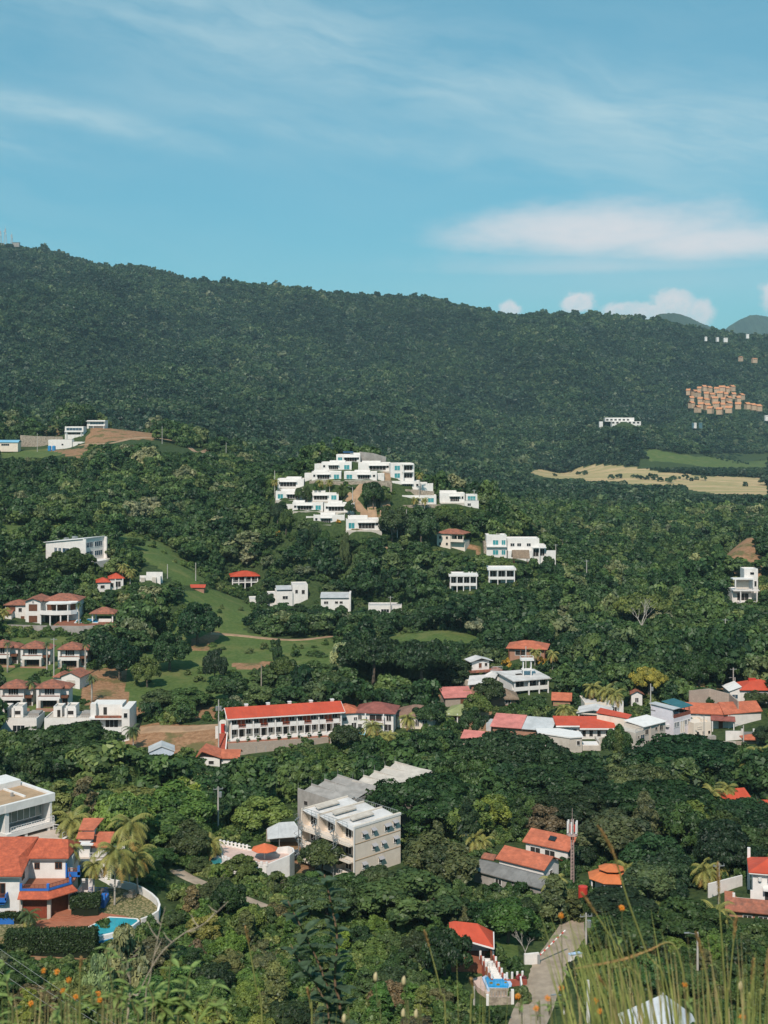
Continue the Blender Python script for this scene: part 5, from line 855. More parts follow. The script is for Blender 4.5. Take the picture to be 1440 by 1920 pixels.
part(p, 'wall', WHITE, lambda b: (b.prism([(-11.5, 0), (7, 0), (7, 11), (-11.5, 11)], -4, 0, [6.4, H0, H0, 6.4]),))
part(p, 'roof', WHITE2, lambda b: b.slab([(-12.2, -.5, 6.55), (7.4, -.5, 8.8), (7.4, 11.5, 8.8), (-12.2, 11.5, 6.55)], .2)); part(p, 'roof_box', METALG, lambda b: (b.box(-5, -3.4, 7, 8.5, 7.3, 8.4), b.box(-9, -7.8, 7, 8.5, 6.8, 7.7)))
for z in (1.8, 5.2): win(p, 'r', 3., z, 3.6, 1.8, 7, BLUEG, WHITE2, 3); win(p, 'r', 8., z, 4.2, 1.8, 7, BLUEG, WHITE2, 3)
for x, w_ in ((-6.6, 1.2), (-4.6, 1.2), (-1.6, 3.2)): win(p, 'f', x, 2.6, w_, 2.1, 0, BLUEG, WHITE2, 1)
part(p, 'terrace', WHITE2, lambda b: (b.box(7.02, 12, 1, 12, -4, .4), b.box(9, 14, -2, .98, -4, -1.4))); part(p, 'fin', WHITE, lambda b: (b.prism([(7.01, -.6), (8.4, -.6), (8.4, -.2), (7.01, -.2)], -2, 8.5), b.prism([(7.01, 11.0), (8.4, 11.0), (8.4, 11.4), (7.01, 11.4)], -2, 8.5)))
p = root('red_small', 'cottage', 'white cottage with a red hip roof and arched porch below the slanted house'); part(p, 'wall', WHITE, lambda b: (b.box(-4.2, .2, -1.5, 5, -3, 3.), b.box(.2, 4.8, 0, 6, -3, 4.))); part(p, 'roof', RED_M, lambda b: (b.hip(.2, 4.8, 0, 6, 4.05, 1.5), b.hip(-4.2, 0, -1.5, 5, 3.05, 1.2))); [col(p, x, -1.2, -2, 3.95, .3) for x in (2., 4.6)]; win(p, 'f', 3, 1.0, 1.8, 1.9, 0, DARK, WHITE2, 1); win(p, 'f', 1.0, 1.0, .9, 1.4, 0, DARK, WHITE2, 0); win(p, 'f', -2.4, .8, 1.4, 1.1, -1.5, DARK, WHITE2, 0)
p = root('ruin', 'garden_terrace', 'broken white garden terrace with planters right of the red cottage', 'terrace'); part(p, 'wall', WHITE, lambda b: (b.box(-4, 3, 0, .4, -2, 1.3), b.box(-2, 3.8, 2, 2.4, -2, 2.3), b.box(3, 3.4, 0, 2, -2, 1.0))); part(p, 'planter', CONC_L, lambda b: (b.box(-3.4, -2, -.9, -.02, -2, .6), b.box(.6, 2, -.9, -.02, -2, .7)))
p = root('red_low', 'low_house', 'low red roofed hut at the top of the grass slope'); part(p, 'wall', BRICK, lambda b: b.box(-3, 3.2, 0, 4, -2, .9)); part(p, 'roof', RED_M, lambda b: b.gable(-3, 3.2, 0, 4, .95, .8)); win(p, 'f', -1.4, .2, 1., .5, 0, DARK, WOOD, 0)
# the tiled mansion
p = root('mansion', 'tiled_mansion', 'white mansion with mottled tile roofs, brown shutters and a rounded balcony', 'mansion')
part(p, 'wall', WHITE, lambda b: (b.box(-4.8, .2, 0, 10, -2, 7.2), b.box(.2, 9, 3, 11, -2, 6.6), b.box(9, 12.2, 1.5, 10, -2, 7.), b.box(-12.4, -4.8, 3, 10, -2, 5.6), b.box(-12.4, -9.6, .5, 3, -2, 3)))
part(p, 'roof', TERRA, lambda b: (b.gable(-4.8, .2, -.2, 10, 7.25, 1.1, axis='y'), b.hip(.6, 12.2, 2.6, 11, 7.05, 1.9), b.hip(-12.4, -5.0, 2.8, 10, 5.65, 1.3), b.slab([(-12.9, 0, 3.), (-9.4, 0, 3.), (-9.4, 2.9, 4.0), (-12.9, 2.9, 4.0)], .15)))
part(p, 'gable_panel', WHITE, lambda b: gable_ends(b, -4.8, .2, .02, 9.9, 7.2, .95, 'y'))
arc = [(.3+i*1.15, -1.2-1.6*math.sin(math.pi*(i+.6)/10.6)) for i in range(10)]+[(12.2, .2)]
part(p, 'balcony', WHITE2, lambda b: (b.prism(arc+[(12.2, 1.48), (9, 1.49), (9, 2.98), (.3, 2.98)], 3.0, 3.5), [b.prism([arc[i], arc[i+1], (arc[i+1][0], arc[i+1][1]+.2), (arc[i][0], arc[i][1]+.2)], 3.5, 4.4) for i in range(10)]))
part(p, 'canopy', WHITE2, lambda b: b.prism(arc[2:]+[(12.2, 1.49), (9, 1.49), (9, 2.98), (2.6, 2.98)], 6.5, 6.9))
for i in (0, 3, 6, 8): col(p, arc[i][0]+.2, arc[i][1]+.4, -2, 3., .5, rnd=True)
for i in (2, 5, 8): col(p, arc[i][0]+.1, arc[i][1]+.4, 3.5, 6.5, .3)
for z in (.3, 4.1): win(p, 'f', -2.3, z, 2.6, 2.0, 0, WOOD, WOOD, 1, 'shutter')
win(p, 'f', 5., 3.9, 7.0, 2.3, 3, WOOD, WOOD, 5, 'shutter'); win(p, 'f', 4.6, -.2, 7.4, 2.5, 3, DARK, WHITE2, 3); win(p, 'f', 10.6, 4., 1.6, 2.1, 1.5, WOOD, WOOD, 1, 'shutter'); win(p, 'f', -7.4, 3.2, 1.1, 1.3, 3, DARK, WHITE2, 0); win(p, 'f', -10.6, 3.5, 3., 1.5, 3, WOOD, WOOD, 2, 'shutter'); win(p, 'f', -2.3, 6.6, .5, .6, 0, DARK, WHITE2, 1); door(p, 'f', -6.6, -.4, 1.2, 2.2, 3)
p = root('pavilion_m', 'tiled_pavilion', 'open pavilion with a mottled tile hip roof beside the mansion pool', 'pavilion'); part(p, 'roof', TERRA, lambda b: b.hip(-3.6, 3.8, -3, 3, 3.1, 1.7, oh=.6)); part(p, 'floor', CONC_L, lambda b: b.box(-3.8, 4, -3.2, 3.2, -2, .15)); [col(p, x, y, .15, 3.1, .4) for x in (-3.2, 3.4) for y in (-2.6, 2.6)]; part(p, 'bar_counter', WHITE, lambda b: b.box(-1.2, 3., -2.5, -1.9, .15, 1.2))
def flat_sheet(name, pts, m, kind='structure', th=.25, label=None, cat=None, up=.0):
    z = pts[0][2]; c = Vector(pts[0]); mb = MB().prism([(q[0]-c.x, q[1]-c.y) for q in pts], -th, 0); o = mb.build(name, m, at=(c.x, c.y, z+up)); tag(o, label, cat, kind=None if label else kind); return o
zm = P(160, 1168, 420).z+.1; flat_sheet('terrace', [Gz(x, y, zm) for x, y in ((100, 1172), (218, 1172), (222, 1158), (120, 1158))], TILEF, th=2.); zm += .05
o = flat_sheet('swimming_pool', [Gz(x, y, zm) for x, y in ((139, 1168), (184, 1168), (186, 1162), (166, 1160), (144, 1162))], WHITE2, label='kidney blue pool on the red terrace of the mansion', cat='pool', th=1.2, up=.12)
c0 = Vector(o.location); MB().prism([((Gz(x, y, zm)-c0).x, (Gz(x, y, zm)-c0).y) for x, y in ((141, 1167.6), (183, 1167.6), (184.5, 1162.6), (166, 1160.8), (146, 1162.6))], .002, .03).build('water', WATERB, o)
a = pw((0, 1173, 418), (70, 1175, 415), (150, 1176, 413), (205, 1174, 413)); wallthing('retaining_wall', 'low grey wall along the mansion terrace', a, [q.z+.4 for q in a], a[0].z-4, .4, CONC)
p = root('right_villa', 'modern_house', 'tall white villa with an open upper terrace on the right slope'); blocks(p, [(-1., 4.6, 3, 9, 0, 13.2), (-6.4, 1.6, 1.5, 9, 0, 5.)], WHITE, WHITE2); part(p, 'terrace_roof', WHITE2, lambda b: b.box(-6.6, 2.2, -.8, 2.98, 9.6, 10.1)); part(p, 'balcony', WHITE2, lambda b: (b.box(-6.6, 4.4, -1.2, 1.48, 5.02, 5.4), b.box(-4.4, 5.4, -2.6, 1.48, -3, .6)))
[col(p, x, -.6, 5.4, 9.6, .5) for x in (-5.6, 1.7)]; part(p, 'back_panel', CREAM, lambda b: b.box(-4.6, .6, 2.4, 2.9, 5.5, 9.5)); rail(p, [(-6.4, -1.1), (4.2, -1.1)], 5.4, .9); win(p, 'f', -2, 1., 4.6, 2.8, 1.5, DARK, WHITE2, 2); win(p, 'f', 2.2, 11.2, 1.6, 1.0, 3, GLASS, WHITE2, 0); win(p, 'f', 3.2, 6.4, 1.6, 2.2, 3, GLASS, WHITE2, 1); col(p, -4., -2.4, .6, 5., .4); col(p, 2.6, -2.4, .6, 5., .4)
# the tiled cottages in two rows
def cottage():
    p = root('c2', 'tiled_cottage', 'x', 'cottage', 'tiled cottages in two rows'); part(p, 'wall', WHITE, lambda b: (b.box(-3.2, 2.2, 1.2, 7, -1.5, 5.4), b.box(2.2, 4.2, 2.6, 7, -1.5, 5.0), b.box(-3.9, -3.2, .2, 7, -1.5, 5.2))); part(p, 'roof', TERRA, lambda b: (b.hip(-3.8, 2.8, .2, 7, 5.45, 1.7, oh=.4), b.hip(2.4, 4.6, 2.2, 7, 5.0, .9, oh=.3)))
    part(p, 'balcony', WHITE2, lambda b: (b.box(-3.2, 2.4, -.5, 1.19, 2.2, 2.5), b.box(-3.2, 2.4, -.5, -.35, 2.5, 3.3))); part(p, 'balcony_cap', TERRA, lambda b: b.box(-3.3, 2.5, -.6, -.25, 3.302, 3.45)); col(p, -2.9, -.2, -1.5, 2.2, .6, CONC_L); col(p, 2.1, -.2, -1.5, 2.2, .6, CONC_L)
    win(p, 'f', -.6, 3.4, 2.6, 1.7, 1.2, DARK, WHITE2, 3); win(p, 'f', -.5, .1, 3.6, 1.9, 1.2, DARK, WOOD, 3); win(p, 'f', 3.2, .3, 1.2, 1.8, 2.6, DARK, WOOD, 0); part(p, 'side_balcony', WOOD, lambda b: b.box(2.4, 4.3, 1.4, 2.58, 2.4, 3.1)); part(p, 'garden_edge', BRICK, lambda b: b.box(-3.6, 4.4, -1.2, -1., -1.5, .25)); return p
C0 = cottage(); C0['label'] = 'white two storey cottage with tiled roof, middle one of the upper row'
for k, lb in (('c1', 'tiled cottage cut by the left edge in the upper row'), ('c3', 'white tiled cottage at the right end of the upper row'), ('c4', 'white tiled cottage at the left of the lower row'), ('c5', 'white tiled cottage in the lower row beside the small garage')): q = copy_tree(C0); q.location, y_ = site(k); q['label'] = lb
p = root('c6', 'garage', 'small white garage with a tiled gable roof behind the lower cottages'); part(p, 'wall', WHITE, lambda b: (b.box(-2.6, 3, 0, 6, -2, 2.9), gable_ends(b, -2.6, 3, .02, 5.98, 2.9, 1.3, 'y'))); part(p, 'roof', TERRA, lambda b: b.gable(-2.6, 3, 0, 6, 2.95, 1.4, axis='y')); part(p, 'wing_roof', TERRA, lambda b: b.hip(-5.2, -2.62, .5, 6, 2.6, 1., oh=.3)); part(p, 'wing', WHITE, lambda b: b.box(-5.2, -2.62, .8, 6, -2, 2.55)); door(p, 'f', .3, 0, 2.6, 1.9, 0, CONC_L, 'garage_door')
# modern row at the left
def row_house(key, label):
    p = root(key, 'flat_roofed_house', label, group='white modern row on the left'); blocks(p, [(-6.2, 5.6, 0, 8, 0, 3.6), (-1.2, 1.2, 2.6, 7, 3.67, 6.2), (-4.6, -2.4, 3, 7, 3.67, 6.)], WHITE, CONC_L); win(p, 'f', 0, 4.4, 1.5, 1., 2.6, DARK, WHITE2, 0); door(p, 'f', -3.2, 3.7, .8, 1.8, 3, DARK); rail(p, [(1.5, .1), (5.5, .1)], 4.0, .6); part(p, 'roof_wall', CONC, lambda b: b.box(2.6, 5.4, 3, 7, 3.67, 4.6)); win(p, 'f', 1, .6, 3, 1.6, 0, GLASS, WHITE2, 2); part(p, 'frame', WHITE2, lambda b: (b.box(.9, 1.5, 2.2, 2.58, 3.7, 6.2), b.box(-1.5, -.9, 2.2, 2.58, 3.7, 6.2))); return p
row_house('m1', 'white roof terrace house at the left edge beside the blue pool wall'); row_house('m2', 'white roof terrace house between the edge one and the stacked one')
p = root('m3', 'stacked_house', 'tall stacked white house with a blank side wall left of the dirt track'); part(p, 'wall', WHITE, lambda b: (b.box(3.2, 5.2, -.2, 9, -3, 8.8), b.box(-5.2, 3.18, 2, 9, -3, 6.4), b.box(-5.2, 2.6, 3.4, 9, 6.42, 9.2), b.box(-5.2, -3.8, 1.6, 3.38, 6.42, 9.8), b.box(2.2, 3.18, 2.2, 3.38, 6.42, 8.6))); part(p, 'balcony', WHITE2, lambda b: (b.box(-5.3, 3.18, -.4, 1.98, 3.0, 3.4), b.box(-5.3, 3.18, -.4, -.2, 3.4, 4.2), b.box(-5.3, 3.18, -.4, 1.98, -.4, 0), b.box(-5.3, 3.18, -.4, -.2, 0, .8), b.box(-5.3, 3.18, -.1, 1.98, 6.1, 6.45)))
part(p, 'roof', CONC_L, lambda b: b.box(-3.7, 2.1, .1, 3.3, 6.452, 6.5)); part(p, 'parapet', TERRA, lambda b: b.box(-3.7, 3.1, -.05, .15, 6.5, 7.1)); win(p, 'f', .2, 3.6, 3.2, 2., 2, DARK, WHITE2, 2); win(p, 'f', -3.8, 3.6, 2., 2., 2, DARK, WHITE2, 1); win(p, 'f', -.8, .2, 5., 2., 2, DARK, WHITE2, 3); door(p, 'f', -1.8, 6.6, .9, 1.9, 3.4, DARK); win(p, 'f', 4.2, 6.6, .9, 1.2, -.2, GLASS, WHITE2, 0)
p = root('shed', 'metal_shed', 'small shed with a pale blue gable front below the bare slope', 'shed'); part(p, 'wall', mat('pale_blue_sheet', (.52, .58, .66), .6, .05, .6, kind='rib', ks=8.), lambda b: (b.box(-2.9, 2.9, 0, 5, -2, 1.9), gable_ends(b, -2.9, 2.9, .02, 4.98, 1.9, 1.2, 'y'))); part(p, 'roof', GREYR, lambda b: b.gable(-2.9, 2.9, 0, 5, 1.95, 1.3, axis='y', oh=.25))

# ------------------------------------------------------------------ the terrace hotel and its neighbours
p = root('hotel', 'terrace_hotel', 'long two storey hotel with a bright red roof and balconied rooms', 'hotel'); L = 28.6; HW = 1.9
part(p, 'wall', CREAM, lambda b: (b.box(.2, L-.2, HW, 8, -3, 5.2), b.box(0, .22, .2, 8.2, -3, 5.2), b.box(L-.22, L, .2, 8.2, -3, 5.2), gable_ends(b, .01, L-.01, .1, 8.2, 5.2, 1.5)))
part(p, 'roof', RED_M, lambda b: b.gable(0, L, 0, 8.2, 5.3, 1.75, .14, .75)); part(p, 'fascia', WHITE2, lambda b: (b.box(-.75, L+.75, -.86, -.76, 4.95, 5.22), b.tube([(-.8, -.8, 5.1), (-.8, 4.1, 6.85), (-.8, 9, 5.1)], .13, 4), b.tube([(L+.8, -.8, 5.1), (L+.8, 4.1, 6.85), (L+.8, 9, 5.1)], .13, 4)))
part(p, 'floor_slab', WHITE2, lambda b: (b.box(.24, L-.24, -.1, HW-.003, 2.35, 2.62), b.box(0, L, -1.2, HW-.003, -3, 0)))
for u in range(5):
    x0 = .3+u*5.6
    part(p, 'balcony', WHITE2, lambda b: (b.box(x0+.25, x0+1.85, -.12, -.02, 2.62, 3.5), b.box(x0+3.75, x0+5.4, -.12, -.02, 2.62, 3.5))); rail(p, [(x0+1.85, -.07), (x0+3.75, -.07)], 2.62, .85, REDDOOR, .3)
    for dx in (2.3, 3.35): door(p, 'f', x0+dx, 2.65, .85, 2., HW, REDDOOR)
    for dx in (1.0, 4.6): win(p, 'f', x0+dx, 3.3, 1.25, 1.1, HW, DARK, WHITE2, 1); win(p, 'f', x0+dx, .6, 1.3, 1.3, HW, DARK, WHITE2, 1)
    door(p, 'f', x0+2.8, 0, 1.3, 2.1, HW, DARK); col(p, x0, -.1, 0, 5.1, .28); col(p, x0+1.9, -.05, 0, 2.35, .2); col(p, x0+3.7, -.05, 0, 2.35, .2)
    part(p, 'roof_vent', WHITE2, lambda b: (b.box(x0+4.2, x0+5., 4.6, 5.6, 6.3, 7.3), b.box(x0+4.1, x0+5.1, 4.5, 5.7, 7.302, 7.4)))
col(p, L-.1, -.1, 0, 5.1, .28); rail(p, [(-.6, -2.6), (24.2, -2.6)], -.1, .7, WHITE2, 2.2, False, r=.06)
w = thing('retaining_wall', 'long grey garden wall under the red roofed hotel', 'wall', p.location, 15); part(w, 'wall_face', BLOCKW, lambda b: (b.box(-.9, 24.6, -3., -2.65, -7, -.35),)); part(w, 'garden_soil', TILEF, lambda b: b.box(-.9, 24.6, -2.649, -1.21, -5, -.3)); [part(w, 'weep_stain', CONC, lambda b: b.box(x, x+.25, -3.03, -3.002, -3.5, -1.4)) for x in (6, 8.4, 13, 17.5, 21)]
t = thing('terrace', 'orange tiled terrace with steps at the right end of the hotel', 'terrace', p.location, 15); part(t, 'floor', TILEF, lambda b: b.box(24.7, 30, -4.2, -.2, -5, -.5)); part(t, 'parapet', CONC_L, lambda b: (b.box(24.7, 30.2, -4.5, -4.21, -5, .1), b.box(29.9, 30.2, -4.2, -.3, -.499, .2))); part(t, 'step', BRICK, lambda b: [b.box(25.5+k*.0, 28.5, -6.4+k*.5, -5.9+k*.5, -5, -2.4+k*.4) for k in range(4)])
q = P(418, 1374, 321.5); g = thing('arched_gateway', 'white arch with a red gate at the head of the red stairs', 'gateway', q, 5); part(g, 'arch', WHITE, lambda b: (b.box(-.95, -.5, 0, .5, -2, 2.3), b.box(.5, .95, 0, .5, -2, 2.3), b.prism([(-.95, .0), (.95, .0), (.95, .5), (-.95, .5)], 2.302, 2.5), [b.prism([(.95*math.cos(a)-.0, .02), (.95*math.cos(a+.35), .02), (.95*math.cos(a+.35), .48), (.95*math.cos(a), .48)], 2.5, 2.5, [2.5+.7*math.sin(a), 2.5+.7*math.sin(a+.35)]*1+[2.5+.7*math.sin(a+.35), 2.5+.7*math.sin(a)]) for a in np.arange(0, 3.1, .35)])); door(g, 'f', 0, 0, 1., 2.2, .12, REDT, 'gate'); part(g, 'side_wall', WHITE, lambda b: b.box(-1.9, -.96, .1, .4, -2, 1.6))
s = thing('red_stair', 'straight flight of red steps down the bank left of the hotel', 'stairs', q, 3); part(s, 'steps', mat('red_step', (.40, .095, .06), .8, .1, 1.), lambda b: [b.box(-.9, .95, -.6-k*.5, -.1-k*.5, -7, -.1-k*.27) for k in range(18)]); part(s, 'kerb', WHITE2, lambda b: b.prism([(.96, -9.2), (1.2, -9.2), (1.2, -.1), (.96, -.1)], -7, 0, [-4.6, -4.6, .2, .2]))
def simple(key, name, label, cat, w, d, h, roof, rise, wall=WHITE, kind='hip', wins=(), x0=None, oh=.5, doors=(), pane=DARK, down=3., group=None, th=.16):
    p = root(key, name, label, cat, group); a = -w/2 if x0 is None else x0; b_ = a+w
    part(p, 'wall', wall, lambda b: (b.box(a, b_, 0, d, -down, h), gable_ends(b, a+.01, b_-.01, .01, d-.01, h, rise*.92) if kind == 'gable' else gable_ends(b, a+.01, b_-.01, .01, d-.01, h, rise*.92, 'y') if kind == 'gabley' else None))
    part(p, 'roof', roof, lambda b: b.hip(a, b_, 0, d, h+.08, rise, th, oh=oh) if kind == 'hip' else b.gable(a, b_, 0, d, h+.08, rise, th, oh) if kind == 'gable' else b.gable(a, b_, 0, d, h+.08, rise, th, oh, 'y') if kind == 'gabley' else b.slab([(a-oh, -oh, h+.08+th), (b_+oh, -oh, h+.08+th), (b_+oh, d+oh, h+rise+th), (a-oh, d+oh, h+rise+th)], th))
    for (f, x, z, ww, hh) in wins: win(p, f, x, z, ww, hh, (0 if f == 'f' else b_ if f == 'r' else a), pane, WHITE2, 1)
    for (f, x, z, ww, hh) in doors: door(p, f, x, z, ww, hh, (0 if f == 'f' else b_ if f == 'r' else a))
    return p
p = root('red_roofs', 'low_house', 'low orange roofs in the trees at the foot of the red stairs'); part(p, 'wall', WHITE, lambda b: (b.box(-4, 1., 0, 6, -2, 1.9), b.box(1.4, 5.2, .5, 6, -2, 1.7))); part(p, 'roof', ORANGE, lambda b: (b.gable(-4.2, 1., 0, 6.4, 2., 1.6, axis='y', split=.25), b.gable(1.6, 5.2, .5, 6, 1.8, 1.3))); win(p, 'f', -1, .4, 1.2, .8, 0, DARK, WHITE2, 0)
simple('orange_w', 'white_house', 'white house with an orange hip roof beside the hotel', 'house', 5.6, 7, 4.6, ORANGE, 1.5, kind='hip', wins=(('f', -1.2, 2.6, .9, .9), ('f', 1.6, 2.6, .8, .8), ('f', 1.2, .2, 1.2, 1.8)))
p = simple('maroon', 'white_house', 'white two storey house with a maroon tile roof by the palms', 'house', 9.6, 8, 4.9, MAROON, 1.9, wins=(('f', -3.9, 3., .9, 1.2), ('f', -3.9, .5, .9, 1.4), ('f', 3.6, 2.9, 1.2, 1.5), ('f', 3.4, .4, 1.6, 1.6), ('f', .2, 2.8, 3.2, 1.6), ('f', .2, .3, 2.6, 1.8)), oh=.7); part(p, 'balcony', WHITE2, lambda b: b.box(-2.4, 2.6, -1.4, -.004, 2.2, 2.5)); rail(p, [(-2.4, -1.35), (2.6, -1.35)], 2.5, .9, RAILB); [col(p, x, -1.2, -2, 4.9, .3) for x in (-2.3, 2.4)]
p = simple('brown_r', 'brown_roofed_house', 'cream house with a broad brown tile roof right of the maroon one', 'house', 9.5, 8, 3.3, BROWNR, 2.0, CREAM, wins=(('f', -1.2, .7, .9, 1.6), ('f', .6, .7, .9, 1.6), ('f', 2.6, .7, 1.2, 1.5)), oh=.8); part(p, 'portico', WHITE2, lambda b: gable_ends(b, 1.2, 5.2, -.9, -.88, 3.4, .8, 'y'))
o = flat_sheet('swimming_pool', [Gz(x, y, -82.6) for x, y in ((672, 1388), (686, 1388), (685, 1374), (673, 1374))], WHITE2, label='small bright turquoise pool between the hotel and the palms', cat='pool', th=1.5, up=1.2); MB().prism([(.15, .2), (1.7, .2), (1.6, 3.8), (.25, 3.8)], .002, .03).build('water', WATER, o)
p = simple('green_r', 'green_roofed_house', 'small house with a moss green sheet roof on white posts', 'house', 5.6, 6, 2.6, GREENR, 1.5, WHITE, kind='hip', wins=(('f', -1.5, .5, 1.4, 1.4),), oh=.8); [col(p, x, -1.6, -2, 2.5, .25) for x in (-2.6, -.3, 2.4)]; part(p, 'porch_roof', GREENR, lambda b: b.slab([(-3.2, -2.2, 2.2), (3.2, -2.2, 2.2), (3.2, -.82, 2.66), (-3.2, -.82, 2.66)], .1))
simple('pink_n', 'sheet_roof_shed', 'long shed with a streaked pink sheet roof below the brick wall', 'shed', 7.5, 6, 2., PINKR, 1.6, BLOCKW, kind='mono', doors=(('f', 1, -.2, 1., 1.9),)); simple('pink_s', 'sheet_roof_shed', 'faded pink sheet roofed shed alone among the trees', 'shed', 4.4, 5.5, 2., PINKR, 1.3, BLOCKW, kind='gable', wins=(('f', 0, .6, 1., .8),))
p = root('cream', 'cream_house', 'cream house with wide pale roofs and a white room on top'); part(p, 'wall', CREAM, lambda b: (b.box(-4.4, 7.4, 0, 9, -4, 3.2),)); part(p, 'side_wall', BRICK, lambda b: b.box(-4.9, -1.5, -1.0, -.02, -4, 2.9)); part(p, 'roof', ROOF_F, lambda b: (b.slab([(-6.4, -1.6, 3.2), (1.2, -1.6, 3.2), (1.2, 4, 4.5), (-3.6, 4, 4.5)], .16), b.slab([(1.21, -1.6, 3.2), (3.2, -.6, 5.4), (3.2, 4, 5.4), (1.21, 4, 4.5)], .16), b.slab([(3.21, -.6, 5.4), (7.8, -.6, 5.0), (7.8, 5, 5.0), (3.21, 5, 5.4)], .16)))
part(p, 'upper_wall', WHITE, lambda b: (b.box(3.2, 7.4, .0, 9, 3.21, 4.8),)); part(p, 'roof_deck', TERRA, lambda b: b.box(-3, 7.2, 5.2, 9.6, 4.9, 5.4)); part(p, 'top_room', WHITE, lambda b: b.box(-1.8, 3.6, 6.6, 9.6, 5.41, 8.)); part(p, 'top_roof', ROOF_F, lambda b: b.gable(-2.2, 4., 6.2, 10, 8.05, 1.0, axis='y')); win(p, 'f', .8, 6., .9, 1.4, 6.6, WOOD, WHITE2, 0); win(p, 'f', 2.6, 6.4, .8, .9, 6.6, DARK, WHITE2, 0); win(p, 'f', 5.4, .6, 2.4, 1.6, 0, DARK, WHITE2, 1); rail(p, [(4, 5.4), (7.2, 5.4)], 5.4, .9)
a = pw((868, 1310, 356), (918, 1308, 356)); wallthing('brick_wall', 'brown brick wall in front of the cream house', a, [q.z+2.4 for q in a], a[0].z-3, .3, BRICK)
p = root('tank_tower', 'water_tower', 'white frame water tower on the grey flat roof', 'water tower'); [col(p, x, y, -4, 5.8, .26, WHITE2, 'leg') for x in (-1.1, 1.1) for y in (-.8, .8)]; part(p, 'platform', WHITE2, lambda b: (b.box(-1.9, 1.9, -1.3, 1.3, 5.802, 6.1), b.box(-1.5, 1.5, -1, 1, 3.1, 3.3), b.box(-1.5, 1.5, -1, 1, .9, 1.1))); rail(p, [(-1.8, -1.2), (1.8, -1.2), (1.8, 1.2), (-1.8, 1.2), (-1.8, -1.2)], 6.1, .7, METALW, .9); part(p, 'stair_room', CREAM, lambda b: b.box(-.95, .95, -.6, .6, -4, .88))
p = root('two_storey', 'pale_block_house', 'two storey house with a broad grey roof and an open front gallery'); part(p, 'wall', WHITE, lambda b: (b.box(-4.6, 6.2, 1.4, 10, -3, 4.6),)); part(p, 'roof', ROOF_F, lambda b: b.slab([(-5.2, -.6, 4.7), (6.8, -.6, 4.7), (6.8, 10.6, 5.2), (-5.2, 10.6, 5.2)], .25)); part(p, 'hatch', DARK, lambda b: b.box(-1.4, .4, 5, 6, 5., 5.2)); part(p, 'balcony', WHITE2, lambda b: (b.box(-4.6, 6.2, 0, 1.38, 1.6, 1.9), b.box(-4.6, 6.2, 0, .12, 1.9, 2.7)))
for x in (-4.4, 0, 3.2, 6.): col(p, x, .12, -3, 4.6, .34)
[win(p, 'f', x, 2., 2.4, 2., 1.4, DARK, CREAM, 1) for x in (-2.2, 1.6, 4.6)]; win(p, 'f', -2.2, -.6, 2.4, 1.7, 1.4, DARK, CREAM, 1); win(p, 'f', 3, -.6, 4., 1.7, 1.4, DARK, CREAM, 2); win(p, 'r', 5, 2.2, 2, 1.4, 6.2, DARK, CREAM, 1)
p = simple('orange_n', 'open_pavilion', 'broad orange roof over an open house with yellow flowers', 'pavilion', 10.5, 8, 2.6, ORANGE, 1.7, BRICK, wins=(('f', -2, .5, 3, 1.4), ('f', 2.6, .5, 3, 1.4)), oh=1.); [col(p, x, -.7, -2, 2.5, .25, WOOD, 'post') for x in (-5.4, -1.8, 1.8, 5.4)]
YEL = leafmat('flowering_bush', [(0., (.50, .24, .03)), (1., (.46, .26, .04))]); yb = crown_mesh('flower_crown', YEL, 77, R=1.2, Ht=2., z0=0, clumps=12, per=60, leaf=.2, shape='bush'); gb = crown_mesh('leaf_crown', LEAF_B, 78, R=1.3, Ht=1.7, z0=0, clumps=12, per=80, leaf=.2, shape='bush'); rb = crown_mesh('red_crown', leafmat('red_bush', [(0., (.22, .03, .03)), (1., (.2, .03, .04))]), 79, R=.9, Ht=1.4, z0=0, clumps=9, per=60, leaf=.16, shape='bush')
def bush(px, py, D, me, label, s=1., group=None, z=None):
    x = (px-U0)/F*D; o = bpy.data.objects.new('shrub', me); COL.objects.link(o); o.location = (x, D, Hs(x, D) if z is None else z); o.scale = (s,)*3; o.rotation_euler.z = px; tag(o, label, 'shrub', group); return o
bush(951, 1238, 383, yb, 'yellow flowering bush at the left end of the orange roof', 1.5); bush(1016, 1236, 381, yb, 'yellow flowering bush under the right end of the orange roof', 1.7); bush(523, 980, 536, yb, 'orange flowering bush under the lower left estate house', 1.3); bush(634, 972, 534, yb, 'orange bush beside the bottom left estate house', 1.)
simple('thatch', 'thatched_house', 'brick hut under a broad thatched hip roof', 'hut', 6.6, 6, 1.9, THATCH, 2.2, BRICK, wins=(('f', 1.2, .3, 1.4, 1.1),), oh=.9, th=.35)
p = root('sheds', 'sheet_roof_shed', 'long brick shed roofed half in faded red, half in grey sheet', 'shed'); part(p, 'wall', BRICK, lambda b: (b.box(-6.4, 8.4, 0, 6, -4, 1.9),)); part(p, 'roof', PINKR, lambda b: b.slab([(-7., -.7, 1.9), (1.2, -.7, 1.9), (1.2, 6.6, 3.7), (-7., 6.6, 3.7)], .12)); part(p, 'grey_roof', GREYR, lambda b: b.slab([(1.25, -.7, 1.86), (9., -.7, 1.86), (9., 6.4, 3.5), (1.25, 6.4, 3.5)], .12)); part(p, 'lean_to', GREYR, lambda b: b.box(-8.4, -7.02, 1, 6, -4, 2.2)); door(p, 'f', 6, -1., 1.6, 2.2, 0, TEALG)
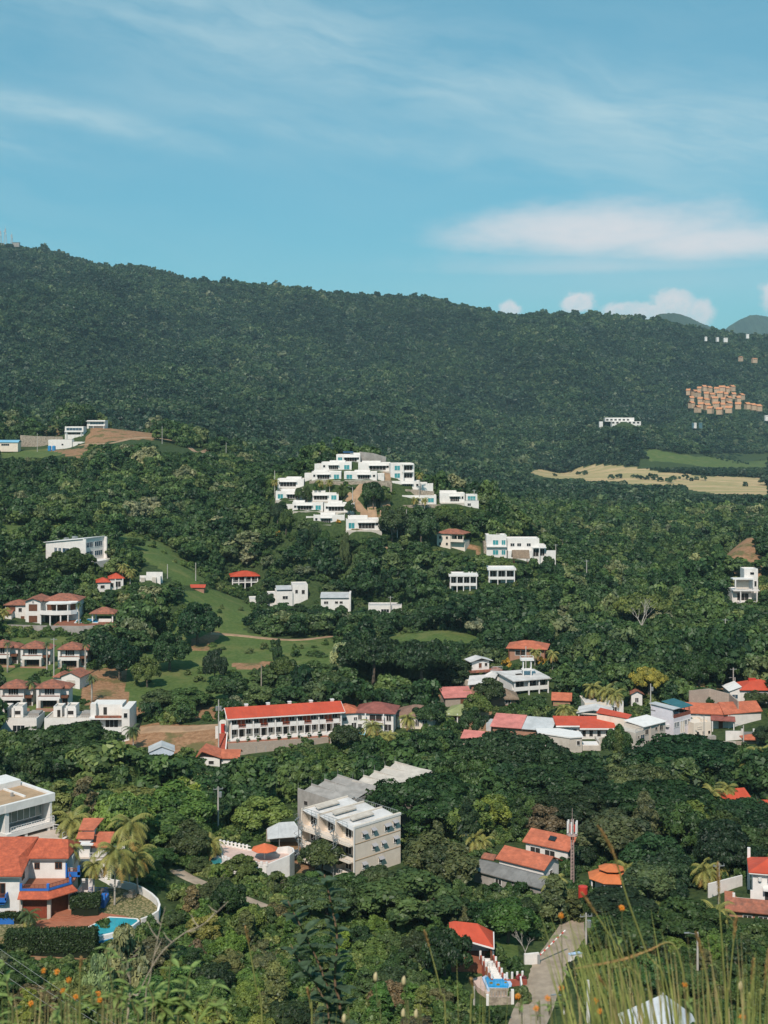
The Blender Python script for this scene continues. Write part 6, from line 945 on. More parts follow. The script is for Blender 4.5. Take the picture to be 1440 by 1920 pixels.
p = simple('tile_small', 'tile_roof_hut', 'small hut with a steep old orange tile roof', 'hut', 4.6, 4.5, 1.6, ORANGE, 1.6, BRICK, kind='gable', oh=.5); simple('gable_small', 'white_house', 'white gable wall with a small tile roof left of the pole', 'house', 3., 5, 3., TERRA, 1.0, kind='gabley', wins=(('f', 0, .8, .9, 1.2),))
p = root('carport_n', 'carport', 'open carport with a shallow white gable roof over a brick yard', 'carport'); part(p, 'roof', ROOF_F, lambda b: b.gable(-3.8, 4.4, -1, 6, 3.1, 1.0, axis='y', oh=.4)); [col(p, x, y, -2, 3.2, .25, CREAM, 'post') for x in (-3.6, 4.2) for y in (-.8, 5.6)]; part(p, 'beam', CREAM, lambda b: (b.box(-3.8, 4.4, -1, -.8, 2.7, 3.))); part(p, 'yard_wall', BRICK, lambda b: (b.box(1.2, 5.4, -2.6, -2.35, -4, 1.3), b.box(5.15, 5.4, -2.34, 5, -4, 1.3)))
p = root('white_deck', 'flat_roofed_house', 'low white house with a roof terrace behind the carport'); blocks(p, [(-4.8, 1., 0, 9, 0, 4.2), (1.02, 5.6, .5, 9, 0, 4.6)], CREAM, ROOF_F); part(p, 'upper_wall', WHITE, lambda b: (b.box(1.0, 5.62, .28, .49, 1.4, 5.2), b.box(-.2, .6, 3, 5, 4.7, 5.6))); win(p, 'f', 3.2, 2.2, 1.2, 1.2, .28, DARK, WHITE2, 1); rail(p, [(1.2, .6), (5.5, .6)], 5., .7); win(p, 'f', 1.8, .2, .8, 1.6, .28, DARK, WHITE2, 0)
# the pale concrete house with red roofs
p = root('concrete', 'concrete_house', 'rambling pale concrete house with white flat roofs and red sheet roofs'); part(p, 'wall', CONC_L, lambda b: (b.prism([(-9.6, 5.2), (-2.6, .2), (-.9, 5.4), (-4, 9), (-9.6, 9)], -3, 3.6), b.prism([(-2.58, .2), (.6, 1.), (.6, 5.3), (-.9, 5.39)], -3, 3.6), b.box(.62, 5.4, 2.4, 6, -3, 1.2), b.box(5.0, 5.4, 2.4, 9, 1.2, 2.)))
part(p, 'roof', WHITE2, lambda b: (b.prism([(-9.9, 5.), (-2.5, -.1), (.9, .8), (.9, 5.8), (-4, 9.3), (-9.9, 9.3)], 3.602, 3.85), b.box(.92, 5.2, 2.6, 5.98, 1.202, 1.4))); win(p, 'f', -.8, 1.8, 1.6, 1., .7, DARK, WHITE2, 1)
part(p, 'rear_wall', WHITE, lambda b: (b.box(-4.4, 1.2, 10.2, 16, -3, 4.4), b.box(1.22, 10.2, 10.8, 16, -3, 3.7))); part(p, 'red_roof', RED_M, lambda b: (b.slab([(-4.7, 9.4, 4.45), (1.3, 9.4, 4.45), (1.3, 16, 5.4), (-4.7, 16, 5.4)], .14), b.slab([(1.32, 9.6, 3.75), (10.6, 9.6, 3.75), (10.6, 17, 5.1), (1.32, 17, 5.1)], .14))); part(p, 'fascia', WHITE2, lambda b: (b.box(-4.7, 1.3, 9.28, 9.38, 4.1, 4.45), b.box(1.32, 10.6, 9.48, 9.58, 3.4, 3.75)))
[win(p, 'f', x, 2.2, .9, 1.2, 10.2, DARK, WHITE2, 0) for x in (-3.4, -1.6, .2)]; [win(p, 'f', x, 1.4, .9, 1.5, 10.8, DARK, WHITE2, 0) for x in (2.6, 4.4, 6.4, 8.6)]; part(p, 'yard_floor', CONC_L, lambda b: b.box(.95, 10, 6.02, 10.1, -3, .5)); part(p, 'yard_wall', CREAM, lambda b: b.prism([(5.42, 5), (9.6, 9.2), (9.4, 9.4), (5.42, 5.4)], -3, 2.4)); part(p, 'pink_wing', CREAM, lambda b: b.prism([(6.6, 15.2), (13.6, 11), (15, 13), (8, 18)], -3, 5.9)); part(p, 'wing_roof', RED_M, lambda b: b.slab([(6.4, 15.0, 6.5), (13.8, 10.6, 6.), (15.2, 13, 6.4), (8, 18.3, 7.)], .14))
# the white tower house and the houses joined to it
p = root('tower', 'tower_house', 'three storey white house with a roof terrace under a teal sheet roof'); W_ = 7.5; part(p, 'wall', LILAC, lambda b: (b.box(0, W_, 0, 7, -3, 6.7), b.box(0, 3., 7.02, 9.4, -3, 5.))); part(p, 'side_wall', LILAC, lambda b: b.box(-.02, .26, .3, 7, 6.71, 9.0)); part(p, 'roof', GREYR, lambda b: b.slab([(-.4, -.4, 9.2), (2.4, -.4, 9.2), (2.4, 7.3, 9.5), (-.4, 7.3, 9.5)], .14)); part(p, 'terrace_roof', TEALR, lambda b: b.slab([(2.42, -.6, 9.1), (7.7, -.6, 9.1), (7.7, 5.4, 9.9), (2.42, 5.4, 9.9)], .12)); part(p, 'terrace_parapet', RAILB, lambda b: (b.box(.28, W_-.05, .03, .2, 6.72, 7.6), b.box(W_-.2, W_-.05, .21, 5.3, 6.72, 7.6)))
[col(p, x, .32, 6.72, 9.05, .14, METALG) for x in (.5, 2.8, 5.1, 7.2)]; part(p, 'back_panel', WOOD, lambda b: b.box(.3, 7.2, 4.6, 4.75, 6.72, 8.9))
for z in (.5, 4.4): [win(p, 'f', x, z, .9, 1.2, 0, BLUEG, WHITE2, 1) for x in (.75, 1.9, 5.2, 6.5)]
win(p, 'f', 3.3, 2.6, .7, 2.9, 0, CREAM, WHITE2, 0); win(p, 'f', 4.3, 2.6, .7, 2.9, 0, CREAM, WHITE2, 0); win(p, 'f', 3.1, .4, .9, 1., 0, BLUEG, WHITE2, 0); win(p, 'f', 4.4, .8, .6, .7, 0, BLUEG, WHITE2, 0); part(p, 'air_conditioner', METALW, lambda b: (b.box(-.6, -.03, 1.2, 2.0, 4.4, 5.), b.box(-.6, -.03, 2.4, 3.2, 4.4, 5.))); part(p, 'wall_vent', DARK, lambda b: [b.box(-.06, -.03, 5.6+k*.45, 5.9+k*.45, 7.6, 7.9-(k % 2)*.08) for k in range(4)])
part(p, 'low_wing', LILAC, lambda b: b.box(-.5, 3.4, 9.42, 13.5, -3, 3.8)); part(p, 'wing_panel', BLUEG, lambda b: b.slab([(-.2, 9.8, 4.0), (2.6, 9.8, 4.0), (2.6, 12.6, 4.3), (-.2, 12.6, 4.3)], .08))
q = P(1226, 1396, 319); g = thing('concrete_block_house', 'grey two storey concrete house in front of the white tower', 'house', q, 40); part(g, 'wall', CONC_L, lambda b: (b.box(-4.2, 4.6, 0, 6, -3, 5.0), b.box(-7.8, -4.22, -.6, 6, -3, 4.2))); part(g, 'roof', WHITE2, lambda b: b.slab([(-4.4, -.5, 5.2), (4.8, -.5, 5.2), (4.8, 6, 5.7), (-4.4, 6, 5.7)], .16)); [win(g, 'f', x, z, 1.2, 1.2, 0, DARK, CONC_L, 1) for x, z in ((-2.8, 3.), (2.9, 3.2), (-2.6, .2), (.4, .3), (3., .3))]; win(g, 'f', .9, 3.5, .8, .7, 0, DARK, CONC_L, 0); [col(g, x, -.18, -3, 5., .24, CONC_L) for x in (-1.6, 1.9)]; win(g, 'f', -5.2, 2.4, 1.4, 1.0, -.6, BLUEG, CONC_L, 1); win(g, 'f', -6.8, 2.9, .5, .4, -.6, DARK, CONC_L, 0); rail(g, [(-7.7, -.5), (-4.3, -.5)], 4.2, .9, METALG)
p = root('annex', 'cream_annex', 'low cream house with three small windows right of the white tower'); part(p, 'wall', CREAM, lambda b: (b.box(-2.8, 2.6, 0, 6, -1, 4.2), b.box(1.2, 2.4, 2, 3, 4.22, 4.9))); part(p, 'base_wall', CONC, lambda b: b.box(-3, 3.2, -1.2, -.02, -3, 1.1)); part(p, 'roof', CREAM, lambda b: parapet(b, -2.8, 2.6, 0, 6, 4.201, .4)); [win(p, 'f', x, 1.5, .7, .8, 0, DARK, CREAM, 0) for x in (-1.6, .2, 1.9)]; win(p, 'f', -1., 3.0, 1.2, .5, 0, CREAM, CONC_L, 2)
p = root('long_orange', 'long_house', 'long low white house under two orange tile roofs meeting at an angle'); part(p, 'wall', WHITE, lambda b: (b.box(-9.5, 3.2, 3, 10, -3, 4.), b.prism([(3.22, 2.2), (12, 8), (8.6, 13.2), (3.22, 9.98)], -3, 4.2))); part(p, 'roof', ORANGE, lambda b: (b.gable(-9.8, 3.2, 3, 10.4, 4.05, 1.9, oh=.6), b.slab([(2.2, 1.4, 4.3), (12.4, 7.6, 4.3), (11, 11.4, 6.2), (1., 7.2, 6.2)], .16), b.slab([(11, 11.4, 6.2), (9., 14., 4.9), (0, 9.5, 4.9), (1., 7.2, 6.2)], .16))); part(p, 'porch_roof', MAROON, lambda b: b.slab([(-1.2, .4, 2.9), (5., .0, 2.9), (5., 2.2, 3.7), (-1.2, 2.9, 3.7)], .12)); win(p, 'f', -6.5, 1., 1.6, 1.4, 3, DARK, WHITE2, 1); win(p, 'f', -3.5, 1., 1.2, 1.4, 3, DARK, WHITE2, 1); door(p, 'f', 1.4, 0, 1.1, 2.2, 3); [col(p, x, .7, -3, 2.9, .25) for x in (-.8, 4.6)]
p = simple('red_white', 'white_house', 'white house with a bright red roof at the upper right of the town', 'house', 10.6, 8, 3.6, RED_M, 2., x0=-2., wins=(('f', 5., 1., 1.2, 1.2),), oh=.6); part(p, 'side_wing', WHITE, lambda b: b.prism([(-5.2, 0), (-2.02, 0), (-2.02, 7), (-5.2, 7)], -3, 3.5, [3.2, 4.4, 4.4, 3.2])); win(p, 'f', -3.8, 1.2, 1.5, 1.1, 0, BLUEG, WHITE2, 1); part(p, 'wing_eave', WHITE2, lambda b: b.slab([(-5.6, -.4, 3.3), (-2.03, -.4, 4.6), (-2.03, 7.2, 4.6), (-5.6, 7.2, 3.3)], .12)); part(p, 'roof_vent', REDT, lambda b: b.box(1, 3, 3.6, 4.4, 5.2, 6.))
y = root('yard', 'gated_yard', 'walled yard with a dark gate and a small orange gate roof', 'yard'); part(y, 'wall', CONC_L, lambda b: (b.box(-7.2, -1.2, -.4, -.2, -3, .9), b.box(-7.2, -7., -.2, 3, -3, .9))); part(y, 'brick_wall', BLOCKW, lambda b: (b.box(-1.18, 4.6, -.5, -.25, -3, 1.),)); part(y, 'white_wall', WHITE, lambda b: (b.box(-2.6, 1.6, 4, 4.3, -3, 2.4), b.box(4.6, 6.8, 4, 4.4, -3, 2.2), b.box(1.4, 1.9, 3.9, 4.5, -3, 2.9), b.box(4.4, 4.9, 3.9, 4.5, -3, 2.9))); part(y, 'gate', METALG, lambda b: b.box(1.92, 4.38, 4.05, 4.2, -1, 2.2)); part(y, 'gate_roof', ORANGE, lambda b: b.hip(.6, 4.6, -1.4, 1.8, 1.7, .9, oh=.3)); part(y, 'gate_post', CONC_L, lambda b: (b.box(.8, 1.3, -1., 1.4, -3, 1.65), b.box(3.9, 4.4, -1., 1.4, -3, 1.65))); part(y, 'paving', ASPH, lambda b: b.box(-6.9, 6.6, -.2, 3.8, -3, -.35))
a = pw((1292, 1306, 346), (1330, 1302, 348), (1368, 1312, 345), (1384, 1326, 338)); wallthing('brick_wall', 'broken brick wall around the earth yard above the long orange roof', a, [q.z+1.6 for q in a], a[0].z-3, .3, BLOCKW)
simple('red_se', 'red_roofed_house', 'house with a plain red roof among trees at the right edge', 'house', 6.2, 5, 1.4, RED_M, 1.3, WHITE, kind='gable', wins=(('f', 0, .3, 2, .7),)); simple('red_se2', 'red_roofed_house', 'red roof cut by the right edge below the other red roof', 'house', 4., 4, 1.0, RED_M, 1.0, BRICK, kind='gable')
# far houses on the mountain foot
def far_house(px, py, D, w, h, roof, label, group, d=9., rise=2.):
    p = thing('hillside_house', label, 'house', P(px, py, D), (px*47) % 70-35 if roof else (px*13) % 20-10, group); part(p, 'wall', PINKW if roof is not None else WHITE, lambda b: b.box(-w/2, w/2, 0, d, -6, h)); part(p, 'roof', roof or WHITE2, lambda b: b.gable(-w/2, w/2, 0, d, h+.1, rise, oh=.6) if roof else parapet(b, -w/2, w/2, 0, d, h, .5)); win(p, 'f', -w*.2, h*.25, w*.16, h*.4, 0, DARK, CREAM, 0); win(p, 'f', w*.22, h*.25, w*.16, h*.4, 0, DARK, CREAM, 0); return p
PINKW = mat('pink_render', (.48, .33, .22), .9, .08, .4); PEACH = mat('peach_tile_roof', (.58, .25, .12), .8, .12, .3); n = 0
ROWS = (('top', 729, 1322, 1376, 6), ('second', 740, 1312, 1362, 5), ('second', 743, 1377, 1394, 2), ('third', 750, 1298, 1370, 6), ('third', 750, 1386, 1387, 1), ('fourth', 760, 1300, 1384, 7), ('fourth', 762, 1404, 1425, 3), ('lowest', 768, 1312, 1366, 4), ('left', 736, 1290, 1306, 2), ('left', 732, 1311, 1312, 1))
cnt = {}
for r, py, x0, x1, k in ROWS: cnt[r] = cnt.get(r, 0)+k
seen = {}; ORD_ = 'first second third fourth fifth sixth seventh eighth ninth tenth eleventh twelfth thirteenth'.split()
for r, py, x0, x1, k in ROWS:
    for i in range(k):
        j = seen.get(r, 0); seen[r] = j+1; lb = f'{ORD_[j]} house from left in the {r} row of the orange hillside estate' if r != 'left' else f'{ORD_[j]} house in the left end cluster of the orange hillside estate'
        far_house(x0+(x1-x0)*i/max(1, k-1), py+(i*7 % 5)*.9-2, 2150-(py-730)*7, 6.+(i*5 % 4)*1.1, 1.6, PEACH, lb, 'orange roofed houses of the far hillside estate', 9., 3.0)
for px, py, w, rf, lb in ((1391, 672, 14, PEACH, 'left orange roofed house high on the right hill'), (1416, 675, 19, PEACH, 'wider pinkish house high on the right hill'), (1303, 796, 10, None, 'small white house left below the orange hillside estate'), (1314, 796, 9, None, 'small white house right below the orange hillside estate'), (1324, 634, 8, None, 'tiny white house under the ridge, leftmost of the four'), (1346, 635, 8, None, 'tiny white house under the ridge, second of the four'), (1361, 636, 14, None, 'longest tiny white house under the right ridge'), (1402, 629, 10, None, 'tiny white house under the ridge, rightmost of the four'), (1438, 782, 9, None, 'white house at the right edge beside the orange estate')): far_house(px, py, 2050 if py > 700 else 2600, w*.55, 2.4, rf, lb, 'lone houses on the far hill', 6., 1.6)
p = root('far_white', 'white_resort', 'long white terraced building alone on the far hillside', 'building'); blocks(p, [(-16, 26, 0, 12, 0, 4.2), (-24, 18, 9, 20, 4.27, 9.6), (-33, -28, 6, 12, 0, 4)], WHITE, WHITE2, 8); [win(p, 'f', -14+k*6, 1.4, 3.4, 2.6, 0, DARK, WHITE2, 0) for k in range(7)]; [win(p, 'f', -21+k*6, 5.6, 3.4, 2.4, 9, DARK, WHITE2, 0) for k in range(6)]
def lattice(px, py, D, h, w, label, m):
    x = (px-U0)/F*D; z = (V0-py)/F*D; p = thing('radio_mast', label, 'mast', (x, D, z), 0, 'radio masts on the ridge'); part(p, 'lattice', m, lambda b: ([b.tube([(sx*w, sy*w, -6), (sx*w*.25, sy*w*.25, h)], .28, 4) for sx in (-1, 1) for sy in (-1, 1)], [b.tube([(-w*(1-.75*k/9), -w*(1-.75*k/9), h*k/9), (w*(1-.75*(k+1)/9), -w*(1-.75*(k+1)/9), h*(k+1)/9)], .2, 4) for k in range(9)])); part(p, 'antenna', METALW, lambda b: (b.tube([(0, 0, h), (0, 0, h*1.25)], .22, 4), b.cyl(w*.6, -w, h*.6, h*.68, 1.4, 8), b.cyl(-w*.5, -w, h*.75, h*.83, 1.2, 8))); return p
MASTM = mat('mast_steel', (.52, .45, .43), .6, .1, .2); lattice(10, 456, 2820, 32, 3., 'taller lattice mast on the left ridge top', MASTM); lattice(22, 456, 2820, 20, 2.4, 'shorter mast right of the taller one on the left ridge', MASTM); lattice(1, 455, 2820, 26, 2.6, 'mast at the very left edge of the ridge', MASTM)
p = thing('mast_building', 'low dark building on the ridge beside the masts', 'building', P(30, 456, 2820), 0); part(p, 'wall', CONC, lambda b: b.box(-9, 7, 0, 8, -8, 1.6)); part(p, 'roof', DKGREY, lambda b: b.box(-9.6, 7.6, -.6, 8.6, 1.62, 2.))

# ------------------------------------------------------------------ the blue trimmed villa, its patio and pool
p = root('villa', 'villa', 'white villa with orange tile roofs, blue balconies and red garage doors', 'villa'); VZ = p.location.z; VO = p.location
gar = [(0, .12), (4.4, .12), (7.4, 3.1), (7.4, 9), (0, 9)]
part(p, 'wall', WHITE2, lambda b: (b.box(-9, -.15, .3, 10, -2, 7.2), b.box(-.4, 5.7, 5.6, 12, 4.3, 8.), b.box(5.72, 6.6, 6.6, 11, 4.3, 7.6)))
part(p, 'garage', CONC_L, lambda b: (b.prism([(.0, .7), (4.2, .7), (6.9, 3.4), (6.9, 9), (0, 9)], -2, 4.2), b.box(4.2, 4.75, .12, .69, -2, 3.7), b.box(-.14, .3, .12, .69, -2, 3.7), b.prism([(6.9, 2.7), (7.35, 3.1), (7.35, 3.6), (6.95, 3.6)], -2, 3.7)))
part(p, 'garage_door', REDW, lambda b: b.box(.32, 4.18, .5, .68, -.6, 3.4)); part(p, 'side_door', WOOD, lambda b: b.prism([(4.6, .95), (6.75, 3.1), (6.68, 3.2), (4.5, 1.05)], -.4, 3.4))
part(p, 'tile_apron', VILLA_R, lambda b: (b.slab([(-.15, -.95, 3.55), (4.75, -.95, 3.55), (4.35, .1, 4.3), (-.15, .1, 4.3)], .14), b.slab([(4.76, -.95, 3.55), (8.4, 2.7, 3.55), (7.45, 3.1, 4.3), (4.36, .1, 4.3)], .14)))
part(p, 'terrace_floor', TILEF, lambda b: b.prism([(-.1, .14), (4.35, .14), (7.35, 3.15), (7.35, 9), (-.1, 9)], 4.202, 4.42))
part(p, 'blue_base', BLUE, lambda b: (b.box(-.1, 4.4, .12, .32, 4.425, 4.75), b.prism([(4.41, .12), (7.4, 3.1), (7.25, 3.25), (4.33, .33)], 4.425, 4.75), [b.box(x-.2, x+.2, y, y+.4, 4.43, 5.45) for x, y in ((.08, .1), (4.3, .14), (7.1, 2.9))]))
rail(p, [(.2, .2), (4.2, .2)], 4.75, .62, RAILB, .16, r=.035); rail(p, [(4.4, .3), (7.2, 3.1)], 4.75, .62, RAILB, .16, r=.035); rail(p, [(7.2, 3.3), (6.4, 5.4)], 4.75, .62, RAILB, .16, r=.035); part(p, 'blue_kerb', BLUE, lambda b: b.prism([(7.1, 3.4), (7.3, 3.4), (6.5, 5.5), (6.3, 5.5)], 4.425, 4.75))
part(p, 'roof', VILLA_R, lambda b: (b.slab([(-10, -.8, 7.1), (.5, -.8, 7.1), (-1.2, 3.2, 8.6), (-10, 3.6, 8.8)], .16), b.slab([(.5, -.8, 7.1), (.2, 4.6, 7.9), (-.2, 5.0, 8.2), (-1.2, 3.2, 8.6)], .16), b.slab([(-10, 3.6, 8.8), (-1.2, 3.2, 8.6), (-.2, 5.0, 8.2), (.5, 9, 10), (-10, 9, 10.)], .16), b.slab([(-.3, 4.8, 7.95), (6.4, 4.8, 7.95), (5.4, 8.6, 9.7), (.6, 8.6, 9.9)], .16), b.slab([(6.4, 4.8, 7.95), (6.6, 12.4, 7.95), (5.4, 8.6, 9.7)], .16), b.slab([(6.6, 12.4, 7.95), (-6, 12.4, 7.95), (.6, 8.6, 9.9), (5.4, 8.6, 9.7)], .16)))
part(p, 'eave', WHITE2, lambda b: (b.box(-9.5, .3, -.6, -.2, 6.7, 6.92), b.box(-.2, 6.2, 5.0, 5.58, 7.55, 7.75), b.prism([(-.2, 4.0), (.2, 4.0), (.2, 5.5), (-.2, 5.5)], 7.0, 7.5)))
win(p, 'f', 1.15, 6.0, .7, .85, 5.6, GLASS, WOOD, 1); win(p, 'f', 4.6, 6.0, .95, .95, 5.6, GLASS, WOOD, 1); win(p, 'f', -3.1, 3.4, 1.3, 2.1, .3, GLASS, WOOD, 1); win(p, 'f', -1.5, .2, 1.5, .95, .3, DARK, WOOD, 2); win(p, 'r', 2.2, 5.6, 1.2, 1.2, -.15, GLASS, WOOD, 1); win(p, 'f', -6., 3.4, 1.3, 2.1, .3, GLASS, WOOD, 1)
part(p, 'balcony', BLUE, lambda b: (b.box(-4.6, -1.95, -.9, .29, 3.0, 3.3), b.box(-4.6, -1.95, -.9, -.75, 3.3, 3.7), b.box(-2.1, -1.95, -.9, .29, 3.3, 4.2), b.box(-4.2, -2.3, -.5, .29, 2.5, 2.98))); rail(p, [(-4.5, -.85), (-2.1, -.85)], 3.7, .6, RAILB, .16, r=.035)
part(p, 'corner_balcony', BLUE, lambda b: (b.box(5.8, 8., 5.7, 6.58, 4.6, 4.85), b.box(5.8, 8., 5.7, 5.84, 4.85, 5.4), b.box(7.6, 8., 5.7, 6.1, 4.86, 6.3), b.box(5.75, 6., 5.4, 5.69, 4.6, 6.8))); rail(p, [(6.1, 5.75), (7.6, 5.75)], 5.4, .55, RAILB, .15, r=.035)
part(p, 'side_platform', BLUE, lambda b: (b.box(8.2, 12.2, 4.6, 4.9, -1, 1.1), b.box(11.9, 12.2, 4.9, 8, -1, 1.1), b.box(11.7, 12.3, 4.4, 5., 1.1, 2.3))); part(p, 'platform_floor', TILEF, lambda b: b.box(7.45, 11.88, 4.92, 8.6, -1, .9)); part(p, 'platform_wall', WHITE2, lambda b: (b.box(7.45, 9.4, 8.62, 8.9, -1, 3.2), b.box(7.46, 7.7, 4., 8.6, .92, 2.4))); rail(p, [(8.9, 8.2), (12, 8.2)], .95, 1.0, BLUE, .2, r=.04); part(p, 'planter', BLUE, lambda b: b.box(-6, -.4, -1.9, -.9, -1, .9))
tb = thing('patio_table', 'wooden table with benches on the blue sided platform', 'table', VO+Vector((10.4, 6.2, .9)), 12); part(tb, 'table_top', WOOD, lambda b: b.box(-1., 1., -.5, .5, .7, .78)); [part(tb, 'leg', WOOD, lambda b: b.box(x-.05, x+.05, -.4, .4, 0, .7)) for x in (-.8, .8)]; part(tb, 'bench', WOOD, lambda b: (b.box(-.9, .9, -.95, -.65, .38, .45), b.box(-.8, -.7, -.9, -.7, 0, .38), b.box(.7, .8, -.9, -.7, 0, .38)))
def vz(px, py, dz=0.): q = Gz(px, py, VZ+dz); return (q.x, q.y, q.z)
pat = thing('stone_patio', 'round flagstone patio ringed by a low white wall below the villa', 'patio', VO)
def world_part(parent, name, m, pts, z1, z0):
    mb = MB().prism([(q[0]-parent.location.x, q[1]-parent.location.y) for q in pts], z0-parent.location.z, z1-parent.location.z); return mb.build(name, m, parent)
world_part(pat, 'flagstones', PAVE, [vz(*q) for q in ((-30, 1760), (20, 1757), (75, 1752), (140, 1755), (180, 1758), (232, 1745), (262, 1725), (288, 1714), (297, 1706), (294, 1696), (280, 1684), (258, 1672), (230, 1665), (172, 1660), (120, 1668), (60, 1700), (-30, 1722))], VZ, VZ-3)
world_part(pat, 'tile_paving', TILEF, [vz(*q, .02) for q in ((62, 1741), (110, 1744), (166, 1738), (205, 1719), (252, 1722), (232, 1717), (195, 1712), (150, 1703), (135, 1712), (110, 1722), (70, 1726))], VZ+.03, VZ-.2)
arcp = [vz(*q, .0) for q in ((172, 1661), (200, 1661), (228, 1665), (250, 1670), (268, 1678), (284, 1688), (295, 1698), (299, 1706), (296, 1712), (284, 1717), (264, 1724))]
mb = MB(); hts = [1.2, 1.2, 1.2, 1.2, 1.2, 1.15, 1.1, .9, .4, .15, .1]
for i in range(len(arcp)-1):
    a, c = Vector(arcp[i]).to_2d(), Vector(arcp[i+1]).to_2d(); d = (c-a).normalized(); n = Vector((-d.y, d.x))*.16; mb.prism([tuple(q-VO.to_2d()) for q in (a-n-d*.02, c-n, c+n, a+n-d*.02)], -3, 0, [hts[i], hts[i+1], hts[i+1], hts[i]])
mb.build('ring_wall', WHITE2, pat)
part(pat, 'steps', TILEF, lambda b: [b.prism([(6.6+r*math.cos(a), 2.6+r*math.sin(a)*1.) for a in np.linspace(-2.2, .9, 14)]+[(5.5, 4.)], -1, z) for r, z in ((3.4, .14), (2.9, .28), (2.4, .42))])
st = vz(245, 1681); part(pat, 'stone_bench', STONE, lambda b: (b.box(st[0]-VO.x-1.2, st[0]-VO.x+.9, st[1]-VO.y-.5, st[1]-VO.y+.6, -.2, .45), b.box(st[0]-VO.x-.5, st[0]-VO.x+.5, st[1]-VO.y+.1, st[1]-VO.y+1.2, -.2, .75))); st2 = vz(204, 1671); part(pat, 'low_bench', STONE, lambda b: b.box(st2[0]-VO.x-1.3, st2[0]-VO.x+1.1, st2[1]-VO.y, st2[1]-VO.y+.5, -.2, .45))
pool = thing('swimming_pool', 'turquoise pool with a curved overflow edge beside the stone patio', 'pool', VO)
wt = [(167, 1739), (186, 1729), (206, 1720.5), (230, 1721.5), (255.5, 1723.8), (258, 1727), (248, 1734), (232, 1741), (206, 1749), (178, 1755)]
world_part(pool, 'rim', WHITE2, [vz(*q, .04) for q in ((163, 1739), (185, 1727), (205, 1718.5), (258, 1722), (262, 1727), (250, 1736), (233, 1744), (206, 1752), (178, 1758.5))], VZ+.06, VZ-2); world_part(pool, 'water', WATER, [vz(*q, .07) for q in wt], VZ+.09, VZ+.065)
world_part(pool, 'catch_basin', WATERB, [vz(*q, -.6) for q in ((178, 1755), (206, 1749), (233, 1741), (250, 1733), (262, 1726), (268, 1730), (254, 1741), (236, 1750), (208, 1760), (182, 1767))], VZ-.6, VZ-2.2); world_part(pool, 'outer_wall', WHITE2, [vz(*q, -.8) for q in ((208, 1759), (236, 1749), (254, 1740), (267, 1729), (273, 1736), (258, 1750), (234, 1764), (214, 1768))], VZ-.75, VZ-4)
HEDGE = leafmat('hedge_leaf', [], True)
def hedge(label, px, py, D, L, W, Hh, yaw, c=(.028, .048, .016), leaf=.17, z=None):
    g = np.random.default_rng(int(px*3+py)); n = int((L*W+2*(L+W)*Hh)*75); f = g.choice(5, n, p=np.array([L*W, L*Hh, L*Hh, W*Hh, W*Hh])/(L*W+2*(L+W)*Hh)); u, v = g.uniform(-.5, .5, n), g.uniform(0, 1, n); pos = np.zeros((n, 3)); nr = np.zeros((n, 3))
    for k in range(5):
        s = f == k
        if k == 0: pos[s] = np.stack([u[s]*L, (v[s]-.5)*W, np.full(s.sum(), Hh)], 1); nr[s, 2] = 1
        elif k < 3: pos[s] = np.stack([u[s]*L, np.full(s.sum(), (k-1.5)*W), v[s]*Hh], 1); nr[s, 1] = (k-1.5)*2
        else: pos[s] = np.stack([np.full(s.sum(), (k-3.5)*L), u[s]*W, v[s]*Hh], 1); nr[s, 0] = (k-3.5)*2
    pos += g.normal(0, .10, (n, 3)); nr += g.normal(0, .6, (n, 3)); nr /= np.linalg.norm(nr, axis=1, keepdims=True); a = np.cross(nr, g.normal(size=(n, 3))); a /= np.linalg.norm(a, axis=1, keepdims=True); b = np.cross(nr, a); S = leaf*g.uniform(.6, 1.3, n)[:, None]
    q = np.stack([pos-a*S, pos-b*S*.6, pos+a*S, pos+b*S*.6], 1).reshape(-1, 3); me = bpy.data.meshes.new('hedge'); me.from_pydata(q.tolist(), [], np.arange(4*n).reshape(-1, 4).tolist()); at = me.attributes.new('tone', 'FLOAT', 'FACE'); at.data.foreach_set('value', g.uniform(.1, .8, n).astype(np.float32)); me.materials.append(HEDGE)
    o = bpy.data.objects.new('hedge', me); COL.objects.link(o); o.location = P(px, py, D) if z is None else (Gz(px, py, z)); o.rotation_euler.z = R_(yaw); o.color = (*c, 1); tag(o, label, 'hedge')
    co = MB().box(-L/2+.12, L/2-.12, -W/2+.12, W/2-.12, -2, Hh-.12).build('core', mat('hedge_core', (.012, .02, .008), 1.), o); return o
hedge('long clipped hedge in front of the villa terrace and pool', 97, 1780, 191, 13.2, 2.4, 2.8, 3); hedge('square clipped hedge between the garage and the stone patio', 160, 1696, 202.5, 4.4, 3.0, 1.3, 10); hedge('small hedge in the blue planter under the villa window', 16, 1722, 198.6, 4.6, .9, .8, 0)
# ------------------------------------------------------------------ the white flat roofed villa behind, its deck and the little orange roofs
p = root('modern_bl', 'modern_villa', 'white flat roofed villa with balconies cut by the left edge', 'villa'); part(p, 'wall', WHITE2, lambda b: (b.box(0, 8.6, 3.4, 14, -2, 9.), b.box(-.3, .5, -.2, 3.38, -2, 9.), b.box(8.62, 9., -.4, 14, 4.4, 8.2), b.box(-9, -.02, 4., 14, -2, 9.), b.box(1., 8.6, 9, 14, 9.02, 10.4))); part(p, 'roof', ROOF_B, lambda b: (b.box(-9, 8.8, .2, 8.98, 9.02, 9.3),)); part(p, 'parapet', WHITE2, lambda b: (b.box(-.4, 9.6, -.5, .18, 8.2, 9.6), b.box(8.9, 9.6, .2, 14, 8.2, 9.6), b.box(-9, -.42, -.4, .18, 8.2, 9.6), b.box(4.9, 5.2, 2, 8.9, 9.3, 9.62)))
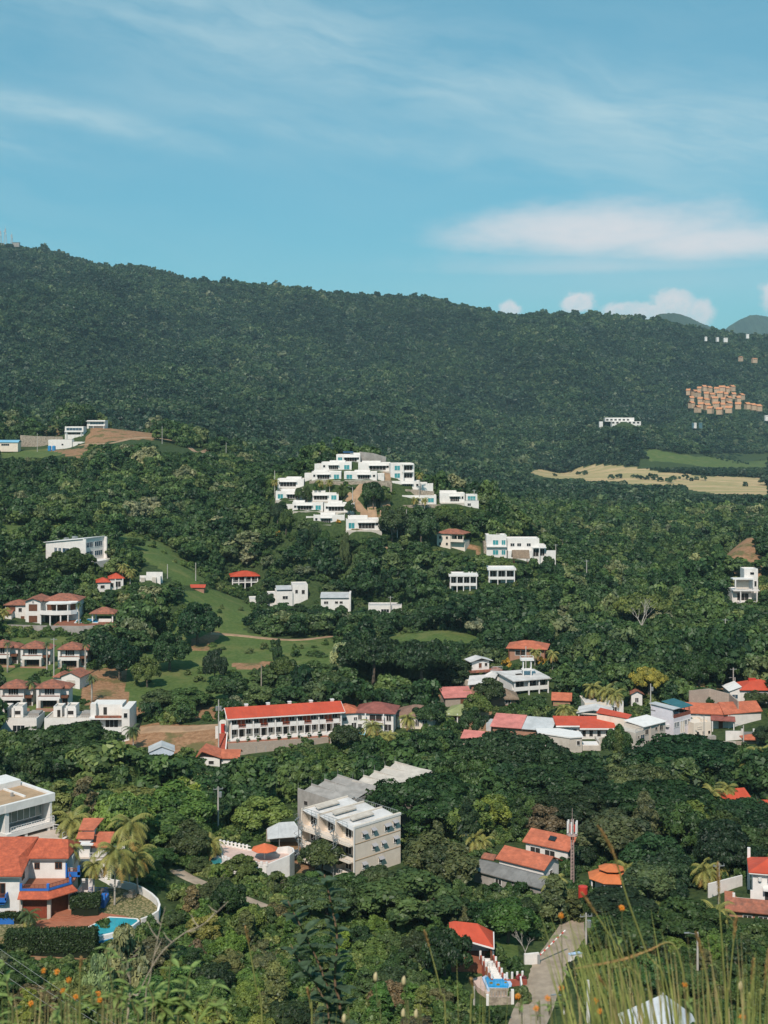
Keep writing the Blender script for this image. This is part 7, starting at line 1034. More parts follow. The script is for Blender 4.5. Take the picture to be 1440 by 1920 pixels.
part(p, 'floor_slab', WHITE2, lambda b: (b.box(-.4, 9.4, -.9, 3.38, 3.9, 4.6),)); win(p, 'f', 4.6, 5.6, 7.4, 2.4, 1.8, mat('green_glass', (.16, .20, .18), .15, .1, .5, spec=.6), WHITE2, 5); rail(p, [(.5, -.8), (9.2, -.8), (9.2, 3.2)], 4.6, 1., METALW, .5, solid=True); [col(p, x, -.5, -2, 3.9, .5) for x in (3.6, 8.2)]; win(p, 'f', 2.2, .2, 2.4, 3., 3.4, DARK, WHITE2, 1); win(p, 'f', 6., .4, 3.2, 2.8, 3.4, BLUEG, WHITE2, 2); part(p, 'roof_fitting', CONC, lambda b: b.box(3.6, 4., 4, 4.4, 9.3, 10.)); win(p, 'f', -2.6, 5.8, 1., 1.6, 4., GLASS, WHITE2, 0)
DZ = -73.7; dk = thing('railed_deck', 'raised concrete deck with a white railing beside the flat roofed villa', 'deck', Gz(80, 1570, DZ)); world_part(dk, 'deck', DECK, [Gz(*q, DZ) for q in ((30, 1578), (60, 1550), (140, 1560), (117, 1574))], DZ, DZ-6)
dl = lambda *q: tuple((Gz(*q, DZ)-dk.location).to_2d()); rail(dk, [dl(62, 1551), dl(139, 1561), dl(117, 1573)], 0, 1., METALW, 1.0, solid=True, r=.05); world_part(dk, 'parapet', WHITE2, [Gz(*q, DZ) for q in ((117, 1574.2), (140, 1560.5), (142, 1562), (120, 1576))], DZ+.25, DZ-6)
p = root('orange_hut', 'orange_roofed_annex', 'cluster of small orange roofs and white walls at the end of the deck', 'house'); part(p, 'wall', WHITE2, lambda b: (b.box(-1.5, .5, 1., 4, -3, 2.5), b.box(.6, 3.2, 2., 5, -3, 1.6), b.box(-1.6, .4, 4.2, 7, -3, 3.8))); part(p, 'roof', ORANGE, lambda b: (b.slab([(-2., 3.6, 3.9), (.7, 3.6, 3.9), (1.6, 7.2, 4.8), (-2., 7.2, 4.8)], .14), b.slab([(-2, 1.8, 3.0), (1., 1.8, 3.0), (.8, 3.5, 3.6), (-2, 3.5, 3.6)], .14), b.slab([(.62, 1.4, 1.7), (3.8, 1.4, 1.7), (3.8, 5.4, 3.0), (.62, 5.4, 3.0)], .14))); part(p, 'canopy', WHITE2, lambda b: b.box(-1.6, 1.2, .2, .98, 2.3, 2.5)); rail(p, [(.6, .4), (3.4, .4)], .2, .8, METALW, .8, solid=True); part(p, 'porch', DECK, lambda b: b.box(-2, 4.6, -1., .98, -3, .1)); part(p, 'rear_garden_wall', WHITE2, lambda b: b.box(3.4, 5.6, 5.2, 5.4, -3, .5)); part(p, 'front_garden_wall', WHITE2, lambda b: b.box(2.2, 4.6, -1.4, -1.02, -3, .4))
# ------------------------------------------------------------------ parasol terrace
TZ_ = -81.2; p = thing('parasol_terrace', 'white walled roof terrace with a pink floor and balustrade', 'terrace', Gz(490, 1605, TZ_)); tl = [(413, 1584), (470, 1595), (513, 1599), (540, 1600), (549, 1604), (551, 1611), (542, 1618), (500, 1626), (440, 1624), (418, 1612)]; world_part(p, 'floor', PINKD, [Gz(*q, TZ_) for q in tl], TZ_, TZ_-.3)
pts = [Gz(*q, TZ_) for q in tl]; mb = MB(); hh = [.25, .25, .9, 1.3, 1.4, 1.4, 1.4, .5, .3, .25]
for i in range(len(pts)):
    a, c = pts[i].to_2d()-p.location.to_2d(), pts[(i+1) % len(pts)].to_2d()-p.location.to_2d(); d = (c-a).normalized(); n = Vector((d.y, -d.x))*.13; mb.prism([tuple(q) for q in (a-n, c-n, c+n, a+n)], -4.5, 0, [hh[i], hh[(i+1) % len(pts)], hh[(i+1) % len(pts)], hh[i]])
mb.build('wall', WHITE2, p)
for a, c, k in (((413, 1584), (470, 1595), 8), ((440, 1624), (418, 1612), 4), ((500, 1626), (440, 1624), 6)):
    for i in range(k): q = Gz(a[0]+(c[0]-a[0])*i/k, a[1]+(c[1]-a[1])*i/k, TZ_)-p.location; part(p, 'post', WHITE2, lambda b: b.box(q.x-.2, q.x+.2, q.y-.2, q.y+.2, .2, .95))
    qa, qc = Gz(*a, TZ_)-p.location, Gz(*c, TZ_)-p.location; part(p, 'handrail', WHITE2, lambda b: b.tube([(qa.x, qa.y, .75), (qc.x, qc.y, .75)], .08, 4))
u = thing('parasol', 'big orange eight sided parasol on the white terrace', 'parasol', Gz(496, 1611, TZ_)); part(u, 'pole', WHITE2, lambda b: b.cyl(0, 0, 0, 2.9, .14, 8))
def octo(b, R0, z0, R1, z1, n=8, th=.08, cx=0, cy=0):
    for k in range(n):
        a0, a1 = 2*math.pi*k/n+.3, 2*math.pi*(k+1)/n+.3; f = [(cx+R0*math.cos(a0), cy+R0*math.sin(a0), z0), (cx+R0*math.cos(a1), cy+R0*math.sin(a1), z0)]; f += [(cx+R1*math.cos(a1), cy+R1*math.sin(a1), z1), (cx+R1*math.cos(a0), cy+R1*math.sin(a0), z1)] if R1 > .01 else [(cx, cy, z1)]; b.slab(f, th)
part(u, 'canopy', PARASOL, lambda b: octo(b, 2.45, 1.95, 0, 2.95)); part(u, 'rib', WOOD, lambda b: [b.tube([(0, 0, 2.8), (2.3*math.cos(k*.785+.3), 2.3*math.sin(k*.785+.3), 1.85)], .04, 4) for k in range(8)])
o = thing('swimming_pool', 'dark teal plunge pool at the left end of the parasol terrace', 'pool', Gz(402, 1614, -82.)); world_part(o, 'surround', WHITE2, [Gz(*q, -82.) for q in ((380, 1609), (410, 1605), (428, 1614), (404, 1625))], -81.9, -84.5); world_part(o, 'water', WATERT, [Gz(*q, -81.85) for q in ((384, 1609), (409, 1606.5), (423, 1614), (404, 1622))], -81.86, -81.89)
p = root('carport', 'carport', 'grey sheet roofed carport beside the cream apartment block', 'carport'); part(p, 'roof', GREYR, lambda b: (b.slab([(-2.6, -.8, 2.4), (2.6, -.8, 2.4), (1.2, 3.6, 4.), (-1.8, 3.6, 4.)], .1), b.slab([(-4.6, -.4, 2.2), (-2.62, -.8, 2.4), (-1.82, 3.6, 4.), (-4.2, 3.6, 3.)], .1))); [col(p, x, y, -2, 2.4+.2*y, .14, METALG, 'post') for x in (-2.3, 2.3) for y in (-.5, 3.)]; part(p, 'back_wall', BLOCKW, lambda b: b.box(-4.4, 1.8, 3.2, 3.4, -2, 2.9))
def pickup(label, px, py, D, yaw):
    z = Hs((px-U0)/F*D, D); t = thing('pickup_truck', label, 'pickup', ((px-U0)/F*D, D, z+.05), yaw); body = mat('dark_car_paint', (.018, .022, .026), .3, .05, 1., spec=.6); part(t, 'body', body, lambda b: (b.box(-2.4, 2.4, -.85, .85, .4, .95), b.box(-2.4, -2.3, -.85, .85, .95, 1.2), b.box(-2.3, -.55, -.85, -.75, .95, 1.2), b.box(-2.3, -.55, .75, .85, .95, 1.2))); part(t, 'cab', body, lambda b: b.prism([(-.5, -.8), (1.3, -.8), (1.3, .8), (-.5, .8)], .951, 1.6)); part(t, 'windscreen', GLASS, lambda b: b.slab([(1.32, -.75, 1.62), (1.32, .75, 1.62), (1.9, .8, .98), (1.9, -.8, .98)], .04)); part(t, 'side_window', GLASS, lambda b: (b.box(-.35, 1.15, -.83, -.803, 1.1, 1.5), b.box(-.35, 1.15, .803, .83, 1.1, 1.5)))
    for x in (-1.5, 1.5):
        for y in (-.8, .8): w = part(t, 'wheel', mat('tyre', (.02, .02, .02), .9), lambda b: b.tube([(x, y-.12, .36), (x, y+.12, .36)], .36, 14)); part(w, 'rim', METALG, lambda b: b.tube([(x, y-.13, .36), (x, y+.13, .36)], .2, 10))
    [part(t, 'headlight', METALW, lambda b: b.box(2.402, 2.43, y-.15, y+.15, .65, .85)) for y in (-.6, .6)]
pickup('dark pickup parked under the grey carport roof', 548, 1592, 243.5, 25)
# ------------------------------------------------------------------ apartment blocks
p = root('apart', 'apartment_block', 'cream three storey apartment block with balconies and spiral stairs', 'building'); LR, LL, HT = 11.8, 14.8, 9.2
part(p, 'wall', CREAM, lambda b: (b.box(0, LR, 0, .3, -3, HT), b.box(1.7, LR, .31, LL, -3, HT-.6), [b.box(0, 1.69, y, y+.28, -3, HT-.3) for y in (4.9, 9.8, LL-.28)], [b.box(.02, LR, y, y+.22, HT-.59, HT+.5) for y in (.05, 4.95, 9.85, LL-.3)]))
part(p, 'roof', ROOF_F, lambda b: [b.slab([(.1, y, HT-.45), (LR, y, HT-.45), (LR, y+4.5, HT+.25), (.1, y+4.5, HT+.25)], .1) for y in (.35, 5.2, 10.1)]); part(p, 'skylight', CONC_L, lambda b: [b.slab([(2.2, y, HT+.55), (7.6, y, HT+.55), (7.6, y+1., HT+.9), (2.2, y+1., HT+.9)], .25) for y in (2.8, 7.6, 12.4)])
part(p, 'floor_slab', CREAM, lambda b: [b.box(-.9, 1.68, .32, LL-.3, z, z+.25) for z in (0.2, 3.0, 6.0)]); part(p, 'string_course', mat('tan_paint', (.48, .33, .2), .8), lambda b: [b.box(-.02, LR+.02, -.05, -.004, z, z+.14) for z in (3.3, 6.3)]); part(p, 'coping', WHITE2, lambda b: b.box(-.08, LR+.1, -.08, .34, HT+.002, HT+.42))
AWN = mat('grey_awning', (.34, .33, .34), .7, .06, 1.)
for x, z, w_, h_ in ((2.4, 7.2, .7, .8), (4.7, 7.3, .6, .8), (8.3, 7.1, 1.2, 1.0), (10.3, 7.3, .8, 1.), (4.9, 4.4, .7, .8), (7.2, 4.5, .6, .7), (10.4, 4.4, .8, .9), (6.6, 1.6, .8, .8), (2.4, 1.6, .7, .8)): o = win(p, 'f', x, z, w_, h_, 0, GLASS, WHITE2, 1); AW = MB().slab([(x-w_/2-.25, -.7, z+h_-.05), (x+w_/2+.25, -.7, z+h_-.05), (x+w_/2+.25, -.02, z+h_+.35), (x-w_/2-.25, -.02, z+h_+.35)], .05).build('awning', AWN, p)
for k, y in enumerate((.3, 5.2, 10.1)):
    for z in (.45, 3.25, 6.25): door(p, 'l', y+1.4, z, .95, 2.1, 1.7, WOOD); win(p, 'l', y+3., z+.3, 1.5, 1.6, 1.7, DARK, WHITE2, 1); rail(p, [(-.85, y+.1), (-.85, y+4.6)], z, .95, METALW, .55, r=.03)
    s = MB()
    for j in range(40): a = j*.42; s.box(-1.7+.1*math.cos(a), -1.7+.75*math.cos(a)+.1, y+3.4+.75*math.sin(a)-.12, y+3.4+.75*math.sin(a)+.12, .2+j*.22, .25+j*.22)
    s.cyl(-1.7, y+3.4, -3, 9.3, .09, 6); s.tube([(-1.7+.85*math.cos(j*.42), y+3.4+.85*math.sin(j*.42), 1.1+j*.22) for j in range(40)], .04, 4); s.build('spiral_stair', METALG, p)
rail(p, [(.1, 2.), (.1, LL-.4)], HT-.3, 1., METALG, 1.2, r=.035); rail(p, [(LR-.1, .6), (LR-.1, LL-.4)], HT-.3, 1., METALG, .5, r=.035); col(p, -.1, -.1, -3, HT, .22, METALW, 'drainpipe', True)
def party_block(name, label, px, ptop, D, yaw, n, w, h, m, yaw2=0.):
    z = (V0-ptop)/F*D; p = thing(name, label, 'building', ((px-U0)/F*D, D, z-h), yaw); part(p, 'wall', m, lambda b: (b.box(0, w, .24, n*4.2, -4, h-1.3), [b.prism([(0, k*4.2), (w, k*4.2), (w, k*4.2+.22), (0, k*4.2+.22)], -4, h, [h, h-.9, h-.9, h]) for k in range(n+1)])); part(p, 'roof', CONC if m is CONC else CONC_L, lambda b: [b.slab([(.1, k*4.2+.26, h-1.2), (w, k*4.2+.26, h-1.7+.5), (w, k*4.2+4.15, h-.6), (.1, k*4.2+4.15, h-.35)], .1) for k in range(n)])
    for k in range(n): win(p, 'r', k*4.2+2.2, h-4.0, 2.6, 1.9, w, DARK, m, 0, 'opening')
    part(p, 'rebar', METALG, lambda b: [b.tube([(.1, k*4.2+.1, h), (.1, k*4.2+.1, h+1.1)], .03, 3) for k in range(n+1)]); return p
p = party_block('concrete_shell', 'bare grey concrete building with stepped party walls behind the cream block', 558, 1478, 258, -37, 3, 11.4, 8.6, CONC); win(p, 'f', 2.2, 5.6, .9, .8, 0, DARK, CONC, 0); win(p, 'f', 7.8, 5.8, 1.3, .9, 0, DARK, CONC, 0); party_block('unfinished_block', 'unfinished cream building with party walls behind the grey one', 660, 1462, 265, -32, 4, 9.4, 8.4, CONC_L)
# ------------------------------------------------------------------ right foreground houses
p = simple('red_p', 'orange_roofed_house', 'front one of the twin orange tile roofs left of the cell mast', 'house', 9., 5.4, 2.5, ORANGE, 1.5, kind='gable', x0=0., wins=(('r', 2.6, .6, 1., 1.),)); p = simple('red_q', 'orange_roofed_house', 'rear one of the twin orange roofs, with a skylight and gallery', 'house', 8.6, 6., 3.4, ORANGE, 1.6, kind='gable', x0=0., wins=(('f', 2., 1.2, 2., 1.5), ('f', 5., 1.2, 2., 1.5))); part(p, 'skylight', GLASS, lambda b: b.slab([(4.2, .8, 4.35), (5.6, .8, 4.35), (5.6, 1.7, 4.86), (4.2, 1.7, 4.86)], .04)); rail(p, [(0, -.6), (8.6, -.6)], 1., .8, WOOD, .4)
simple('grey_long', 'long_shed', 'long weathered grey roof below the twin orange roofs', 'shed', 15., 4.6, 2., DKGREY, 1.0, CONC, kind='gable', x0=0., wins=(('f', 5., .6, 1.2, .9),))
q = P(915, 1614, 234); g = thing('small_shed', 'tiny red roofed hut left of the twin orange roofs', 'shed', (q.x, q.y, q.z-1.2), -30); part(g, 'wall', WHITE, lambda b: b.box(-1, 1, 0, 2, -2, 1.6)); part(g, 'roof', TERRA, lambda b: b.gable(-1, 1, 0, 2, 1.65, .6, oh=.3)); door(g, 'f', 0, 0, .7, 1.4)
p = root('orange_oct', 'octagonal_pavilion', 'orange eight sided roof with a raised centre right of the mast', 'pavilion'); part(p, 'roof', mat('orange_sheet_roof', (.58, .17, .06), .6, .07, .4, kind='rib', ks=8.), lambda b: octo(b, 4.2, 2.2, 1.9, 3.1)); part(p, 'cap_roof', MATS['orange_sheet_roof'], lambda b: octo(b, 2.3, 3.6, 0, 4.3)); part(p, 'lantern', WOOD, lambda b: b.cyl(0, 0, 3., 3.6, 1.7, 8)); part(p, 'wall', CREAM, lambda b: b.cyl(0, 0, -3, 2.2, 2.8, 8)); [col(p, 3.7*math.cos(a), 3.7*math.sin(a), -3, 2.2, .22, WHITE2) for a in np.arange(.3, 6.3, .785)]
p = root('tank_red', 'water_tank', 'red water tank on a stand beside the road trees', 'water tank'); part(p, 'tank', REDT, lambda b: (b.cyl(0, 0, .3, 2.5, .78, 16), b.cyl(0, 0, 2.502, 2.65, .6, 16, .2))); [col(p, x, y, -5, .3, .15, METALG, 'leg') for x in (-.5, .5) for y in (-.5, .5)]
# the red pavilion, its stair and small pool
p = root('pav', 'open_pavilion', 'open pavilion under a flared red roof beside the small blue pool', 'pavilion'); part(p, 'roof', RED_M, lambda b: (b.slab([(-1.6, -.9, 3.55), (3., -2.6, 2.9), (1.0, 1.6, 4.7), (-2.4, 1.8, 5.)], .1), b.slab([(3., -2.6, 2.9), (3.4, 3.2, 2.9), (1.0, 1.6, 4.7)], .1), b.slab([(-2.4, 1.8, 5.), (1., 1.6, 4.7), (3.4, 3.2, 2.9), (-2.4, 4.6, 3.)], .1), b.slab([(-3.2, -.6, 3.4), (-1.62, -.9, 3.55), (-2.42, 1.8, 5.), (-3.2, 1.8, 4.8)], .1))); part(p, 'fascia', WHITE2, lambda b: (b.tube([(-1.6, -.95, 3.4), (3.05, -2.68, 2.75)], .13, 4), b.tube([(3.05, -2.65, 2.75), (3.5, 3.2, 2.75)], .13, 4))); part(p, 'canopy', WHITE2, lambda b: (b.box(-2.2, -.6, -1.9, -1., 3.0, 3.15), b.box(-1.9, -.3, -1.6, -.8, 3.3, 3.42)))
[col(p, x, y, -2, 3., .26, WOOD, 'post') for x, y in ((2.7, -2.1), (2.9, 2.6), (-1.6, -.4), (-2., 2.6))]; part(p, 'floor', TILEF, lambda b: b.box(-3, 3.2, -2.3, 3., -3, .2)); part(p, 'rear_wall', WHITE, lambda b: b.box(-3, 3., 2.8, 3., .21, 2.6)); part(p, 'pillar', WHITE2, lambda b: b.cyl(2.5, -2.9, -3, 1., .4, 10))
t = thing('garden_stair', 'white and red garden stair leading down to the small pool', 'stairs', P(912, 1796, 185.5), 0); part(t, 'step', WHITE2, lambda b: [b.box(-.7+k*.14, .8+k*.14, -k*.42-.42, -k*.42, -3, -.05-k*.16) for k in range(10)]); part(t, 'side_wall', mat('brick_red_paint', (.34, .09, .06), .85, .12, 1.), lambda b: (b.prism([(-1.0, 0), (-.74, 0), (.6, -4.2), (.34, -4.2)], -3, .5, [.5, .5, -1.2, -1.2]), b.prism([(.82, 0), (1.1, 0), (2.5, -4.2), (2.22, -4.2)], -3, .5, [.5, .5, -1.2, -1.2])))
for s_ in (0, 1): [part(t, 'baluster', WHITE2, lambda b: b.cyl(-.87+s_*1.83+k*.33, -k*1.0, -.2-k*.4, 1.0-k*.4, .17, 8)) for k in range(5)]
[part(t, 'baluster', WHITE2, lambda b: b.cyl(2.6+k*.75, -4.+k*.16, -2.6, -.4, .17, 8)) for k in range(4)]; part(t, 'red_wall', MATS['brick_red_paint'], lambda b: b.box(2.2, 5.4, -4.3, -4.0, -3.5, -1.3))
SZ = -80.0; o = thing('swimming_pool', 'small bright blue pool below the red pavilion', 'pool', Gz(930, 1842, SZ)); world_part(o, 'surround', mat('pale_blue_paint', (.42, .55, .72), .7, .05, 1.), [Gz(*q, SZ) for q in ((904, 1833), (912, 1828), (950, 1828), (960, 1845), (957, 1856), (914, 1855))], SZ+.05, SZ-3); world_part(o, 'water', mat('bright_pool_water', (.015, .30, .62), .15, .12, .6, spec=.4), [Gz(*q, SZ+.07) for q in ((909, 1834), (914, 1830.5), (946, 1830.5), (954, 1846), (953, 1852), (916, 1851))], SZ+.09, SZ+.06)
PT = mat('pool_painting', (.20, .15, .02), .7); [world_part(o, 'floor_painting', PT, [Gz(px+r*math.cos(a), py+r*.6*math.sin(a), SZ+.1) for a in np.arange(0, 6.2, .7)], SZ+.1, SZ+.095) for px, py, r in ((921, 1843, 3.4), (934, 1846, 3.6), (948, 1842, 2.6))]
w = thing('stone_terrace', 'stone fronted terrace and wall under the small blue pool', 'terrace', Gz(935, 1870, SZ-.6)); world_part(w, 'floor', PINKD, [Gz(*q, SZ-.3) for q in ((885, 1835), (903, 1830), (914, 1857), (958, 1858), (958, 1872), (925, 1872), (895, 1850))], SZ-.3, SZ-3); part(w, 'stone_wall', STONE, lambda b: (b.box(-1.6, 1.8, -2.2, -1.9, -3, 1.), b.box(-1.2, 1.8, -.2, .2, -3, 1.2))); part(w, 'railing', CONC, lambda b: [b.box(-1.2+k*.42, -1.05+k*.42, -2.1, -2., 1.002, 1.7) for k in range(7)]); part(w, 'wall_post', WHITE2, lambda b: (b.box(1.5, 1.9, -2.3, -1.85, -3.1, 2.0), b.box(-1.9, -1.5, -2.3, -1.85, -3.1, 1.3)))
a = [Gz(x, y, -80.) for x, y in ((983, 1806), (1010, 1803))]; wallthing('gate_wall', 'white gate wall left of the road', a, -80+1.35, -83, .35, WHITE); a = [Gz(x, y, -80.1) for x, y in ((1067, 1812), (1090, 1808))]; wallthing('gate_wall', 'white gate wall right of the road with a pale blue cap', a, -80.1+1.7, -83, .5, WHITE, MATS['pale_blue_paint']); a = [Gz(x, y, -80.) for x, y in ((976, 1842), (980, 1870))]; wallthing('garden_wall', 'low white wall between the small pool and the road', a, -80+.9, -83, .22, WHITE)
b0, b1 = P(1010, 1793, 187.5), P(1060, 1744, 189.5); bm = thing('boom_barrier', 'raised red and white boom barrier at the road gate', 'barrier', b0); d = b1-b0; part(bm, 'boom', WHITE2, lambda b: b.tube([(0, 0, 0), tuple(d)], .1, 6)); part(bm, 'stripe', REDT, lambda b: [b.tube([tuple(d*(k/6+.02)), tuple(d*(k/6+.09))], .115, 6) for k in range(6)]); part(bm, 'post', METALG, lambda b: b.box(-.2, .2, -.2, .2, -2.2, .25))
p = root('white_shed', 'sheet_roof_shed', 'white ribbed gable roof at the bottom edge behind the tall grass', 'shed'); part(p, 'wall', WHITE, lambda b: b.box(-3.6, 4.4, -9, 1.6, -4, 1.0)); part(p, 'roof', mat('white_sheet_roof', (.66, .66, .67), .45, .06, .6, kind='rib', ks=11.), lambda b: b.gable(-4, 4.8, -9, 2.2, 1.1, 2.6, axis='y', oh=.4, split=.62)); part(p, 'ridge_cap', GREYR, lambda b: b.tube([(1.46, -9.4, 3.75), (1.46, 2.6, 3.75)], .12, 5))
p = root('gatehouse', 'white_house', 'white house with a red hip roof over a long old tile wing, right edge', 'house'); part(p, 'wall', WHITE2, lambda b: (b.box(-.6, 7, 3.2, 9, -2, 5.4),)); part(p, 'roof', RED_M, lambda b: b.hip(-.6, 7, 3.2, 9, 5.5, 1.5, oh=.7)); part(p, 'eave', WHITE2, lambda b: b.box(-1.2, 7.6, 2.5, 9.6, 5.15, 5.3)); win(p, 'f', 2.6, 3.6, 1.8, .9, 3.2, DARK, WHITE2, 1); win(p, 'f', 2.8, .6, 3., 2.2, 3.2, DARK, WHITE2, 1); part(p, 'balcony', WHITE2, lambda b: b.box(1., 5., 2., 3.18, 2.7, 3.0)); part(p, 'air_conditioner', METALW, lambda b: b.cyl(.5, 3.0, 4., 4.6, .3, 10)); col(p, -1., 9.4, -2, 7.2, .5, WHITE2, 'chimney')
part(p, 'wing_wall', BRICK, lambda b: b.box(-4.4, 6.8, -2.4, 1.4, -4, .9)); part(p, 'wing_roof', TERRA, lambda b: b.gable(-4.6, 7, -2.6, 1.8, 1.0, 1.2, .14, .5)); [win(p, 'f', x, -.8, 1.3, 1., -2.4, DARK, WHITE2, 1) for x in (-1.6, .8, 3.2, 5.6)]; part(p, 'yard_wall', WHITE, lambda b: (b.prism([(-7.5, 5.5), (-2, 11), (-2.2, 11.2), (-7.7, 5.7)], -8, 1.9), b.box(-3.6, -.62, 2.2, 2.45, -2, 1.2), b.box(-3.8, -3.4, 2.1, 2.55, -2, 1.9), b.box(-1., -.61, 2.1, 2.55, -2, 2.6))); part(p, 'yard_floor', TILEF, lambda b: b.box(-5, -.7, 2.5, 8, -3, .1))
q = Vector(((1347-U0)/F*192, 192, Hs((1347-U0)/F*192, 192))); g = thing('low_house', 'small brick red roof in the bushes left of the tiled wing', 'house', P(1284, 1778, 196), -50); part(g, 'wall', BRICK, lambda b: b.box(-1.2, 1.2, 0, 2.4, -3, 1.2)); part(g, 'roof', TERRA, lambda b: b.slab([(-1.5, -.4, 1.2), (1.5, -.4, 1.2), (1.5, 2.7, 2.4), (-1.5, 2.7, 2.4)], .12)); door(g, 'f', 0, -.6, .8, 1.7)
# ------------------------------------------------------------------ masts and poles
p = root('mast', 'cell_mast', 'slim cell mast ringed with white and red antenna panels', 'mast'); hm = 11.6; part(p, 'pole', mat('mast_paint', (.42, .30, .27), .6, .1, .4), lambda b: (b.tube([(-.28, -.2, -3), (-.2, -.1, hm)], .09, 5), b.tube([(.28, -.2, -3), (.2, -.1, hm)], .09, 5), b.tube([(0, .3, -3), (0, .2, hm)], .09, 5), [b.tube([(-.26, -.2, k*.6), (.26, -.2, k*.6+.3)], .04, 3) for k in range(19)], b.cyl(0, 0, hm-2.8, hm-2.6, 1.0, 10), b.tube([(0, 0, hm), (0, 0, hm+1.9)], .04, 4)))
for k in range(6): a = k*1.047+.2; part(p, 'antenna', METALW, lambda b: b.box(.85*math.cos(a)-.14, .85*math.cos(a)+.14, .85*math.sin(a)-.1, .85*math.sin(a)+.1, hm-2.4, hm-.3))
part(p, 'radio_unit', REDT, lambda b: [b.box(.45*math.cos(a)-.2, .45*math.cos(a)+.2, .45*math.sin(a)-.15, .45*math.sin(a)+.15, hm-2.2, hm-1.) for a in (0, 2, 4)])
POLEM = mat('concrete_pole', (.46, .42, .38), .9, .1, 1.); WOODP = mat('wooden_pole', (.33, .27, .21), .9, .15, 1.)
def pole(px, pb, pt, D, label, arm=True, tr=0, lamp=False, m=None, r=.16, grp='poles in the valley'):
    z0 = (V0-pb)/F*D; h = (pb-pt)/F*D; p = thing('utility_pole', label, 'pole', ((px-U0)/F*D, D, z0), (px*31) % 40-20, grp); part(p, 'shaft', m or POLEM, lambda b: b.tube([(0, 0, -4), (0, 0, h)], [r*1.3, r*.8], 8))
    if arm: part(p, 'crossarm', METALG, lambda b: (b.box(-.95, .95, -.06, .06, h-.55, h-.43), [b.cyl(x, 0, h-.43, h-.15, .06, 6) for x in (-.85, -.3, .3, .85)]))
    for k in range(tr): part(p, 'transformer', METALG, lambda b: b.cyl((-.45 if k else .45) if tr > 1 else .4, -.1, h*.70 if tr == 1 else h-2.6, (h*.70 if tr == 1 else h-2.6)+1., .34, 10))
    if lamp: part(p, 'lamp_arm', METALG, lambda b: (b.tube([(0, 0, h-.3), (-1.4, -.2, h+.1)], .05, 4), b.box(-2., -1.3, -.32, -.1, h+.02, h+.16)))
for a in ((410, 1425, 1312, 316, 'tall pole with two transformers at the red stairs', False, 2), (409, 1540, 1475, 252, 'pole with one transformer in the dark trees left of the grey block', True, 1), (490, 1296, 1246, 348, 'bare wooden pole in the meadow above the hotel', False, 0, False, WOODP), (101, 1246, 1196, 368, 'thin pole between the middle and right upper cottages', True), (314, 1108, 1058, 465, 'pole at the left foot of the grass slope', False), (367, 1100, 1055, 478, 'pole beside the red roofed hut on the grass slope', False),
          (1220, 1326, 1282, 342, 'pole with a transformer behind the white tower house', False, 1), (1099, 1800, 1712, 189, 'leaning utility pole beside the road gate', True, 1), (1348, 1705, 1618, 207, 'street pole left of the gatehouse garden wall', True, 0), (1308, 1840, 1748, 176, 'thin lamp pole behind the tall grass', False, 0, True), (1103, 1960, 1838, 165, 'thick white pole at the bottom right of the road', False, 0, False, WHITE2, .26), (1058, 1915, 1862, 170, 'short white pole with an arm beside the road', False, 0, True, WHITE2),
          (889, 1930, 1850, 172, 'thin grey pole left of the stone terrace', False, 0), (661, 940, 913, 546, 'street lamp by the earth lane in the estate', False, 0, True), (600, 868, 848, 588, 'pole left of the topmost estate house', False), (515, 906, 882, 562, 'pole at the left end of the white estate', False), (762, 976, 955, 533, 'pole in the trees under the two palm terrace', False), (745, 990, 970, 528, 'street lamp beside the lowest estate track', False, 0, True), (858, 1000, 981, 560, 'pole behind the yellow house', False), (889, 930, 918, 565, 'pole on the small glass pavilion house', True),
          (1042, 1048, 1020, 556, 'pole right of the wide two level white house', True), (1100, 1076, 1050, 530, 'pole alone in the wood right of the thatched hut', True), (1360, 1182, 1160, 438, 'pole in the right hand wood below the tall villa', True), (1375, 1272, 1252, 366, 'crossarm pole above the red roofed house', True), (1378, 1292, 1270, 360, 'pole with a lamp on the bright red roof', False, 0, True), (304, 826, 799, 808, 'pole on the red earth ridge of the left hill', False), (424, 852, 830, 800, 'pole at the right end of the hill track', False), (70, 836, 812, 805, 'pole before the grey brown wall of the left hill', False),
          (1320, 1398, 1342, 322, 'street lamp in front of the cream annex', False, 0, True), (986, 1258, 1212, 372, 'pole behind the white water tower', False), (1394, 1400, 1360, 318, 'short lamp pole at the yard gate', False, 0, True), (732, 1140, 1118, 488, 'pole behind the low white flat roof', True)): pole(*a)
# bushes of note
for a in ((934, 1758, 187.5, gb, 'green bush on the small lawn behind the red pavilion', 1.3), (965, 1812, 185, gb, 'round bush between the lawn and the gate wall', 1.5), (975, 1838, 182, rb, 'dark red bush beside the small pool', 1.2), (978, 1900, 176, gb, 'bush at the road edge below the small pool', 1.4), (962, 1880, 177, gb, 'bush right of the stone terrace wall', 1.)): bush(*a)
hp = bpy.data.objects['terrace_hotel'].location; c_, s_ = math.cos(R_(15)), math.sin(R_(15)); LBH = 'first second third fourth fifth sixth seventh eighth ninth'.split()
for k in range(9): x, y = 1.6+k*2.6, -1.9+.3*(k % 2); bush(0, 0, hp.y+x*s_+y*c_, gb, f'{LBH[k]} shrub from the left along the hotel terrace rail', .55+.2*((k*7) % 3)/2, 'shrubs along the hotel terrace', hp.z-.3).location.x = hp.x+x*c_-y*s_

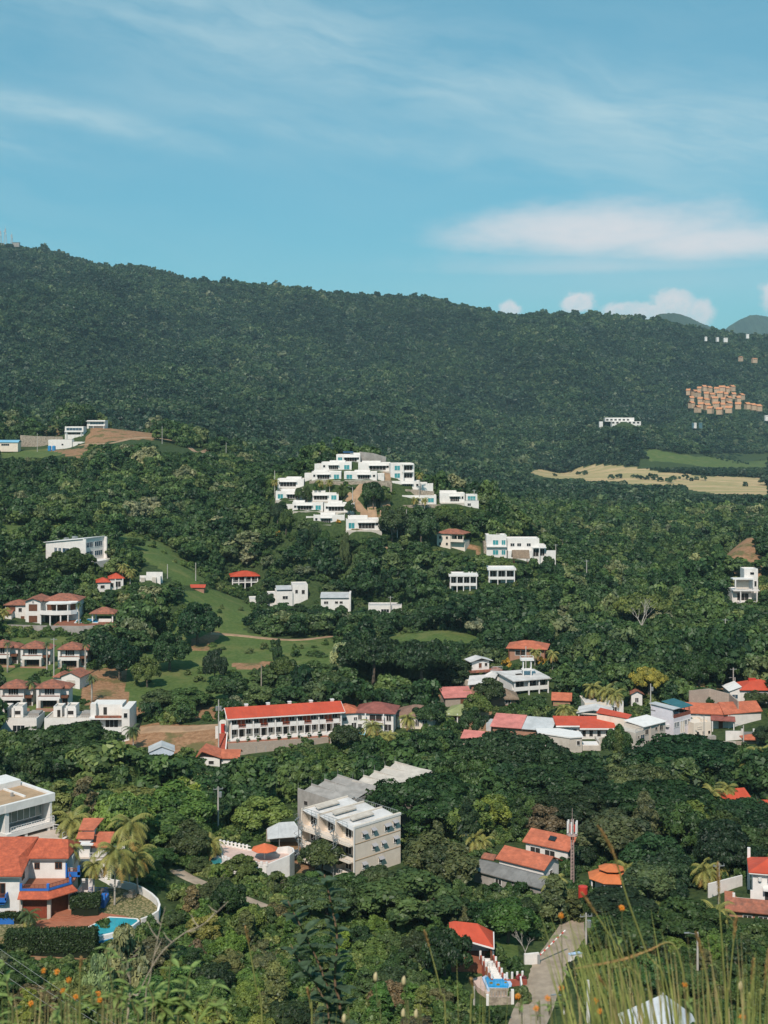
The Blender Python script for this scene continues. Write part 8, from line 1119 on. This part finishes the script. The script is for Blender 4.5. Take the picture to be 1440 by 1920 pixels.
# ------------------------------------------------------------------ plants on the near slope
def fleaf(name, c, rough=.5):
    m = bpy.data.materials.new(name); m.use_nodes = True; t = NT(m.node_tree); t.n.clear(); out = t.new('ShaderNodeOutputMaterial'); ob = t.new('ShaderNodeTexCoord').outputs['Object']; geo = t.new('ShaderNodeNewGeometry')
    n = t.noise(ob, 30., 4); ri = geo.outputs['Random Per Island']; col = t.mix(ri, rgb(*(v*.65 for v in c)), rgb(*(min(1, v*1.35) for v in c))); col = t.mix(t.step(n, .3, .75), t.mix(1., col, rgb(.75, .8, .75), 'MULTIPLY'), col); col = t.mix(geo.outputs['Backfacing'], col, t.mix(.35, col, rgb(.30, .33, .22)))
    d = t.new('ShaderNodeBsdfDiffuse'); t.l.new(col, d.inputs[0]); tr = t.new('ShaderNodeBsdfTranslucent'); t.put(tr.inputs[0], t.mix(1., col, rgb(1.1, 1.15, .55), 'MULTIPLY')); g = t.new('ShaderNodeBsdfGlossy'); g.inputs[1].default_value = rough
    a = t.new('ShaderNodeMixShader'); a.inputs[0].default_value = .3; t.l.new(d.outputs[0], a.inputs[1]); t.l.new(tr.outputs[0], a.inputs[2]); b = t.new('ShaderNodeMixShader'); b.inputs[0].default_value = .04; t.l.new(a.outputs[0], b.inputs[1]); t.l.new(g.outputs[0], b.inputs[2]); t.l.new(b.outputs[0], out.inputs[0]); return m
L_WEED = fleaf('weed_leaf', (.24, .32, .095)); L_DARK = fleaf('milkweed_leaf', (.085, .13, .075), .4); L_GRASS = fleaf('grass_blade', (.34, .34, .11)); L_DRY = fleaf('dry_grass', (.48, .36, .18)); STEM = mat('green_stem', (.14, .15, .06), .7, .15, 20.); STEM_B = mat('brown_stem', (.20, .13, .08), .8, .15, 20.); SEED = mat('seed_head', (.40, .25, .10), .85, .2, 60.); PETAL = mat('orange_petal', (.70, .21, .015), .6, .1, 40.); TWIG = mat('dry_twig', (.42, .35, .27), .9, .15, 20.)
def leafshape(mb, p, d, up, L, W, droop=.35, n=6):
    """a curved pointed leaf with a midrib fold"""
    side = d.cross(up).normalized(); nr = side.cross(d).normalized(); prev = None
    for i in range(n+1):
        t = i/n; w = W*math.sin(math.pi*min(1, (t*.96+.04)))**.75*(1 if t < .5 else 1.02-.1*t); c = p+d*(L*t)+nr*(-droop*L*t*t); row = (c-side*w+nr*w*.25, c, c+side*w+nr*w*.25)
        if prev: mb.face([prev[0], prev[1], row[1], row[0]]); mb.face([prev[1], prev[2], row[2], row[1]])
        prev = row
def run(pp, D, n=14):
    """a smooth stem from the slope up through points given as pixels at distance D"""
    pts = [P(a[0], a[1], D if len(a) < 3 else a[2]) for a in pp]; f = pts[0]; g = Vector((f.x+(f.x-pts[1].x)*.3, f.y-.05, 0)); g.z = Hs(g.x, g.y)-.05; pts = [g]+pts; out = []
    for i in range(len(pts)-1):
        a, b, c, d = pts[max(i-1, 0)], pts[i], pts[i+1], pts[min(i+2, len(pts)-1)]
        for k in range(n): u = k/n; out.append(.5*((2*b)+(c-a)*u+(2*a-5*b+4*c-d)*u*u+(3*b-a-3*c+d)*u**3))
    return out+[pts[-1]]
def weed(name, label, cat, pp, D, m, L, W, r=.006, gap=.05, start=.25, seed=1, up=(.2, .9), stemm=STEM, head=None, grp=None, droop=.4):
    g = random.Random(seed); s = run(pp, D); o0 = s[0].copy(); t = thing(name, label, cat, o0, 0, grp); q = [x-o0 for x in s]; mb = MB().tube(q, [r*(1.2-.75*i/len(q)) for i in range(len(q))], 5); mb.build('stem', stemm, t, True)
    lf = MB(); acc = 0.; w = g.uniform(0, 6); tot = sum((b-a).length for a, b in zip(q, q[1:])); run_ = 0
    for a, b in zip(q, q[1:]):
        d = (b-a); run_ += d.length; acc += d.length
        if run_ < tot*start or acc < gap: continue
        acc = 0
        for k in range(2):
            w += 2.0+g.uniform(-.4, .4); dr = Vector((math.cos(w), math.sin(w), g.uniform(*up))).normalized(); f = g.uniform(.65, 1.15)*(1.05-.35*run_/tot); leafshape(lf, b, dr, Vector((0, 0, 1)), L*f, W*f, droop*g.uniform(.5, 1.4))
    if lf.f: lf.build('leaves', m, t, True)
    return t, q
# dark leafy milkweed in the middle
weed('milkweed', 'tall dark broad leaved weed in the middle foreground', 'weed', [(640, 1935), (628, 1840), (632, 1760), (622, 1700), (608, 1640)], 6.6, L_DARK, .13, .036, .008, .024, .40, 3, (.1, 1.1), STEM_B, droop=.3); weed('milkweed', 'leaning branch of dark broad leaves left of the tallest weed', 'weed', [(622, 1930), (606, 1830), (575, 1760), (540, 1690)], 6.6, L_DARK, .13, .038, .006, .026, .48, 8, (.1, 1.0), STEM_B, droop=.3); weed('milkweed', 'lower dark leafy shoot beside the tall milkweed', 'weed', [(618, 1940), (600, 1860), (560, 1800), (545, 1770)], 6.5, L_DARK, .11, .032, .005, .03, .5, 12, (.1, .9), STEM_B)
# light green leafy weeds at the lower left
i = 0
for px, top, lean, lb in ((205, 1778, -14, 'light green leafy weed in front of the villa pool'), (232, 1800, 10, 'light green weed right of the one before the pool'), (318, 1788, 6, 'tallest light green weed at the lower left'), (282, 1835, -22, 'low leafy weed between the two tall light green ones'), (352, 1812, 16, 'light green weed leaning right at the lower left'), (392, 1845, 20, 'short light green weed rightmost of the left clump'), (172, 1848, -10, 'short leafy weed under the orange flowers'), (305, 1870, 8, 'low light green shoot at the bottom left centre'), (415, 1880, 14, 'small shoot right of the left leafy clump'), (12, 1800, -10, 'leafy weed cut by the left edge'), (250, 1872, -8, 'low broad leaved shoot near the bottom left'), (120, 1890, 6, 'small leafy shoot among the pale grass'), (345, 1880, -6, 'low shoot in the middle of the leafy clump')):
    i += 1; weed('leafy_weed', lb, 'weed', [(px-lean*1.2, 1945), (px-lean*.4, (top+1930)/2), (px+lean*.5, top)], 4.3, L_WEED, .078, .015, .0042, .034, .3, 20+i, (.0, .8), STEM, grp='leafy weeds at the lower left', droop=.5)
def grass_stalk(label, pp, D, hl, m=SEED, hr=.009):
    s = run(pp, D, 16); o0 = s[0].copy(); t = thing('grass_stalk', label, 'grass stalk', o0, 0, 'seeding grass stalks in the foreground'); q = [x-o0 for x in s]; MB().tube(q, [.0034*(1.3-.8*k/len(q)) for k in range(len(q))], 4).build('stem', L_GRASS, t, True)
    n = len(q); k0 = int(n*(1-hl)); g = random.Random(len(label)); mb = MB()
    for k in range(k0, n-1):
        for j in range(7):
            a = q[k].lerp(q[k+1], j/7); d = (q[k+1]-q[k]).normalized(); w = Vector((g.uniform(-1, 1), g.uniform(-1, 1), g.uniform(-.2, .6))).normalized(); e = hr*math.sin(math.pi*min(.97, (k-k0+.6)/(n-k0)))**.5; b = a+(d*1.6+w)*e; sd = d.cross(w).normalized()*e*.28; mb.face([a-sd, a+sd, b+sd*.3, b-sd*.3])
    mb.build('seed_head', m, t)
for pp, D, hl, lb in (([(1215, 1940), (1168, 1800), (1128, 1730), (1092, 1676)], 4., .22, 'thick orange seed head reaching towards the red tank'), ([(1262, 1940), (1210, 1780), (1178, 1690), (1150, 1600), (1122, 1550)], 4., .30, 'longest seeding stalk crossing the orange octagonal roof'), ([(1362, 1940), (1356, 1800), (1349, 1700), (1346, 1620)], 4.2, .26, 'upright stalk in front of the street pole at right'), ([(1364, 1940), (1368, 1850), (1375, 1770), (1380, 1722)], 4.2, .25, 'thin brown stalk right of the upright one'), ([(1404, 1945), (1408, 1870), (1413, 1800)], 4., .3, 'short stalk with a brown head near the right edge'), ([(1425, 1940), (1432, 1860), (1442, 1780)], 4., .35, 'stalk with an orange head at the right edge'),
                       ([(1290, 1940), (1285, 1850), (1262, 1770), (1212, 1784), (1165, 1800), (1078, 1816)], 4., .5, 'bent dry stalk arching left over the road wall'), ([(492, 1940), (480, 1850), (470, 1790), (461, 1740)], 5., .2, 'thin green stalk alone left of the dark weed'), ([(836, 1940), (826, 1860), (812, 1800), (797, 1748)], 5., .18, 'thin stalk alone right of the dark weed'), ([(585, 1940), (582, 1890), (577, 1855)], 5., .25, 'short stalk at the foot of the dark weed'), ([(882, 1940), (888, 1870), (884, 1840)], 4.6, .2, 'short stalk near the bottom centre'), ([(1330, 1940), (1322, 1820), (1306, 1750)], 4.2, .3, 'brownish stalk beside the thin lamp pole'), ([(150, 1940), (148, 1870), (152, 1800)], 4., .15, 'pale stalk rising among the left orange flowers'), ([(1150, 1940), (1145, 1870), (1120, 1830)], 4., .25, 'low seeding stalk over the bottom of the road')): grass_stalk(lb, pp, D, hl)
def blades(name, rows, m, seed, label):
    g = random.Random(seed); mb = MB()
    for x0, x1, ytop, n, D, ln, wd in rows:
        for k in range(n):
            px = g.uniform(x0, x1); d_ = D*g.uniform(.85, 1.2); b = P(px, 1950, d_); b.z = Hs(b.x, b.y)-.03; top = P(px+g.gauss(ln, 30), ytop+g.expovariate(1/45.), d_*g.uniform(.95, 1.05)); mid = b.lerp(top, .55)+Vector(((b.x-top.x)*.22, 0, .05)); prev = None; w0 = wd*g.uniform(.6, 1.2); sd = Vector((g.uniform(.5, 1), g.uniform(-.7, .7), 0)).normalized()
            for j in range(9):
                t = j/8; c = b*(1-t)**2+mid*2*t*(1-t)+top*t*t; w = w0*(1-t**2.2)+.0003; row = (c-sd*w, c+sd*w)
                if prev: mb.face([prev[0], prev[1], row[1], row[0]])
                prev = row
    tag(mb.build(name, m, None, True), label, kind='stuff')
blades('tall_grass', [(1200, 1350, 1700, 40, 4., -170, .0085), (1170, 1330, 1770, 30, 3.8, -130, .006), (1240, 1440, 1800, 40, 3.8, -35, .005), (1330, 1460, 1780, 34, 3.8, 20, .0045), (860, 940, 1800, 9, 4.4, 8, .0045), (1050, 1200, 1850, 26, 3.9, -20, .0045), (430, 620, 1875, 10, 4.4, 0, .003), (0, 60, 1860, 10, 3.8, 10, .004), (60, 430, 1880, 40, 3.9, 8, .004)], L_GRASS, 5, 'tall green grass blades in the near foreground'); blades('dry_grass', [(0, 260, 1855, 85, 3.7, 15, .0045), (1160, 1440, 1750, 60, 3.9, -70, .0045), (1020, 1200, 1850, 22, 3.8, -30, .003), (560, 660, 1890, 8, 4.2, 10, .003)], L_DRY, 6, 'dry straw coloured grass in the near foreground')
def flower(px, py, D, label, s=.011):
    t, q = weed('marigold', label, 'flower', [(px+8, 1945), (px+3, (py+1935)/2), (px, py)], D, L_WEED, .045, .007, .0022, .09, .3, int(px), (.0, .7), STEM, grp='orange flowers in the foreground'); c = q[-1]; g = random.Random(int(px+py)); nr = Vector((g.uniform(-1.1, 1.1), -1, g.uniform(.1, 1.6))).normalized(); a = nr.orthogonal().normalized(); b = nr.cross(a); mb = MB()
    for k in range(8): w = k*.785+g.uniform(-.12, .12); d = a*math.cos(w)+b*math.sin(w); e = a*math.cos(w+.27)+b*math.sin(w+.27); f = a*math.cos(w-.27)+b*math.sin(w-.27); mb.face([c+nr*.002, c+f*s*.7+nr*.003, c+d*s*g.uniform(.8, 1.15)-nr*.003, c+e*s*.7+nr*.003])
    h = mb.build('flower_head', PETAL, t); MB().tube([c+nr*.001, c+nr*.008], .0045, 8, .003).build('flower_eye', mat('flower_eye', (.45, .20, .02), .8), h)
for px, py, lb in ((82, 1820, 'largest orange flower at the lower left'), (107, 1822, 'orange flower right of the largest one at lower left'), (129, 1838, 'orange flower third from the left edge cluster'), (118, 1858, 'orange flower below the left cluster pair'), (142, 1869, 'bright orange flower lowest of the left cluster'), (184, 1863, 'orange flower beside the leafy weed stem'), (187, 1875, 'small orange flower under its neighbour by the weed'), (58, 1881, 'orange flower nearest the bottom left corner'), (971, 1868, 'orange flower left of the road end'), (1027, 1872, 'orange flower over the grey road'), (1053, 1852, 'largest orange flower over the road'), (1005, 1891, 'orange flower lowest over the road'), (1117, 1876, 'orange flower left of the ribbed white roof'), (1284, 1846, 'orange flower in the tall grass'), (1392, 1906, 'orange flower near the bottom right corner'), (1052, 1717, 'orange flower high before the road trees'), (1166, 1702, 'orange flower beside the thick seed head'), (1124, 1896, 'orange flower at the bottom beside the white pole')): flower(px, py, 4.2 if px < 900 else 4.0, lb)
def bud(px, py, D, label):
    t, q = weed('seed_pod_plant', label, 'seed pod', [(px+10, 1945), (px+4, (py+1940)/2), (px, py)], D, L_WEED, .03, .006, .0022, .2, .5, int(px), (.2, .9), STEM, grp='pale seed pods in the foreground'); c = q[-1]; MB().tube([c-Vector((0, 0, .012)), c, c+Vector((0, 0, .012)), c+Vector((.002, 0, .022))], [.003, .008, .007, .002], 7).build('seed_pod', mat('pale_pod', (.50, .42, .24), .8, .1, 30.), t, True)
for px, py, lb in ((704, 1835, 'pale seed pod leftmost of the bottom centre row'), (757, 1842, 'pale seed pod second in the bottom centre row'), (756, 1903, 'pale pod low at the bottom centre'), (780, 1904, 'larger pale pod beside the low one at bottom centre'), (645, 1913, 'pale pod at the bottom under the dark weed'), (1388, 1852, 'pale seed pod in the grass at the right')): bud(px, py, 4.4, lb)
def twig(pp, D, label, side):
    s = run(pp, D, 8); o0 = s[0].copy(); mb = MB(); q = [x-o0 for x in s]; mb.tube(q, [.0026*(1.1-.75*k/len(q)) for k in range(len(q))], 5)
    for k, dx, dz in side: a = q[int(k*(len(q)-1))]; mb.tube([a, a+Vector((dx*.3, 0, dz*.3)), a+Vector((dx*.6, .02, dz*.6))], [.002, .0015, .0006], 4)
    tag(mb.build('dry_twig', TWIG, at=o0), label, 'twig')
twig([(236, 1945), (262, 1860), (300, 1790), (345, 1750), (382, 1732), (428, 1690)], 4.6, 'long pale dry twig leaning right at the lower left', ((.80, -.05, .06), (.86, .05, .05), (.93, -.06, .03), (.6, -.06, .05), (.7, .08, .01))); twig([(270, 1945), (282, 1830), (296, 1760), (310, 1700)], 4.6, 'upright dry twig over the round patio wall', ((.75, -.07, .09), (.85, -.05, .06), (.65, .04, .08))); twig([(240, 1945), (245, 1860), (238, 1800)], 4.5, 'short dry twig in front of the pool', ((.8, -.03, .05),))

CABLE = mat('power_cable', (.36, .36, .35), .6, .05, 1.)
for k, (dz, lb) in enumerate(((0., 'upper overhead cable crossing the bottom left corner'), (-1.1, 'middle overhead cable crossing the bottom left corner'), (-2.6, 'lowest overhead cable crossing the bottom left corner'))):
    a, b = P(-170, 1650, 150)+Vector((0, 0, dz)), P(430, 2040, 112)+Vector((0, 0, dz*.8)); tag(MB().tube([a.lerp(b, t)-Vector((0, 0, 1.2*4*t*(1-t))) for t in [i/24 for i in range(25)]], .014, 4).build('power_cable', CABLE), lb, 'cable', 'overhead cables at the lower left')
hz = MB().box(-7000, 7000, -70, 10500, -400, 700).build('haze', [], None); tag(hz, 'thin pale haze lying over the whole valley', kind='stuff')
hm = bpy.data.materials.new('haze_air'); hm.use_nodes = True; ht = NT(hm.node_tree); ht.n.remove(ht.n['Principled BSDF']); pv = ht.new('ShaderNodeVolumePrincipled')
pv.inputs['Color'].default_value = rgb(.60, .84, .92); pv.inputs['Density'].default_value = .00006; pv.inputs['Anisotropy'].default_value = .0
ht.l.new(pv.outputs[0], ht.n['Material Output'].inputs['Volume']); hz.data.materials.append(hm); hz.visible_shadow = True
